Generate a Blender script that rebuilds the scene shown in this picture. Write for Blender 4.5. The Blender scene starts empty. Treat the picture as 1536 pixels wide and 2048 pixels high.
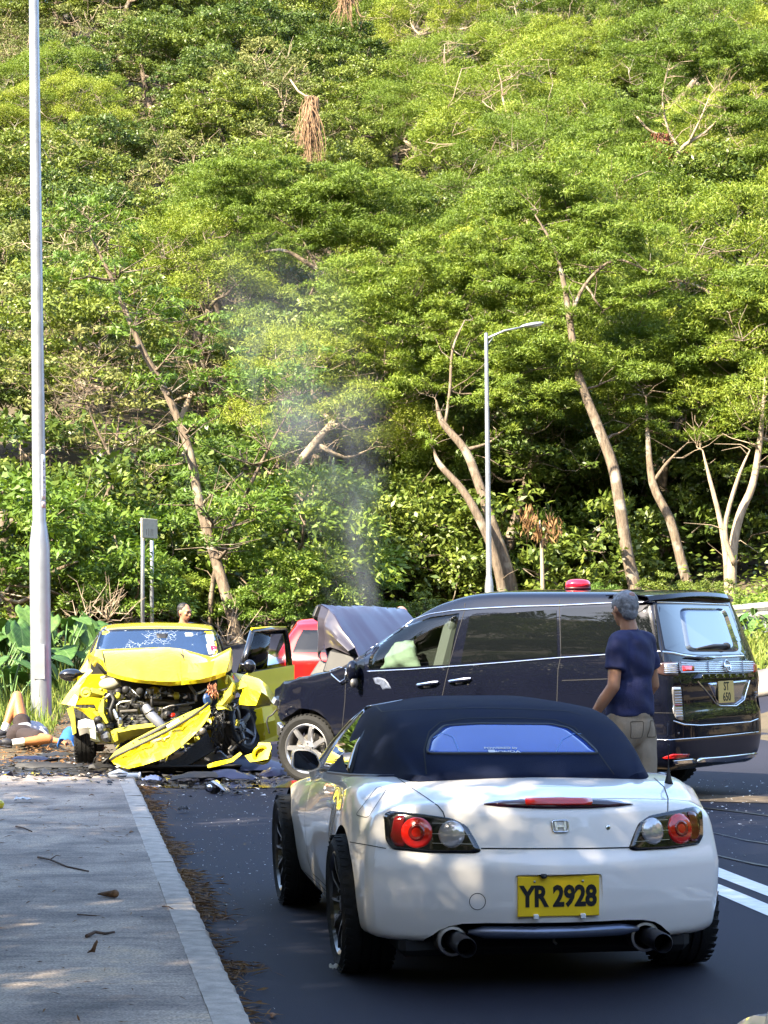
import bpy, bmesh, math, random
import numpy as np
from mathutils import Vector, Matrix, Euler
from mathutils.bvhtree import BVHTree

R = math.radians
SC = bpy.context.scene
COL = SC.collection

# ------------------------------------------------------------------ camera, sky, sun, exposure
FPX, HOR, CAMH = 4490.0, 1229.0, 1.62        # focal length and horizon row in photo pixels, eye height in metres
cam_d = bpy.data.cameras.new('camera')
cam = bpy.data.objects.new('camera', cam_d)
COL.objects.link(cam)
cam.location = (0, 0, CAMH)
cam.rotation_euler = (R(90), 0, 0)
cam_d.sensor_fit = 'AUTO'
cam_d.sensor_width = 36.0
cam_d.lens = 36.0 * FPX / 2048.0
cam_d.shift_y = (HOR - 1024.0) / 2048.0
cam_d.clip_start = 0.1
cam_d.clip_end = 2000.0
SC.camera = cam

SUN_ELEV, SUN_H = 40.0, (-0.72, -0.69)       # height of the sun and the ground direction towards it
_l = math.hypot(*SUN_H)
TO_SUN = Vector((SUN_H[0] / _l * math.cos(R(SUN_ELEV)), SUN_H[1] / _l * math.cos(R(SUN_ELEV)), math.sin(R(SUN_ELEV))))
world = bpy.data.worlds.new('World')
SC.world = world
world.use_nodes = True
wn = world.node_tree
wn.nodes.clear()
sky = wn.nodes.new('ShaderNodeTexSky')
sky.sky_type = 'NISHITA'
sky.sun_disc = False
sky.sun_elevation = R(SUN_ELEV)
sky.sun_rotation = math.atan2(TO_SUN.x, TO_SUN.y)
sky.air_density = 1.0
sky.dust_density = 1.2
sky.ozone_density = 1.0
bg = wn.nodes.new('ShaderNodeBackground')
bg.inputs['Strength'].default_value = 0.15
wo = wn.nodes.new('ShaderNodeOutputWorld')
wn.links.new(sky.outputs[0], bg.inputs[0])
wn.links.new(bg.outputs[0], wo.inputs[0])

sun_d = bpy.data.lights.new('sun', 'SUN')
sun_d.energy = 4.5
sun_d.angle = R(0.5)
sun_d.color = (1.0, 0.87, 0.64)
sun = bpy.data.objects.new('sun', sun_d)
COL.objects.link(sun)
sun.rotation_euler = TO_SUN.to_track_quat('Z', 'Y').to_euler()
sun.location = TO_SUN * 60

SC.view_settings.view_transform = 'Standard'
SC.view_settings.look = 'None'
SC.view_settings.gamma = 1.0
SC.view_settings.use_curve_mapping = False
SC.view_settings.exposure = 2.45
SC.render.engine = 'CYCLES'
SC.cycles.max_bounces = 8
SC.cycles.diffuse_bounces = 3
SC.cycles.glossy_bounces = 4
SC.cycles.transmission_bounces = 6
SC.cycles.volume_bounces = 1
SC.cycles.use_denoising = True
SC.cycles.caustics_reflective = False
SC.cycles.caustics_refractive = False

def at(px, Y, z):
    "world point at depth Y and height z that lies above photo column px"
    return Vector(((px - 768.0) / FPX * Y, Y, z))
def zat(py, Y):
    "height of photo row py at depth Y"
    return CAMH - (py - HOR) * Y / FPX

# ------------------------------------------------------------------ object helpers
def tag(o, label=None, cat=None, group=None, kind=None):
    if label: o['label'] = label
    if cat: o['category'] = cat
    if group: o['group'] = group
    if kind: o['kind'] = kind
    return o
def thing(name, label, cat, loc=(0, 0, 0), rz=0.0, group=None, rot=None):
    o = bpy.data.objects.new(name, None)
    COL.objects.link(o)
    o.empty_display_size = 0.2
    o.location = loc
    o.rotation_euler = rot if rot else (0, 0, rz)
    return tag(o, label, cat, group)
def dup(o, parent=None):
    c = o.copy()
    COL.objects.link(c)
    if parent is not None: c.parent = parent
    for ch in list(o.children): dup(ch, c)
    return c

class MB:
    "collects shapes; build() links them as one mesh object"
    def __init__(s):
        s.v, s.f, s.m, s.sm = [], [], [], []
    def add(s, verts, faces, m=0, smooth=True):
        b = len(s.v)
        s.v.extend([tuple(p) for p in verts])
        for f in faces:
            s.f.append([b + i for i in f]); s.m.append(m); s.sm.append(smooth)
        return s
    def box(s, c, size, rot=None, m=0, ch=0.0):
        "box with chamfered edges; rot = Euler tuple or Matrix"
        hx, hy, hz = size[0] / 2, size[1] / 2, size[2] / 2
        M = rot if isinstance(rot, Matrix) else (Euler(rot).to_matrix() if rot else Matrix.Identity(3))
        c = Vector(c)
        if ch <= 0:
            vs = [Vector((x, y, z)) for x in (-hx, hx) for y in (-hy, hy) for z in (-hz, hz)]
            fs = [(0, 1, 3, 2), (4, 6, 7, 5), (0, 4, 5, 1), (2, 3, 7, 6), (0, 2, 6, 4), (1, 5, 7, 3)]
            return s.add([c + M @ p for p in vs], fs, m, False)
        ch = min(ch, hx * .95, hy * .95, hz * .95)
        vs, idx = [], {}
        for sx in (-1, 1):
            for sy in (-1, 1):
                for sz in (-1, 1):
                    for a in range(3):
                        p = [sx * (hx - ch), sy * (hy - ch), sz * (hz - ch)]
                        p[a] = (sx * hx, sy * hy, sz * hz)[a]
                        idx[(sx, sy, sz, a)] = len(vs); vs.append(Vector(p))
        fs = []
        for a in range(3):
            b_, c_ = (a + 1) % 3, (a + 2) % 3
            for sg in (-1, 1):
                q = []
                for (u, w) in ((-1, -1), (1, -1), (1, 1), (-1, 1)):
                    k = [0, 0, 0]; k[a] = sg; k[b_] = u; k[c_] = w
                    q.append(idx[(k[0], k[1], k[2], a)])
                fs.append(q if sg > 0 else q[::-1])
            for u in (-1, 1):
                for w in (-1, 1):
                    k0 = [0, 0, 0]; k0[b_] = u; k0[c_] = w
                    e = []
                    for sg in (-1, 1):
                        k = list(k0); k[a] = sg
                        e.append((idx[(k[0], k[1], k[2], b_)], idx[(k[0], k[1], k[2], c_)]))
                    q = [e[0][0], e[1][0], e[1][1], e[0][1]]
                    fs.append(q if u * w > 0 else q[::-1])
        for sx in (-1, 1):
            for sy in (-1, 1):
                for sz in (-1, 1):
                    q = [idx[(sx, sy, sz, a)] for a in range(3)]
                    fs.append(q if sx * sy * sz > 0 else q[::-1])
        return s.add([c + M @ p for p in vs], fs, m, False)
    def tube(s, pts, rad, n=8, m=0, caps=True, smooth=True, squash=None):
        pts = [Vector(p) for p in pts]
        k = len(pts)
        if not hasattr(rad, '__len__'): rad = [rad] * k
        vs, fs = [], []
        up = None
        for i in range(k):
            d = (pts[min(i + 1, k - 1)] - pts[max(i - 1, 0)])
            if d.length < 1e-9: d = Vector((0, 0, 1))
            d.normalize()
            if up is None:
                up = Vector((0, 0, 1)) if abs(d.z) < 0.9 else Vector((1, 0, 0))
            a = d.cross(up)
            if a.length < 1e-6: a = d.orthogonal()
            a.normalize(); b = a.cross(d).normalized(); up = b
            for j in range(n):
                t = 2 * math.pi * j / n
                ra, rb = rad[i], rad[i] * (squash or 1.0)
                vs.append(pts[i] + a * (math.cos(t) * ra) + b * (math.sin(t) * rb))
        for i in range(k - 1):
            for j in range(n):
                j2 = (j + 1) % n
                fs.append((i * n + j, i * n + j2, (i + 1) * n + j2, (i + 1) * n + j))
        s.add(vs, fs, m, smooth)
        if caps:
            b0 = len(s.v) - k * n
            s.f.append([b0 + j for j in range(n)][::-1]); s.m.append(m); s.sm.append(False)
            s.f.append([b0 + (k - 1) * n + j for j in range(n)]); s.m.append(m); s.sm.append(False)
        return s
    def lathe(s, prof, c=(0, 0, 0), axis='z', n=24, m=0, smooth=True, closed=False, M=None):
        "prof = list of (radius, height along axis)"
        c = Vector(c)
        vs, fs = [], []
        k = len(prof)
        for (r, h) in prof:
            for j in range(n):
                t = 2 * math.pi * j / n
                a, b = r * math.cos(t), r * math.sin(t)
                p = Vector((a, b, h)) if axis == 'z' else (Vector((h, a, b)) if axis == 'x' else Vector((b, h, a)))
                vs.append(c + (M @ p if M else p))
        for i in range(k if closed else k - 1):
            i2 = (i + 1) % k
            for j in range(n):
                j2 = (j + 1) % n
                fs.append((i * n + j, i * n + j2, i2 * n + j2, i2 * n + j))
        if not closed:
            fs.append(tuple(range(n))[::-1]); fs.append(tuple((k - 1) * n + j for j in range(n)))
        return s.add(vs, fs, m, smooth)
    def ell(s, c, r, M=None, n=12, k=8, m=0):
        c = Vector(c)
        if not hasattr(r, '__len__'): r = (r, r, r)
        vs, fs = [], []
        for i in range(k + 1):
            a = math.pi * i / k
            for j in range(n):
                t = 2 * math.pi * j / n
                p = Vector((r[0] * math.sin(a) * math.cos(t), r[1] * math.sin(a) * math.sin(t), r[2] * math.cos(a)))
                vs.append(c + (M @ p if M else p))
        for i in range(k):
            for j in range(n):
                j2 = (j + 1) % n
                fs.append((i * n + j, (i + 1) * n + j, (i + 1) * n + j2, i * n + j2))
        return s.add(vs, fs, m, True)
    def prism(s, outline, f0, f1, m=0, smooth=False):
        "outline: 2D points; f0, f1 map (u, v) to the two end faces"
        n = len(outline)
        vs = [f0(*p) for p in outline] + [f1(*p) for p in outline]
        fs = [tuple(range(n))[::-1], tuple(range(n, 2 * n))]
        fs += [(i, (i + 1) % n, n + (i + 1) % n, n + i) for i in range(n)]
        return s.add(vs, fs, m, smooth)
    def sheet(s, P, th=0.0, m=0, smooth=True, nrm=None):
        "grid of points P[i][j]; th > 0 gives it thickness"
        P = np.array([[tuple(q) for q in row] for row in P], float)
        a, b = P.shape[:2]
        if th <= 0:
            fs = [(i * b + j, i * b + j + 1, (i + 1) * b + j + 1, (i + 1) * b + j) for i in range(a - 1) for j in range(b - 1)]
            return s.add(P.reshape(-1, 3), fs, m, smooth)
        du = np.gradient(P, axis=0); dv = np.gradient(P, axis=1)
        N = np.cross(du, dv); N /= (np.linalg.norm(N, axis=2, keepdims=True) + 1e-12)
        A, B = P + N * th / 2, P - N * th / 2
        vs = np.concatenate([A.reshape(-1, 3), B.reshape(-1, 3)])
        o = a * b
        fs = []
        for i in range(a - 1):
            for j in range(b - 1):
                q = (i * b + j, (i + 1) * b + j, (i + 1) * b + j + 1, i * b + j + 1)
                fs.append(q); fs.append(tuple(o + t for t in q[::-1]))
        for j in range(b - 1):
            fs.append((j, j + 1, o + j + 1, o + j)); k = (a - 1) * b
            fs.append((k + j + 1, k + j, o + k + j, o + k + j + 1))
        for i in range(a - 1):
            k = i * b
            fs.append((k + b, k, o + k, o + k + b)); k = i * b + b - 1
            fs.append((k, k + b, o + k + b, o + k))
        return s.add(vs, fs, m, smooth)
    def mesh(s, name, mats):
        me = bpy.data.meshes.new(name)
        me.from_pydata(s.v, [], s.f)
        if not isinstance(mats, (list, tuple)): mats = [mats]
        for k in mats: me.materials.append(k)
        me.polygons.foreach_set('material_index', s.m)
        me.polygons.foreach_set('use_smooth', s.sm)
        me.update()
        return me
    def build(s, name, mats, parent=None, sharp=None, recalc=False):
        me = s.mesh(name, mats)
        if recalc:
            bm = bmesh.new(); bm.from_mesh(me)
            bmesh.ops.recalc_face_normals(bm, faces=bm.faces)
            bm.to_mesh(me); bm.free()
        if sharp: me.set_sharp_from_angle(angle=R(sharp))
        o = bpy.data.objects.new(name, me)
        COL.objects.link(o)
        if parent is not None: o.parent = parent
        return o

def evaluated(o, name=None):
    "replaces the object's mesh by the result of its modifiers"
    dg = bpy.context.evaluated_depsgraph_get()
    dg.update()
    me = bpy.data.meshes.new_from_object(o.evaluated_get(dg), depsgraph=dg)
    o.modifiers.clear()
    old = o.data
    o.data = me
    me.name = old.name
    if old.users == 0: bpy.data.meshes.remove(old)
    return o
def cut(o, cutters, op='DIFFERENCE'):
    "boolean with temporary cutters (MB objects already built)"
    for c in cutters:
        c.parent = o.parent
        md = o.modifiers.new('b', 'BOOLEAN')
        md.operation = op
        md.object = c
        md.solver = 'EXACT'
        md.material_mode = 'TRANSFER'
    evaluated(o)
    for c in cutters:
        me = c.data
        bpy.data.objects.remove(c); bpy.data.meshes.remove(me)
    return o
def remeshed(o, vox=0.012, smooth=4, fac=0.5):
    md = o.modifiers.new('r', 'REMESH'); md.mode = 'VOXEL'; md.voxel_size = vox; md.use_smooth_shade = True
    if smooth:
        m2 = o.modifiers.new('s', 'SMOOTH'); m2.iterations = smooth; m2.factor = fac
    evaluated(o)
    return o
def text_part(name, body, size, mat, parent, M, depth=0.002, sx=1.0, bold=0.0, space=1.0, align='CENTER'):
    cu = bpy.data.curves.new(name, 'FONT')
    cu.body = body; cu.size = size; cu.align_x = align; cu.align_y = 'CENTER'
    cu.extrude = depth; cu.offset = bold; cu.space_character = space; cu.resolution_u = 3
    o = bpy.data.objects.new(name, cu)
    COL.objects.link(o)
    dg = bpy.context.evaluated_depsgraph_get()
    me = bpy.data.meshes.new_from_object(o.evaluated_get(dg), depsgraph=dg)
    me.name = name
    bpy.data.objects.remove(o); bpy.data.curves.remove(cu)
    me.materials.clear(); me.materials.append(mat)
    me.transform(Matrix.Diagonal((sx, 1, 1, 1)))
    me.transform(M)
    o = bpy.data.objects.new(name, me)
    COL.objects.link(o); o.parent = parent
    return o

# ------------------------------------------------------------------ materials
MATS = {}
def _nm(name):
    m = bpy.data.materials.new(name); m.use_nodes = True
    nt = m.node_tree
    b = nt.nodes['Principled BSDF']
    MATS[name] = m
    return m, nt, b
def setin(b, **k):
    names = {'color': 'Base Color', 'rough': 'Roughness', 'metal': 'Metallic', 'coat': 'Coat Weight', 'coatr': 'Coat Roughness',
             'ior': 'IOR', 'trans': 'Transmission Weight', 'alpha': 'Alpha', 'spec': 'Specular IOR Level', 'sheen': 'Sheen Weight',
             'sss': 'Subsurface Weight', 'emit': 'Emission Color', 'emits': 'Emission Strength', 'coatior': 'Coat IOR'}
    for a, v in k.items():
        if a in ('color', 'emit') and len(v) == 3: v = (*v, 1)
        b.inputs[names[a]].default_value = v
def mat(name, color, rough=0.5, var=0.0, scale=8.0, bump=0.0, bscale=None, **k):
    "plain procedural material; var = how far the colour wanders, bump = relief"
    if name in MATS: return MATS[name]
    m, nt, b = _nm(name)
    setin(b, color=color, rough=rough, **k)
    N, L = nt.nodes, nt.links
    tc = N.new('ShaderNodeTexCoord')
    if var > 0:
        nz = N.new('ShaderNodeTexNoise'); nz.inputs['Scale'].default_value = scale; nz.inputs['Detail'].default_value = 6
        L.new(tc.outputs['Object'], nz.inputs['Vector'])
        mx = N.new('ShaderNodeMix'); mx.data_type = 'RGBA'
        mx.inputs['A'].default_value = (*[c * (1 - var) for c in color], 1)
        mx.inputs['B'].default_value = (*[min(1, c * (1 + var)) for c in color], 1)
        mr = N.new('ShaderNodeMapRange'); mr.inputs[1].default_value = 0.3; mr.inputs[2].default_value = 0.7
        L.new(nz.outputs['Fac'], mr.inputs[0]); L.new(mr.outputs[0], mx.inputs['Factor'])
        L.new(mx.outputs['Result'], b.inputs['Base Color'])
        rr = N.new('ShaderNodeMapRange'); rr.inputs[3].default_value = max(0.02, rough * 0.85); rr.inputs[4].default_value = min(1, rough * 1.15)
        L.new(nz.outputs['Fac'], rr.inputs[0]); L.new(rr.outputs[0], b.inputs['Roughness'])
    if bump > 0:
        n2 = N.new('ShaderNodeTexNoise'); n2.inputs['Scale'].default_value = bscale or scale * 4; n2.inputs['Detail'].default_value = 5
        L.new(tc.outputs['Object'], n2.inputs['Vector'])
        bp = N.new('ShaderNodeBump'); bp.inputs['Strength'].default_value = bump; bp.inputs['Distance'].default_value = 0.01
        L.new(n2.outputs['Fac'], bp.inputs['Height']); L.new(bp.outputs[0], b.inputs['Normal'])
    return m
def leaf_mat(name, c0, c1, c2, trans=0.35, rough=0.5):
    "leaf colour runs over c0..c2 by the leaf's own tint and by plant"
    m, nt, b = _nm(name)
    N, L = nt.nodes, nt.links
    setin(b, rough=rough, spec=0.35)
    att = N.new('ShaderNodeAttribute'); att.attribute_name = 'tint'
    oi = N.new('ShaderNodeObjectInfo')
    ma = N.new('ShaderNodeMath'); ma.operation = 'MULTIPLY_ADD'; ma.inputs[1].default_value = 0.45; 
    L.new(oi.outputs['Random'], ma.inputs[0])
    m2 = N.new('ShaderNodeMath'); m2.operation = 'MULTIPLY'; m2.inputs[1].default_value = 0.62
    L.new(att.outputs['Fac'], m2.inputs[0]); L.new(m2.outputs[0], ma.inputs[2])
    rp = N.new('ShaderNodeValToRGB')
    e = rp.color_ramp.elements
    e[0].position = 0.0; e[0].color = (*c0, 1)
    e[1].position = 0.93; e[1].color = (*c2, 1)
    k = e.new(0.45); k.color = (*c1, 1)
    L.new(ma.outputs[0], rp.inputs[0]); L.new(rp.outputs[0], b.inputs['Base Color'])
    tr = N.new('ShaderNodeBsdfTranslucent')
    hs = N.new('ShaderNodeHueSaturation'); hs.inputs['Saturation'].default_value = 1.1; hs.inputs['Value'].default_value = 1.25
    L.new(rp.outputs[0], hs.inputs['Color']); L.new(hs.outputs[0], tr.inputs['Color'])
    mx = N.new('ShaderNodeMixShader'); mx.inputs[0].default_value = trans
    L.new(b.outputs[0], mx.inputs[1]); L.new(tr.outputs[0], mx.inputs[2])
    L.new(mx.outputs[0], N['Material Output'].inputs['Surface'])
    return m
def paint(name, color, var=0.03, rough=0.35, metal=0.0, coat=1.0, coatr=0.02, spec=0.3):
    m = mat(name, color, rough, var=var, scale=3.0, metal=metal, coat=coat, coatr=coatr, spec=spec)
    return m

def pane_mat(name, tint, refl=.06, rough=.01):
    "thin see-through glass: tinted transmission plus a mirror share that grows at grazing angles"
    m, nt, b = _nm(name); N, L = nt.nodes, nt.links
    N.remove(b)
    tr = N.new('ShaderNodeBsdfTransparent'); tr.inputs[0].default_value = (*tint, 1)
    gl = N.new('ShaderNodeBsdfGlossy'); gl.inputs['Roughness'].default_value = rough
    fr = N.new('ShaderNodeFresnel'); fr.inputs[0].default_value = 1.5
    ad = N.new('ShaderNodeMath'); ad.operation = 'MAXIMUM'; ad.inputs[1].default_value = refl
    L.new(fr.outputs[0], ad.inputs[0])
    mx = N.new('ShaderNodeMixShader'); L.new(ad.outputs[0], mx.inputs[0]); L.new(tr.outputs[0], mx.inputs[1]); L.new(gl.outputs[0], mx.inputs[2])
    L.new(mx.outputs[0], N['Material Output'].inputs['Surface'])
    return m
# ------------------------------------------------------------------ ground, road, pavement
def sst(a, b, x):
    t = np.clip((np.asarray(x, float) - a) / (b - a), 0, 1)
    return t * t * (3 - 2 * t)
def gz(x, y):
    "height of the natural ground"
    x = np.asarray(x, float); y = np.asarray(y, float)
    z = 1.15 * sst(30, 45, y) + 0.55 * sst(3.5, 7.0, x) * sst(26, 36, y)
    z = z + 0.35 * sst(5.2, 8.0, -x) * sst(20, 34, y)
    s = np.maximum(0, y - 50)
    z = z + 0.47 * s * s / (s + 6.0)
    z = z + sst(46, 60, y) * (0.7 * np.sin(x * 0.31 + y * 0.17) + 0.5 * np.sin(x * 0.13 - y * 0.29 + 2))
    side = np.maximum(0, np.maximum(np.abs(x + .5) - 13.5, -y - 6))
    z = z + .5 * side * side / (side + 5) * (1 - sst(34, 50, y))
    z = z + 0.03 * np.sin(x * 2.1) * np.sin(y * 1.7) * sst(24, 30, y)
    return z
def kerb_x(y):
    "left kerb line of the road (road side of the kerb)"
    y = np.asarray(y, float)
    return 0.726 - 0.1463 * y + 0.018 * np.maximum(0, y - 30) ** 2

def road_mats():
    # asphalt
    m, nt, b = _nm('asphalt')
    N, L = nt.nodes, nt.links
    tc = N.new('ShaderNodeTexCoord')
    fine = N.new('ShaderNodeTexNoise'); fine.inputs['Scale'].default_value = 160; fine.inputs['Detail'].default_value = 4
    big = N.new('ShaderNodeTexNoise'); big.inputs['Scale'].default_value = 0.55; big.inputs['Detail'].default_value = 6; big.inputs['Distortion'].default_value = 0.6
    mp = N.new('ShaderNodeMapping'); mp.inputs['Scale'].default_value = (1.0, 0.35, 1); mp.inputs['Rotation'].default_value = (0, 0, R(-8.8))
    L.new(tc.outputs['Object'], mp.inputs[0]); L.new(mp.outputs[0], big.inputs['Vector']); L.new(tc.outputs['Object'], fine.inputs['Vector'])
    r1 = N.new('ShaderNodeValToRGB'); r1.color_ramp.elements[0].position = .3; r1.color_ramp.elements[1].position = .75
    r1.color_ramp.elements[0].color = (.009, .0098, .019, 1); r1.color_ramp.elements[1].color = (.019, .0205, .036, 1)
    L.new(big.outputs['Fac'], r1.inputs[0])
    vo = N.new('ShaderNodeTexVoronoi'); vo.inputs['Scale'].default_value = 240
    L.new(tc.outputs['Object'], vo.inputs['Vector'])
    mx = N.new('ShaderNodeMix'); mx.data_type = 'RGBA'; mx.blend_type = 'MULTIPLY'; mx.inputs['Factor'].default_value = .55
    L.new(r1.outputs[0], mx.inputs['A'])
    r2 = N.new('ShaderNodeValToRGB'); r2.color_ramp.elements[0].color = (.5, .5, .5, 1); r2.color_ramp.elements[1].color = (1.5, 1.5, 1.5, 1)
    L.new(vo.outputs['Color'], r2.inputs[0]); L.new(r2.outputs[0], mx.inputs['B'])
    L.new(mx.outputs['Result'], b.inputs['Base Color'])
    rr = N.new('ShaderNodeMapRange'); rr.inputs[3].default_value = .7; rr.inputs[4].default_value = .88; setin(b, spec=.3)
    L.new(big.outputs['Fac'], rr.inputs[0]); L.new(rr.outputs[0], b.inputs['Roughness'])
    bp = N.new('ShaderNodeBump'); bp.inputs['Strength'].default_value = .35; bp.inputs['Distance'].default_value = .004
    L.new(fine.outputs['Fac'], bp.inputs['Height']); L.new(bp.outputs[0], b.inputs['Normal'])
    # brushed concrete of the pavement, dirty in patches
    m, nt, b = _nm('brushed_concrete')
    N, L = nt.nodes, nt.links
    tc = N.new('ShaderNodeTexCoord')
    mp = N.new('ShaderNodeMapping'); mp.inputs['Rotation'].default_value = (0, 0, R(-8.8)); mp.inputs['Scale'].default_value = (2.2, 26, 1)
    L.new(tc.outputs['Object'], mp.inputs[0])
    st = N.new('ShaderNodeTexNoise'); st.inputs['Scale'].default_value = 1.0; st.inputs['Detail'].default_value = 7; st.inputs['Roughness'].default_value = .65
    L.new(mp.outputs[0], st.inputs['Vector'])
    pa = N.new('ShaderNodeTexNoise'); pa.inputs['Scale'].default_value = 1.3; pa.inputs['Detail'].default_value = 8; pa.inputs['Roughness'].default_value = .62; pa.inputs['Distortion'].default_value = .4
    mp2 = N.new('ShaderNodeMapping'); mp2.inputs['Scale'].default_value = (1, 1.0, 1); mp2.inputs['Location'].default_value = (3.1, 1.7, 0)
    L.new(tc.outputs['Object'], mp2.inputs[0]); L.new(mp2.outputs[0], pa.inputs['Vector'])
    fi = N.new('ShaderNodeTexNoise'); fi.inputs['Scale'].default_value = 90; fi.inputs['Detail'].default_value = 5
    L.new(tc.outputs['Object'], fi.inputs['Vector'])
    r1 = N.new('ShaderNodeValToRGB')
    e = r1.color_ramp.elements
    e[0].position = .28; e[0].color = (.13, .112, .098, 1)
    e[1].position = .74; e[1].color = (.56, .42, .28, 1)
    k = e.new(.46); k.color = (.27, .225, .19, 1)
    k = e.new(.6); k.color = (.43, .355, .285, 1)
    ad = N.new('ShaderNodeMath'); ad.operation = 'MULTIPLY_ADD'; ad.inputs[1].default_value = .38
    L.new(st.outputs['Fac'], ad.inputs[0])
    m3 = N.new('ShaderNodeMath'); m3.operation = 'MULTIPLY_ADD'; m3.inputs[1].default_value = 1.15; m3.inputs[2].default_value = -.27
    L.new(pa.outputs['Fac'], m3.inputs[0]); L.new(m3.outputs[0], ad.inputs[2]); L.new(ad.outputs[0], r1.inputs[0])
    mx = N.new('ShaderNodeMix'); mx.data_type = 'RGBA'; mx.blend_type = 'MULTIPLY'; mx.inputs['Factor'].default_value = .8
    r2 = N.new('ShaderNodeValToRGB'); r2.color_ramp.elements[0].position = .3; r2.color_ramp.elements[1].position = .7
    r2.color_ramp.elements[0].color = (.34, .34, .36, 1); r2.color_ramp.elements[1].color = (1.5, 1.48, 1.45, 1)
    L.new(fi.outputs['Fac'], r2.inputs[0]); L.new(r1.outputs[0], mx.inputs['A']); L.new(r2.outputs[0], mx.inputs['B'])
    L.new(mx.outputs['Result'], b.inputs['Base Color']); setin(b, rough=.9)
    bp = N.new('ShaderNodeBump'); bp.inputs['Strength'].default_value = .6; bp.inputs['Distance'].default_value = .006
    L.new(st.outputs['Fac'], bp.inputs['Height'])
    bp2 = N.new('ShaderNodeBump'); bp2.inputs['Strength'].default_value = .4; bp2.inputs['Distance'].default_value = .003
    L.new(fi.outputs['Fac'], bp2.inputs['Height']); L.new(bp.outputs[0], bp2.inputs['Normal']); L.new(bp2.outputs[0], b.inputs['Normal'])
    # soil of the verge and the hill
    m, nt, b = _nm('soil')
    N, L = nt.nodes, nt.links
    tc = N.new('ShaderNodeTexCoord')
    nz = N.new('ShaderNodeTexNoise'); nz.inputs['Scale'].default_value = 1.1; nz.inputs['Detail'].default_value = 9; nz.inputs['Roughness'].default_value = .7
    L.new(tc.outputs['Object'], nz.inputs['Vector'])
    r1 = N.new('ShaderNodeValToRGB'); e = r1.color_ramp.elements
    e[0].position = .3; e[0].color = (.035, .026, .018, 1); e[1].position = .72; e[1].color = (.105, .075, .048, 1)
    k = e.new(.5); k.color = (.075, .06, .035, 1)
    L.new(nz.outputs['Fac'], r1.inputs[0]); L.new(r1.outputs[0], b.inputs['Base Color']); setin(b, rough=.95)
    bp = N.new('ShaderNodeBump'); bp.inputs['Strength'].default_value = .8; bp.inputs['Distance'].default_value = .03
    L.new(nz.outputs['Fac'], bp.inputs['Height']); L.new(bp.outputs[0], b.inputs['Normal'])
road_mats()
M_KERB = mat('kerb_concrete', (.44, .38, .32), .9, var=.3, scale=9, bump=.5, bscale=60)
M_PAINTW = mat('road_paint', (.72, .72, .70), .7, var=.12, scale=14, bump=.3, bscale=90)

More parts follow.
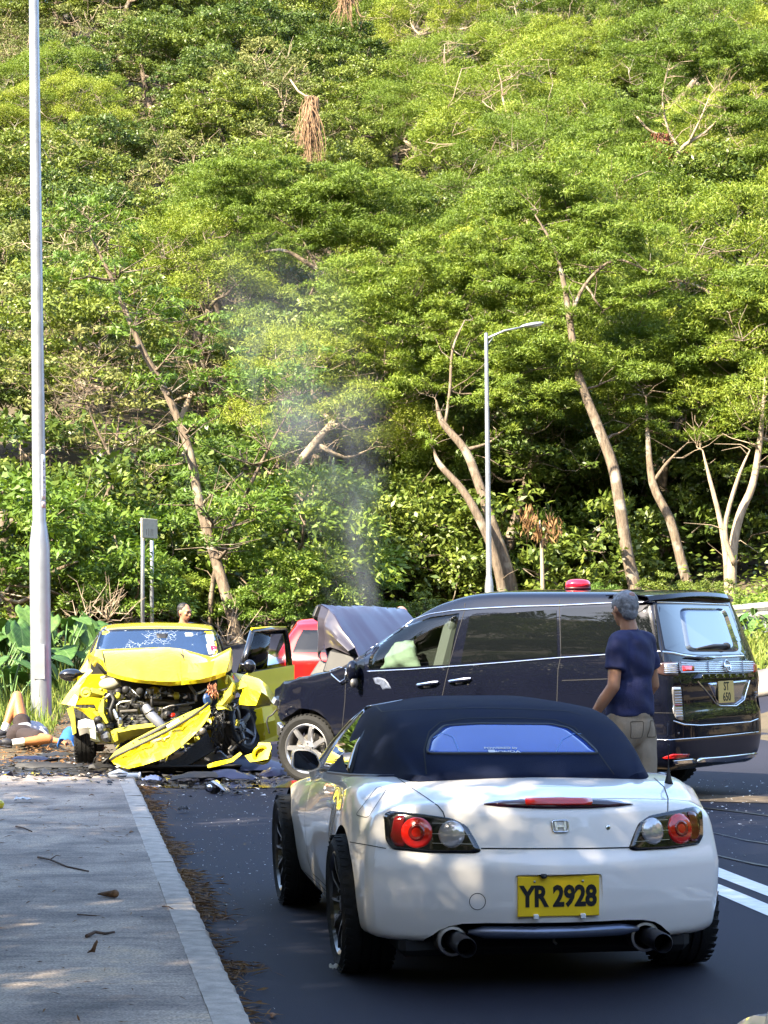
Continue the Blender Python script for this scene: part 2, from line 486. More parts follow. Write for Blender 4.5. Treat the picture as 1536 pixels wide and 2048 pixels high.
def build_ground():
    # natural ground: one sheet to the horizon
    xs = np.concatenate([np.linspace(-400, -40, 14), np.arange(-36, 37, 1.0), np.linspace(40, 400, 14)])
    ys = np.concatenate([np.linspace(-400, -14, 12), np.arange(-12, 120, 1.0), np.linspace(124, 600, 14)])
    X, Y = np.meshgrid(xs, ys, indexing='ij')
    Z = gz(X, np.minimum(Y, 150)) - 0.035 - 0.05 * (1 - sst(20, 27, Y))
    b = MB(); b.sheet(np.dstack([X, Y, Z]))
    b.f = [f[::-1] for f in b.f]
    o = b.build('ground', MATS['soil'], recalc=False); tag(o, kind='structure')
    # road: follows the ground, bends right behind the van
    ys = np.concatenate([np.arange(-20, 30, 1.0), np.arange(30, 50, .5)])
    P = []
    for u in np.linspace(0, 1, 17):
        row = []
        for y in ys:
            x0 = float(kerb_x(y)); x1 = float(7.6 - 0.1463 * y + .018 * max(0, y - 30) ** 2 + 4.5 * sst(14, 24, y))
            x = x0 + (x1 - x0) * u
            row.append((x, y, float(gz(x, y)) * float(sst(26, 34, y)) + 0.0))
        P.append(row)
    b = MB(); b.sheet(P); b.f = [f[::-1] for f in b.f]
    road = b.build('road', MATS['asphalt']); tag(road, kind='structure')
    # twin white centre lines, painted sheets
    for k, off in enumerate((3.10, 3.36)):
        P = []
        for du in (0, .15):
            P.append([(float(kerb_x(y)) + off + du + .003 * math.sin(y * 3 + k), y, .004) for y in np.arange(2, 15.2, .3)])
        b = MB(); b.sheet(P); b.f = [f[::-1] for f in b.f]
        o = b.build('white_line', M_PAINTW, road)
    # pavement slab, left of the kerb; slopes down to the ground by the wreck
    def pz(y): return .125 - .10 * float(sst(20.5, 22.5, y))
    ys = np.concatenate([np.arange(-12, 20, 1.0), np.arange(20, 22.6, .25)])
    P = []
    for u in (0, .2, .4, .6, .8, 1):
        P.append([(float(kerb_x(y)) - .152 - u * 2.6, y, pz(y)) for y in ys])
    b = MB(); b.sheet(P); b.f = [f[::-1] for f in b.f]
    P2 = [[(float(kerb_x(y)) - .152, y, pz(y)) for y in ys], [(float(kerb_x(y)) - .152, y, -.2) for y in ys]]
    b.sheet(P2)
    pv = b.build('pavement', MATS['brushed_concrete'], sharp=40); tag(pv, kind='structure')
    # kerb stones, each a block with worn edges
    rnd = random.Random(4)
    y = 1.2
    ang = math.atan2(.1463, 1)
    meshes = []
    for k in range(4):
        b = MB()
        n = 9
        prof = [(-.075, -.2), (-.075, 0.0), (.05, 0.0), (.068, -.012), (.076, -.04), (.078, -.2)]
        rows = []
        for i in range(n + 1):
            t = (i / n - .5) * .985
            rows.append([(px + rnd.uniform(-.004, .006) * (1 if 1 < q else 0) - (rnd.uniform(0, .012) if q in (3, 4) and rnd.random() < .2 else 0), t,
                          pzz + (rnd.uniform(-.003, .003) if 0 < q < 5 else 0)) for q, (px, pzz) in enumerate(prof)])
        b.sheet(rows)
        b.f.append([0, 1, 2, 3, 4, 5]); b.m.append(0); b.sm.append(False)
        L_ = len(prof); b.f.append([n * L_ + q for q in range(L_)][::-1]); b.m.append(0); b.sm.append(False)
        meshes.append(b.mesh('kerb_stone', M_KERB))
        meshes[-1].set_sharp_from_angle(angle=R(28))
    while y < 22.4:
        o = bpy.data.objects.new('kerb_stone', meshes[rnd.randrange(4)]); COL.objects.link(o)
        o.parent = pv
        o.location = (float(kerb_x(y)) - .076, y, pz(y) + .001 + rnd.uniform(-.003, .003))
        o.rotation_euler = (-.05 * float(sst(20.5, 21, y)), 0, ang + rnd.uniform(-.004, .004))
        y += .99
    # light concrete path on the bank right of the van
    P = []
    for u in (0, .5, 1):
        P.append([(x, 33.2 + u * 1.5, float(gz(x, 33.2 + u * 1.5)) + .04) for x in np.arange(4.8, 12, .5)])
    b = MB(); b.sheet(P, .16)
    o = b.build('path', mat('pale_concrete', (.24, .215, .19), .9, var=.15, scale=5, bump=.3), recalc=True); tag(o, kind='structure')
build_ground()
# ------------------------------------------------------------------ trees and plants
leaf_mat('acacia_leaf', (.045, .085, .012), (.125, .19, .02), (.27, .31, .035), .22, .55)
leaf_mat('broad_leaf', (.025, .052, .012), (.08, .125, .022), (.20, .24, .04), .2, .42)
leaf_mat('olive_leaf', (.05, .065, .018), (.12, .15, .035), (.24, .24, .075), .22, .6)
leaf_mat('fresh_leaf', (.05, .10, .02), (.12, .20, .03), (.24, .31, .05), .3, .45)
leaf_mat('dry_leaf', (.10, .05, .025), (.19, .10, .045), (.30, .18, .08), .2, .8)
leaf_mat('big_leaf', (.025, .08, .025), (.06, .15, .035), (.14, .25, .06), .3, .55)
leaf_mat('grass_blade', (.05, .10, .015), (.12, .19, .03), (.25, .28, .06), .35, .6)
def vein_leaf():
    "broad leaf blade: paler midrib and side veins, blotched green"
    m = MATS['big_leaf']; nt = m.node_tree; N, L = nt.nodes, nt.links; b = N['Principled BSDF']
    tc = N.new('ShaderNodeTexCoord'); sp = N.new('ShaderNodeSeparateXYZ'); L.new(tc.outputs['Generated'], sp.inputs[0])
    def M(op, a, b_=None, c=None):
        n = N.new('ShaderNodeMath'); n.operation = op
        for i, v in enumerate((a, b_, c)):
            if v is None: continue
            if isinstance(v, (int, float)): n.inputs[i].default_value = v
            else: L.new(v, n.inputs[i])
        return n.outputs[0]
    ax = M('ABSOLUTE', M('SUBTRACT', sp.outputs[0], .5))
    mid = M('LESS_THAN', ax, .014)
    side = M('LESS_THAN', M('FRACT', M('MULTIPLY', M('SUBTRACT', sp.outputs[1], M('MULTIPLY', ax, .9)), 7.0)), .11)
    v = M('MAXIMUM', mid, M('MULTIPLY', side, .7))
    nz = N.new('ShaderNodeTexNoise'); nz.inputs['Scale'].default_value = 5; nz.inputs['Detail'].default_value = 5; L.new(tc.outputs['Object'], nz.inputs['Vector'])
    src = b.inputs['Base Color'].links[0].from_socket
    mu = N.new('ShaderNodeMix'); mu.data_type = 'RGBA'; mu.blend_type = 'MULTIPLY'; mu.inputs['Factor'].default_value = .8
    rp = N.new('ShaderNodeValToRGB'); rp.color_ramp.elements[0].color = (.45, .5, .45, 1); rp.color_ramp.elements[1].color = (1.3, 1.25, 1.1, 1); rp.color_ramp.elements[0].position = .35; rp.color_ramp.elements[1].position = .65
    L.new(nz.outputs['Fac'], rp.inputs[0]); L.new(src, mu.inputs['A']); L.new(rp.outputs[0], mu.inputs['B'])
    mx = N.new('ShaderNodeMix'); mx.data_type = 'RGBA'; mx.inputs['B'].default_value = (.20, .30, .12, 1)
    L.new(M('MULTIPLY', v, .55), mx.inputs['Factor']); L.new(mu.outputs['Result'], mx.inputs['A']); L.new(mx.outputs['Result'], b.inputs['Base Color'])
    bp = N.new('ShaderNodeBump'); bp.inputs['Strength'].default_value = .5; bp.inputs['Distance'].default_value = .02; L.new(v, bp.inputs['Height']); L.new(bp.outputs[0], b.inputs['Normal'])
vein_leaf()
def bark_mat(name, c0, c1, lich=None):
    m, nt, b = _nm(name)
    N, L = nt.nodes, nt.links
    tc = N.new('ShaderNodeTexCoord'); mp = N.new('ShaderNodeMapping'); mp.inputs['Scale'].default_value = (9, 9, 2.2)
    nz = N.new('ShaderNodeTexNoise'); nz.inputs['Scale'].default_value = 1.6; nz.inputs['Detail'].default_value = 8; nz.inputs['Roughness'].default_value = .7
    L.new(tc.outputs['Object'], mp.inputs[0]); L.new(mp.outputs[0], nz.inputs['Vector'])
    r = N.new('ShaderNodeValToRGB'); r.color_ramp.elements[0].position = .33; r.color_ramp.elements[1].position = .7
    r.color_ramp.elements[0].color = (*c0, 1); r.color_ramp.elements[1].color = (*c1, 1)
    L.new(nz.outputs['Fac'], r.inputs[0])
    if lich:
        n2 = N.new('ShaderNodeTexNoise'); n2.inputs['Scale'].default_value = 2.3; n2.inputs['Detail'].default_value = 6
        L.new(tc.outputs['Object'], n2.inputs['Vector'])
        mr = N.new('ShaderNodeMapRange'); mr.inputs[1].default_value = .55; mr.inputs[2].default_value = .66
        L.new(n2.outputs['Fac'], mr.inputs[0])
        mx = N.new('ShaderNodeMix'); mx.data_type = 'RGBA'; mx.inputs['B'].default_value = (*lich, 1)
        L.new(mr.outputs[0], mx.inputs['Factor']); L.new(r.outputs[0], mx.inputs['A']); L.new(mx.outputs['Result'], b.inputs['Base Color'])
    else:
        L.new(r.outputs[0], b.inputs['Base Color'])
    setin(b, rough=.9)
    bp = N.new('ShaderNodeBump'); bp.inputs['Strength'].default_value = .9; bp.inputs['Distance'].default_value = .02
    L.new(nz.outputs['Fac'], bp.inputs['Height']); L.new(bp.outputs[0], b.inputs['Normal'])
bark_mat('bark_grey', (.06, .045, .032), (.26, .20, .145), (.30, .27, .23))
bark_mat('bark_brown', (.055, .042, .030), (.24, .18, .13), (.27, .24, .19))
bark_mat('twig_pale', (.20, .15, .10), (.46, .37, .27), None)

def leaf_data(rng, C, D, L, W, up=0.0, out=None):
    "four-point leaves: centres C, directions D, lengths L, widths W"
    n = len(C)
    r = rng.normal(size=(n, 3)) * (1.0 if out is None else .75); r[:, 2] += up
    if out is not None: r = r + out
    D = D / (np.linalg.norm(D, axis=1, keepdims=True) + 1e-9)
    S = np.cross(D, r); S /= (np.linalg.norm(S, axis=1, keepdims=True) + 1e-9)
    Nn = np.cross(S, D)
    L = L[:, None]; W = W[:, None]
    V = np.empty((n, 4, 3))
    V[:, 0] = C - D * L * .5
    V[:, 1] = C + S * W * .5 + Nn * W * .18 - D * L * .05
    V[:, 2] = C + D * L * .5 - Nn * L * .06
    V[:, 3] = C - S * W * .5 + Nn * W * .18 - D * L * .05
    return V.reshape(-1, 3)
def leaf_mesh(name, V, tint, material):
    n = len(V) // 4
    me = bpy.data.meshes.new(name)
    me.vertices.add(n * 4); me.loops.add(n * 4); me.polygons.add(n)
    me.vertices.foreach_set('co', V.astype(np.float32).ravel())
    me.loops.foreach_set('vertex_index', np.arange(n * 4, dtype=np.int32))
    me.polygons.foreach_set('loop_start', np.arange(0, n * 4, 4, dtype=np.int32))
    me.polygons.foreach_set('loop_total', np.full(n, 4, dtype=np.int32))
    me.update(calc_edges=True)
    a = me.attributes.new('tint', 'FLOAT', 'POINT')
    a.data.foreach_set('value', np.repeat(tint, 4).astype(np.float32))
    me.materials.append(material)
    return me

KINDS_LEAF = {   # length, width, leaves per cluster, droop, up bias, material
    'acacia': (.105, .022, 1250, -.1, .1, 'acacia_leaf'),
    'broad':  (.14, .062, 420, -.25, 1.2, 'broad_leaf'),
    'olive':  (.13, .05, 300, -.2, .6, 'olive_leaf'),
    'fresh':  (.15, .034, 520, -.45, .4, 'fresh_leaf'),
    'bush':   (.115, .055, 480, -.15, 1.2, 'broad_leaf'),
    'bigbush': (.13, .05, 560, -.3, 1.0, 'fresh_leaf'),
}
def cluster_leaves(rng, centers, radii, kind, flat=.62, dens=1.0):
    Lm, Wm, cnt, droop, up, mt = KINDS_LEAF[kind]
    Vs, Ts = [], []
    for c, r in zip(centers, radii):
        n = int(cnt * dens * (r / .8) ** 2)
        u = rng.normal(size=(n, 3)); u /= np.linalg.norm(u, axis=1, keepdims=True)
        u[:, 2] = np.where(u[:, 2] < -.35, -u[:, 2] * .6, u[:, 2])
        # sub-tufts break the outline
        k = max(4, int(9 * r))
        tc = rng.normal(size=(k, 3)); tc /= np.linalg.norm(tc, axis=1, keepdims=True); tc[:, 2] = np.abs(tc[:, 2]) * .9 - .15
        j = rng.integers(0, k, n)
        rad = r * (.35 + .65 * rng.random(n) ** .55)
        p = u * rad[:, None]
        p = p * .44 + tc[j] * (r * .70) + rng.normal(size=(n, 3)) * r * .04
        p[:, 2] *= flat
        D = p / (np.linalg.norm(p, axis=1, keepdims=True) + 1e-9) + rng.normal(size=(n, 3)) * (.95 if kind == 'acacia' else .6)
        D[:, 2] += droop
        Lr = Lm * (.6 + .8 * rng.random(n)); Wr = Wm * (.7 + .6 * rng.random(n))
        un = p * np.array([1, 1, 1.6]); un = un / (np.linalg.norm(un, axis=1, keepdims=True) + 1e-9)
        tn = (p - tc[j] * (r * .62) * np.array([1, 1, flat])); tn = tn / (np.linalg.norm(tn, axis=1, keepdims=True) + 1e-9)
        Vs.append(leaf_data(rng, p + np.array(c), D, Lr, Wr, up * .5, un * 1.1 + tn * .7))
        base = rng.uniform(-.13, .13) + .12 * (tc[j][:, 2])
        Ts.append(np.clip(.5 + base + rng.normal(size=n) * .16, 0, 1))
    return np.concatenate(Vs), np.concatenate(Ts)

def grow(rng, trunk, rads, centers, tip=.012, wig=.12, seg=5):
    "trunk polyline plus limbs that reach every cluster centre; returns tubes [(pts, radii)]"
    P = [np.array(p, float) for p in trunk]
    # smooth the trunk
    T, Rr = [], []
    m = len(P)
    for i in range(m - 1):
        p0, p1, p2, p3 = P[max(i - 1, 0)], P[i], P[i + 1], P[min(i + 2, m - 1)]
        for k in range(4):
            t = k / 4
            T.append(.5 * ((2 * p1) + (-p0 + p2) * t + (2 * p0 - 5 * p1 + 4 * p2 - p3) * t * t + (-p0 + 3 * p1 - 3 * p2 + p3) * t ** 3))
            Rr.append(rads[i] + (rads[i + 1] - rads[i]) * t)
    T.append(P[-1]); Rr.append(rads[-1])
    tubes = [(T, Rr)]
    nodes = [(t, r) for t, r in zip(T, Rr)][int(len(T) * .35):]
    order = sorted(range(len(centers)), key=lambda i: np.linalg.norm(np.array(centers[i]) - T[-1]))
    for i in order:
        c = np.array(centers[i], float)
        best, bd = None, 1e9
        for (q, r) in nodes:
            d = np.linalg.norm(c - q) * (1.0 if q[2] < c[2] + .2 else 1.7) - r * 2
            if d < bd: bd, best = d, (q, r)
        q, r = best
        r0 = min(r * .72, .02 + .028 * np.linalg.norm(c - q))
        pts, rr = [], []
        L = np.linalg.norm(c - q)
        off = rng.normal(size=3) * wig * L
        for k in range(seg + 1):
            t = k / seg
            p = q + (c - q) * t + off * math.sin(math.pi * t) + np.array([0, 0, -.10 * L * math.sin(math.pi * t)]) + rng.normal(size=3) * .025 * L * (0 < k < seg)
            pts.append(p); rr.append(r0 + (tip - r0) * t)
            if k > 1: nodes.append((p, rr[-1]))
        tubes.append((pts, rr))
    return tubes
def trunk_mesh(tubes, material, twigs=0, rng=None, tw_len=.7, n0=8):
    b = MB()
    for k, (pts, rr) in enumerate(tubes):
        b.tube(pts, rr, n=n0 if k == 0 or max(rr) > .07 else 5, caps=True)
    if twigs:
        for k in range(twigs):
            pts, rr = tubes[rng.integers(1, len(tubes))]
            i = rng.integers(1, len(pts))
            p = np.array(pts[i]); d = rng.normal(size=3); d[2] = abs(d[2]) * .7; d /= np.linalg.norm(d)
            L = tw_len * (.5 + rng.random())
            q = p + d * L * .5 + rng.normal(size=3) * .06; e = p + d * L + rng.normal(size=3) * .12
            r = min(.014, rr[i])
            b.tube([p, q, e], [r, r * .7, .004], n=4, caps=False)
    return b.mesh('trunk', material)
def envelope(rng, n, c, r, rmin, top=.0):
    "cluster centres through the outer part of an ellipsoid, kept apart"
    out = []
    tries = 0
    while len(out) < n and tries < 4000:
        tries += 1
        u = rng.normal(size=3); u /= np.linalg.norm(u)
        if u[2] < -.45 + top: continue
        p = np.array(c) + u * np.array(r) * (.45 + .55 * rng.random() ** .5)
        if all(np.linalg.norm((p - q) * np.array([1, 1, 1.5])) > rmin for q in out): out.append(p)
    return out

TREE = {}
def proto(kind, seed, h, cr, ncl, clr, bark, lean=.5, flat=.62, dens=1.0, twigs=40, ctop=None, bare=0):
    rng = np.random.default_rng(seed)
    lx, ly = rng.normal(size=2) * lean
    base_r = .05 + .022 * h
    trunk = [(0, 0, -.4), (lx * .15 + rng.normal() * .1, ly * .15, h * .25), (lx * .55 + rng.normal() * .15, ly * .5, h * .5), (lx, ly, h * .72)]
    rads = [base_r * 1.35, base_r, base_r * .75, base_r * .5]
    cen = envelope(rng, ncl, (lx, ly, h * (.72 if kind != 'bush' else .5)), cr, clr * (1.3 if kind == 'acacia' else 1.05))
    tubes = grow(rng, trunk, rads, cen)
    rad = [clr * rng.uniform(.75, 1.25) for _ in cen]
    V, T = cluster_leaves(rng, cen[bare:], rad[bare:], kind if kind in KINDS_LEAF else 'bush', flat, dens)
    tm = trunk_mesh(tubes, MATS[bark], twigs, rng)
    cm = leaf_mesh('crown', V, T, MATS[KINDS_LEAF[kind][5]])
    return tm, cm
def tree_obj(name, label, cat, pm, loc, rz=0, s=1.0, group=None, tilt=(0, 0)):
    t = thing(name, label, cat, loc, rz, group, rot=(tilt[0], tilt[1], rz))
    t.scale = (s, s, s)
    for nm, me in zip(('trunk', 'crown'), pm):
        o = bpy.data.objects.new(nm, me); COL.objects.link(o); o.parent = t
    return t

for k in range(4): TREE['acacia', k] = proto('acacia', 100 + k, 6.2 + .5 * k, (2.9, 2.9, 2.6), 30, .98, 'twig_pale' if k % 2 else 'bark_grey', 1.1, .85, 1.0, 200, bare=6)
for k in range(3): TREE['broad', k] = proto('broad', 200 + k, 5.6 + .5 * k, (2.5, 2.5, 2.3), 42, .78, 'bark_brown', .6, .75, 1.0, 30)
for k in range(2): TREE['olive', k] = proto('olive', 300 + k, 5.0 + .5 * k, (2.4, 2.4, 2.2), 40, .68, 'twig_pale', .8, .75, .75, 110, bare=6)
for k in range(2): TREE['bush', k] = proto('bush', 400 + k, 2.6, (1.5, 1.5, 1.3), 24, .62, 'bark_brown', .3, .85, 1.0, 10)
TREE['bigbush', 0] = proto('bigbush', 450, 2.4, (1.4, 1.4, 1.2), 20, .62, 'bark_brown', .3, .85, 1.0, 10)

def to_px(p):
    return 768 + FPX * p[0] / p[1], HOR - (p[2] - CAMH) * FPX / p[1]

def build_forest():
    rng = np.random.default_rng(77)
    spots = []
    y = 56.0
    while y < 128:
        half = 768 / FPX * y + 3.0
        step = 3.1 + .004 * (y - 50)
        x = -half + rng.uniform(0, step)
        while x < half:
            px, py = x + rng.normal() * .55, y + rng.normal() * .8
            spots.append((px, py)); x += step * rng.uniform(.85, 1.15)
        y += 3.2
    rec = []
    for (x, y) in spots:
        z = float(gz(x, y))
        u, v = to_px((x, y, z + 5))
        if v < -420: continue
        # which kinds grow where in the photograph
        pa = .10
        if u > 960 and v > 110: pa = .68
        elif 380 < u <= 960 and 330 < v < 800: pa = .58
        elif u > 820 and v > 60: pa = .42
        po = .42 if u < 420 else .2
        t = rng.random()
        kind = 'acacia' if t < pa else ('olive' if rng.random() < po else 'broad')
        rec.append((kind, x, y, z, u, v))
    names = {'acacia': ('acacia_tree', 'feathery yellow-green acacia', 'acacias on the hillside'),
             'broad': ('broadleaf_tree', 'dark glossy broad-leaved tree', 'broad-leaved trees on the hillside'),
             'olive': ('scrub_tree', 'thin olive tree', 'thin olive trees on the hillside')}
    bands = [(-400, 160, 'topmost band'), (160, 380, 'upper band'), (380, 600, 'middle band'), (600, 800, 'lower band'), (800, 3000, 'lowest band')]
    ords = ['first', 'second', 'third', 'fourth', 'fifth', 'sixth', 'seventh', 'eighth', 'ninth', 'tenth', 'eleventh', 'twelfth', 'thirteenth', 'fourteenth',
            'fifteenth', 'sixteenth', 'seventeenth', 'eighteenth', 'nineteenth', 'twentieth'] + ['%dth' % i for i in range(21, 200)]
    for kind in names:
        for lo, hi, bn in bands:
            grp = sorted([r for r in rec if r[0] == kind and lo <= r[5] < hi], key=lambda r: r[4])
            for i, (k, x, y, z, u, v) in enumerate(grp):
                nm, desc, g = names[kind]
                n = {'acacia': 4, 'broad': 3, 'olive': 2}[kind]
                lab = '%s, %s from the left in the %s of the forest' % (desc, ords[i], bn)
                s = rng.uniform(.68, 1.05) * (1.0 if kind != 'olive' else 1.05)
                if u > 900 and kind == 'acacia': s *= 1.12
                tree_obj(nm, lab, 'tree', TREE[kind, int(rng.integers(0, n))], (x, y, z), rng.uniform(0, 6.28), s, g,
                         (rng.normal() * .06, rng.normal() * .06))
build_forest()

# trees that stand out one by one: trunk lines follow the photograph at each tree's own depth
def special(name, label, kind, Y, trunks, clusters, bark, seed, dens=1.0, flat=.65, twigs=60, leafless=(), cat='tree'):
    """trunks: list of ([(px, py, dY)], [radius]); clusters: [(px, py, dY, radius)]"""
    rng = np.random.default_rng(seed)
    px0, py0 = trunks[0][0][0][:2]
    X0 = (px0 - 768) / FPX * Y
    g = float(gz(X0, Y))
    o = np.array([X0, Y, g])
    back = .9 if kind == 'acacia' and Y < 55 else 0.0
    clusters = [(c[0], c[1], c[2] + back * (1.5 if min(abs(c[0] - q[0]) + .4 * abs(c[1] - q[1]) for q in trunks[0][0]) < 70 else 1.0), c[3]) for c in clusters]
    def W(p): return np.array([(p[0] - 768) / FPX * (Y + p[2]), Y + p[2], zat(p[1], Y + p[2])]) - o
    trunks = [(pts, [r_ * .86 for r_ in rr]) for pts, rr in trunks]
    for pts, rr in trunks:
        e = pts[-1]; clusters.append((e[0] + (8 if e[0] > pts[-2][0] else -8), e[1] - 12, e[2] + .35, .5))
    trunks = [(pts, list(rr[:-1]) + [min(rr[-1], .014)]) for pts, rr in trunks]
    tubes, cen = [], [W(c) for c in clusters]
    rad = [c[3] for c in clusters]
    full = []
    for k, (pts, rr) in enumerate(trunks):
        P = [W(p) for p in pts]
        if k == 0 or pts[0][1] > 1130:
            P = [np.array([P[0][0] + .02, P[0][1], min(-.5, P[0][2] - .5)])] + P; rr = [rr[0] * 1.15] + list(rr)
        near = [i for i, c in enumerate(cen) if min(range(len(trunks)), key=lambda j: min(np.linalg.norm(cen[i] - W(q)) for q in trunks[j][0])) == k]
        tubes += grow(rng, P, rr, [cen[i] for i in near])
    # big clusters become puffs of smaller ones
    C2, R2 = [], []
    for c, r in zip(cen, rad):
        n = max(1, int(7 * (r / .8) ** 2))
        for q in envelope(rng, n, c, (r, r, r * .62), .55 * min(1, r), -.2):
            C2.append(q); R2.append(.62 * rng.uniform(.7, 1.25) * min(1.1, max(.6, r)))
    tm = trunk_mesh(tubes, MATS[bark], twigs, rng, n0=10)
    V, T = cluster_leaves(rng, C2, R2, kind, flat, dens)
    cm = leaf_mesh('crown', V, T, MATS[KINDS_LEAF[kind][5]])
    return tree_obj(name, label, cat, (tm, cm), tuple(o), 0, 1.0)

special('leaning_tree', 'long leaning tree with peeling trunk behind the yellow car, bright drooping leaves', 'fresh', 43,
        [([(478, 1290, 0), (455, 1200, 0), (432, 1120, .2), (400, 1010, .4), (378, 900, .6), (335, 790, .8), (280, 690, .9), (225, 560, 1.0), (180, 470, 1.0)],
          [.15, .13, .125, .11, .10, .085, .07, .05, .03]),
         ([(418, 1290, .8), (424, 1180, .8), (440, 1110, .6), (470, 1040, .4), (520, 930, .2), (590, 800, 0)], [.07, .065, .06, .05, .04, .02])],
        [(180, 440, 1, .75), (140, 560, 1, .7), (240, 540, .8, .6), (300, 620, .6, .7), (380, 640, .8, .7), (430, 700, .6, .7), (330, 720, .5, .5), (470, 790, .4, .8),
         (400, 840, .2, .6), (560, 790, 0, .8), (610, 740, 0, .6), (350, 930, .3, .5), (480, 900, .2, .7), (540, 900, .1, .7), (430, 980, 0, .6), (500, 1010, -.2, .7),
         (590, 850, 0, .6), (395, 1010, -.7, .5), (372, 880, -.5, .5), (318, 770, -.4, .45), (262, 655, -.3, .45), (425, 1090, -.9, .4), (260, 590, .7, .6), (455, 1050, -.3, .6), (215, 480, .8, .55), (120, 450, 1, .55)],
        'bark_brown', 11, dens=.62, twigs=160)
special('twin_trunk_acacia', 'old acacia with two thick leaning trunks just right of the far street lamp', 'acacia', 51.5,
        [([(1022, 1185, 0), (1005, 1110, 0), (985, 1050, 0), (955, 960, .2), (930, 900, .3), (885, 845, .5), (872, 800, .6)], [.21, .17, .15, .13, .115, .09, .06]),
         ([(1005, 1185, -.4), (985, 1100, -.4), (960, 1040, -.4), (925, 980, -.3), (880, 930, -.2), (868, 900, -.1)], [.14, .13, .12, .10, .08, .05]),
         ([(890, 850, .5), (900, 780, .5), (905, 700, .6), (930, 640, .7)], [.05, .045, .035, .02])],
        [(850, 760, .6, .9), (790, 700, .8, 1.0), (900, 690, .8, .9), (960, 720, .4, .9), (830, 620, 1, 1.0), (930, 600, 1, 1.0), (1020, 690, .2, 1.0), (1090, 730, 0, 1.1), (1060, 800, -.2, .9),
         (1120, 820, 0, .8), (760, 790, .9, .8), (720, 640, 1.2, 1.0), (980, 790, -.2, .8), (1010, 860, -.1, .6), (740, 560, 1.4, 1.0), (860, 540, 1.4, 1.0)],
        'bark_brown', 12, twigs=80)
special('tall_bent_acacia', 'tall acacia whose grey trunk bends left above the red beacon', 'acacia', 51.5,
        [([(1272, 1190, 0), (1255, 1110, 0), (1238, 1000, 0), (1225, 930, .1), (1195, 850, .2), (1160, 760, .3), (1145, 680, .4), (1132, 590, .5), (1110, 500, .6), (1070, 430, .7)],
          [.19, .165, .155, .15, .135, .115, .10, .08, .05, .03]),
         ([(1140, 640, .4), (1170, 570, .3), (1230, 520, .2), (1300, 545, 0)], [.06, .05, .04, .02])],
        [(1060, 400, .8, 1.1), (1140, 450, .5, 1.0), (1000, 480, .9, 1.0), (1080, 540, .4, 1.0), (1180, 530, .2, 1.0), (1010, 600, .5, .9), (1230, 460, .2, 1.0), (1200, 630, -.2, .9),
         (1230, 760, -.3, .9), (1290, 600, 0, 1.0), (1130, 370, .7, 1.0), (960, 560, .8, .9), (1260, 850, -.2, .7)],
        'bark_grey', 13, twigs=80)
special('slanting_acacia', 'slimmer slanting acacia behind the grey-haired man, forked half way up', 'acacia', 52.5,
        [([(1382, 1200, 0), (1362, 1120, 0), (1340, 1040, 0), (1305, 965, .1), (1295, 860, .3), (1292, 790, .4)], [.16, .14, .125, .11, .06, .03]),
         ([(1310, 960, .1), (1335, 925, 0), (1370, 890, -.1)], [.06, .045, .02])],
        [(1290, 780, .4, .9), (1350, 740, .2, 1.0), (1300, 700, .4, .9), (1390, 830, -.1, .8), (1420, 760, 0, .9), (1350, 860, -.2, .7), (1250, 700, .5, .7), (1450, 680, .2, 1.0)],
        'bark_grey', 14, twigs=50)
special('many_stemmed_tree', 'tree with several pale stems rising behind the rear corner of the black van', 'acacia', 51,
        [([(1462, 1215, 0), (1466, 1100, 0), (1480, 1030, 0), (1505, 970, .1), (1520, 880, .2), (1530, 760, .4)], [.145, .125, .115, .10, .08, .05]),
         ([(1455, 1215, .5), (1452, 1120, .5), (1440, 1040, .6), (1420, 960, .7), (1405, 900, .8)], [.09, .08, .07, .055, .03]),
         ([(1470, 1130, -.2), (1450, 1060, -.3), (1475, 960, -.4), (1500, 900, -.4)], [.08, .07, .055, .03])],
        [(1520, 700, .4, 1.0), (1440, 830, .8, .8), (1530, 820, .2, .8), (1480, 760, .4, .9), (1540, 600, .5, 1.1), (1400, 700, .8, .9), (1470, 620, .6, 1.0), (1550, 930, 0, .7)],
        'twig_pale', 15, twigs=60)
special('bare_topped_acacia', 'acacia with pale bare forking branches in the upper right of the forest', 'acacia', 66,
        [([(1300, 620, 0), (1345, 440, 0), (1342, 360, 0), (1360, 300, 0), (1410, 265, 0), (1450, 225, 0)], [.14, .11, .09, .075, .05, .02]),
         ([(1360, 300, 0), (1335, 255, .1), (1325, 190, .1), (1340, 130, .1)], [.055, .045, .03, .012]),
         ([(1375, 290, 0), (1400, 240, -.2), (1420, 190, -.2)], [.05, .035, .012]),
         ([(1335, 440, 0), (1280, 410, .2), (1230, 380, .3), (1200, 360, .4)], [.06, .05, .04, .02])],
        [(1330, 110, .6, .9), (1400, 100, .6, 1.1), (1460, 140, .5, 1.1), (1230, 340, .4, 1.1), (1290, 230, .6, 1.0), (1480, 250, .6, 1.1), (1180, 400, .3, 1.0), (1420, 380, .3, 1.1),
         (1260, 470, 0, 1.1), (1350, 520, -.2, 1.1), (1450, 480, 0, 1.1), (1500, 350, .4, 1.1), (1200, 290, .8, .9), (1530, 160, .6, 1.0)],
        'twig_pale', 16, twigs=240)
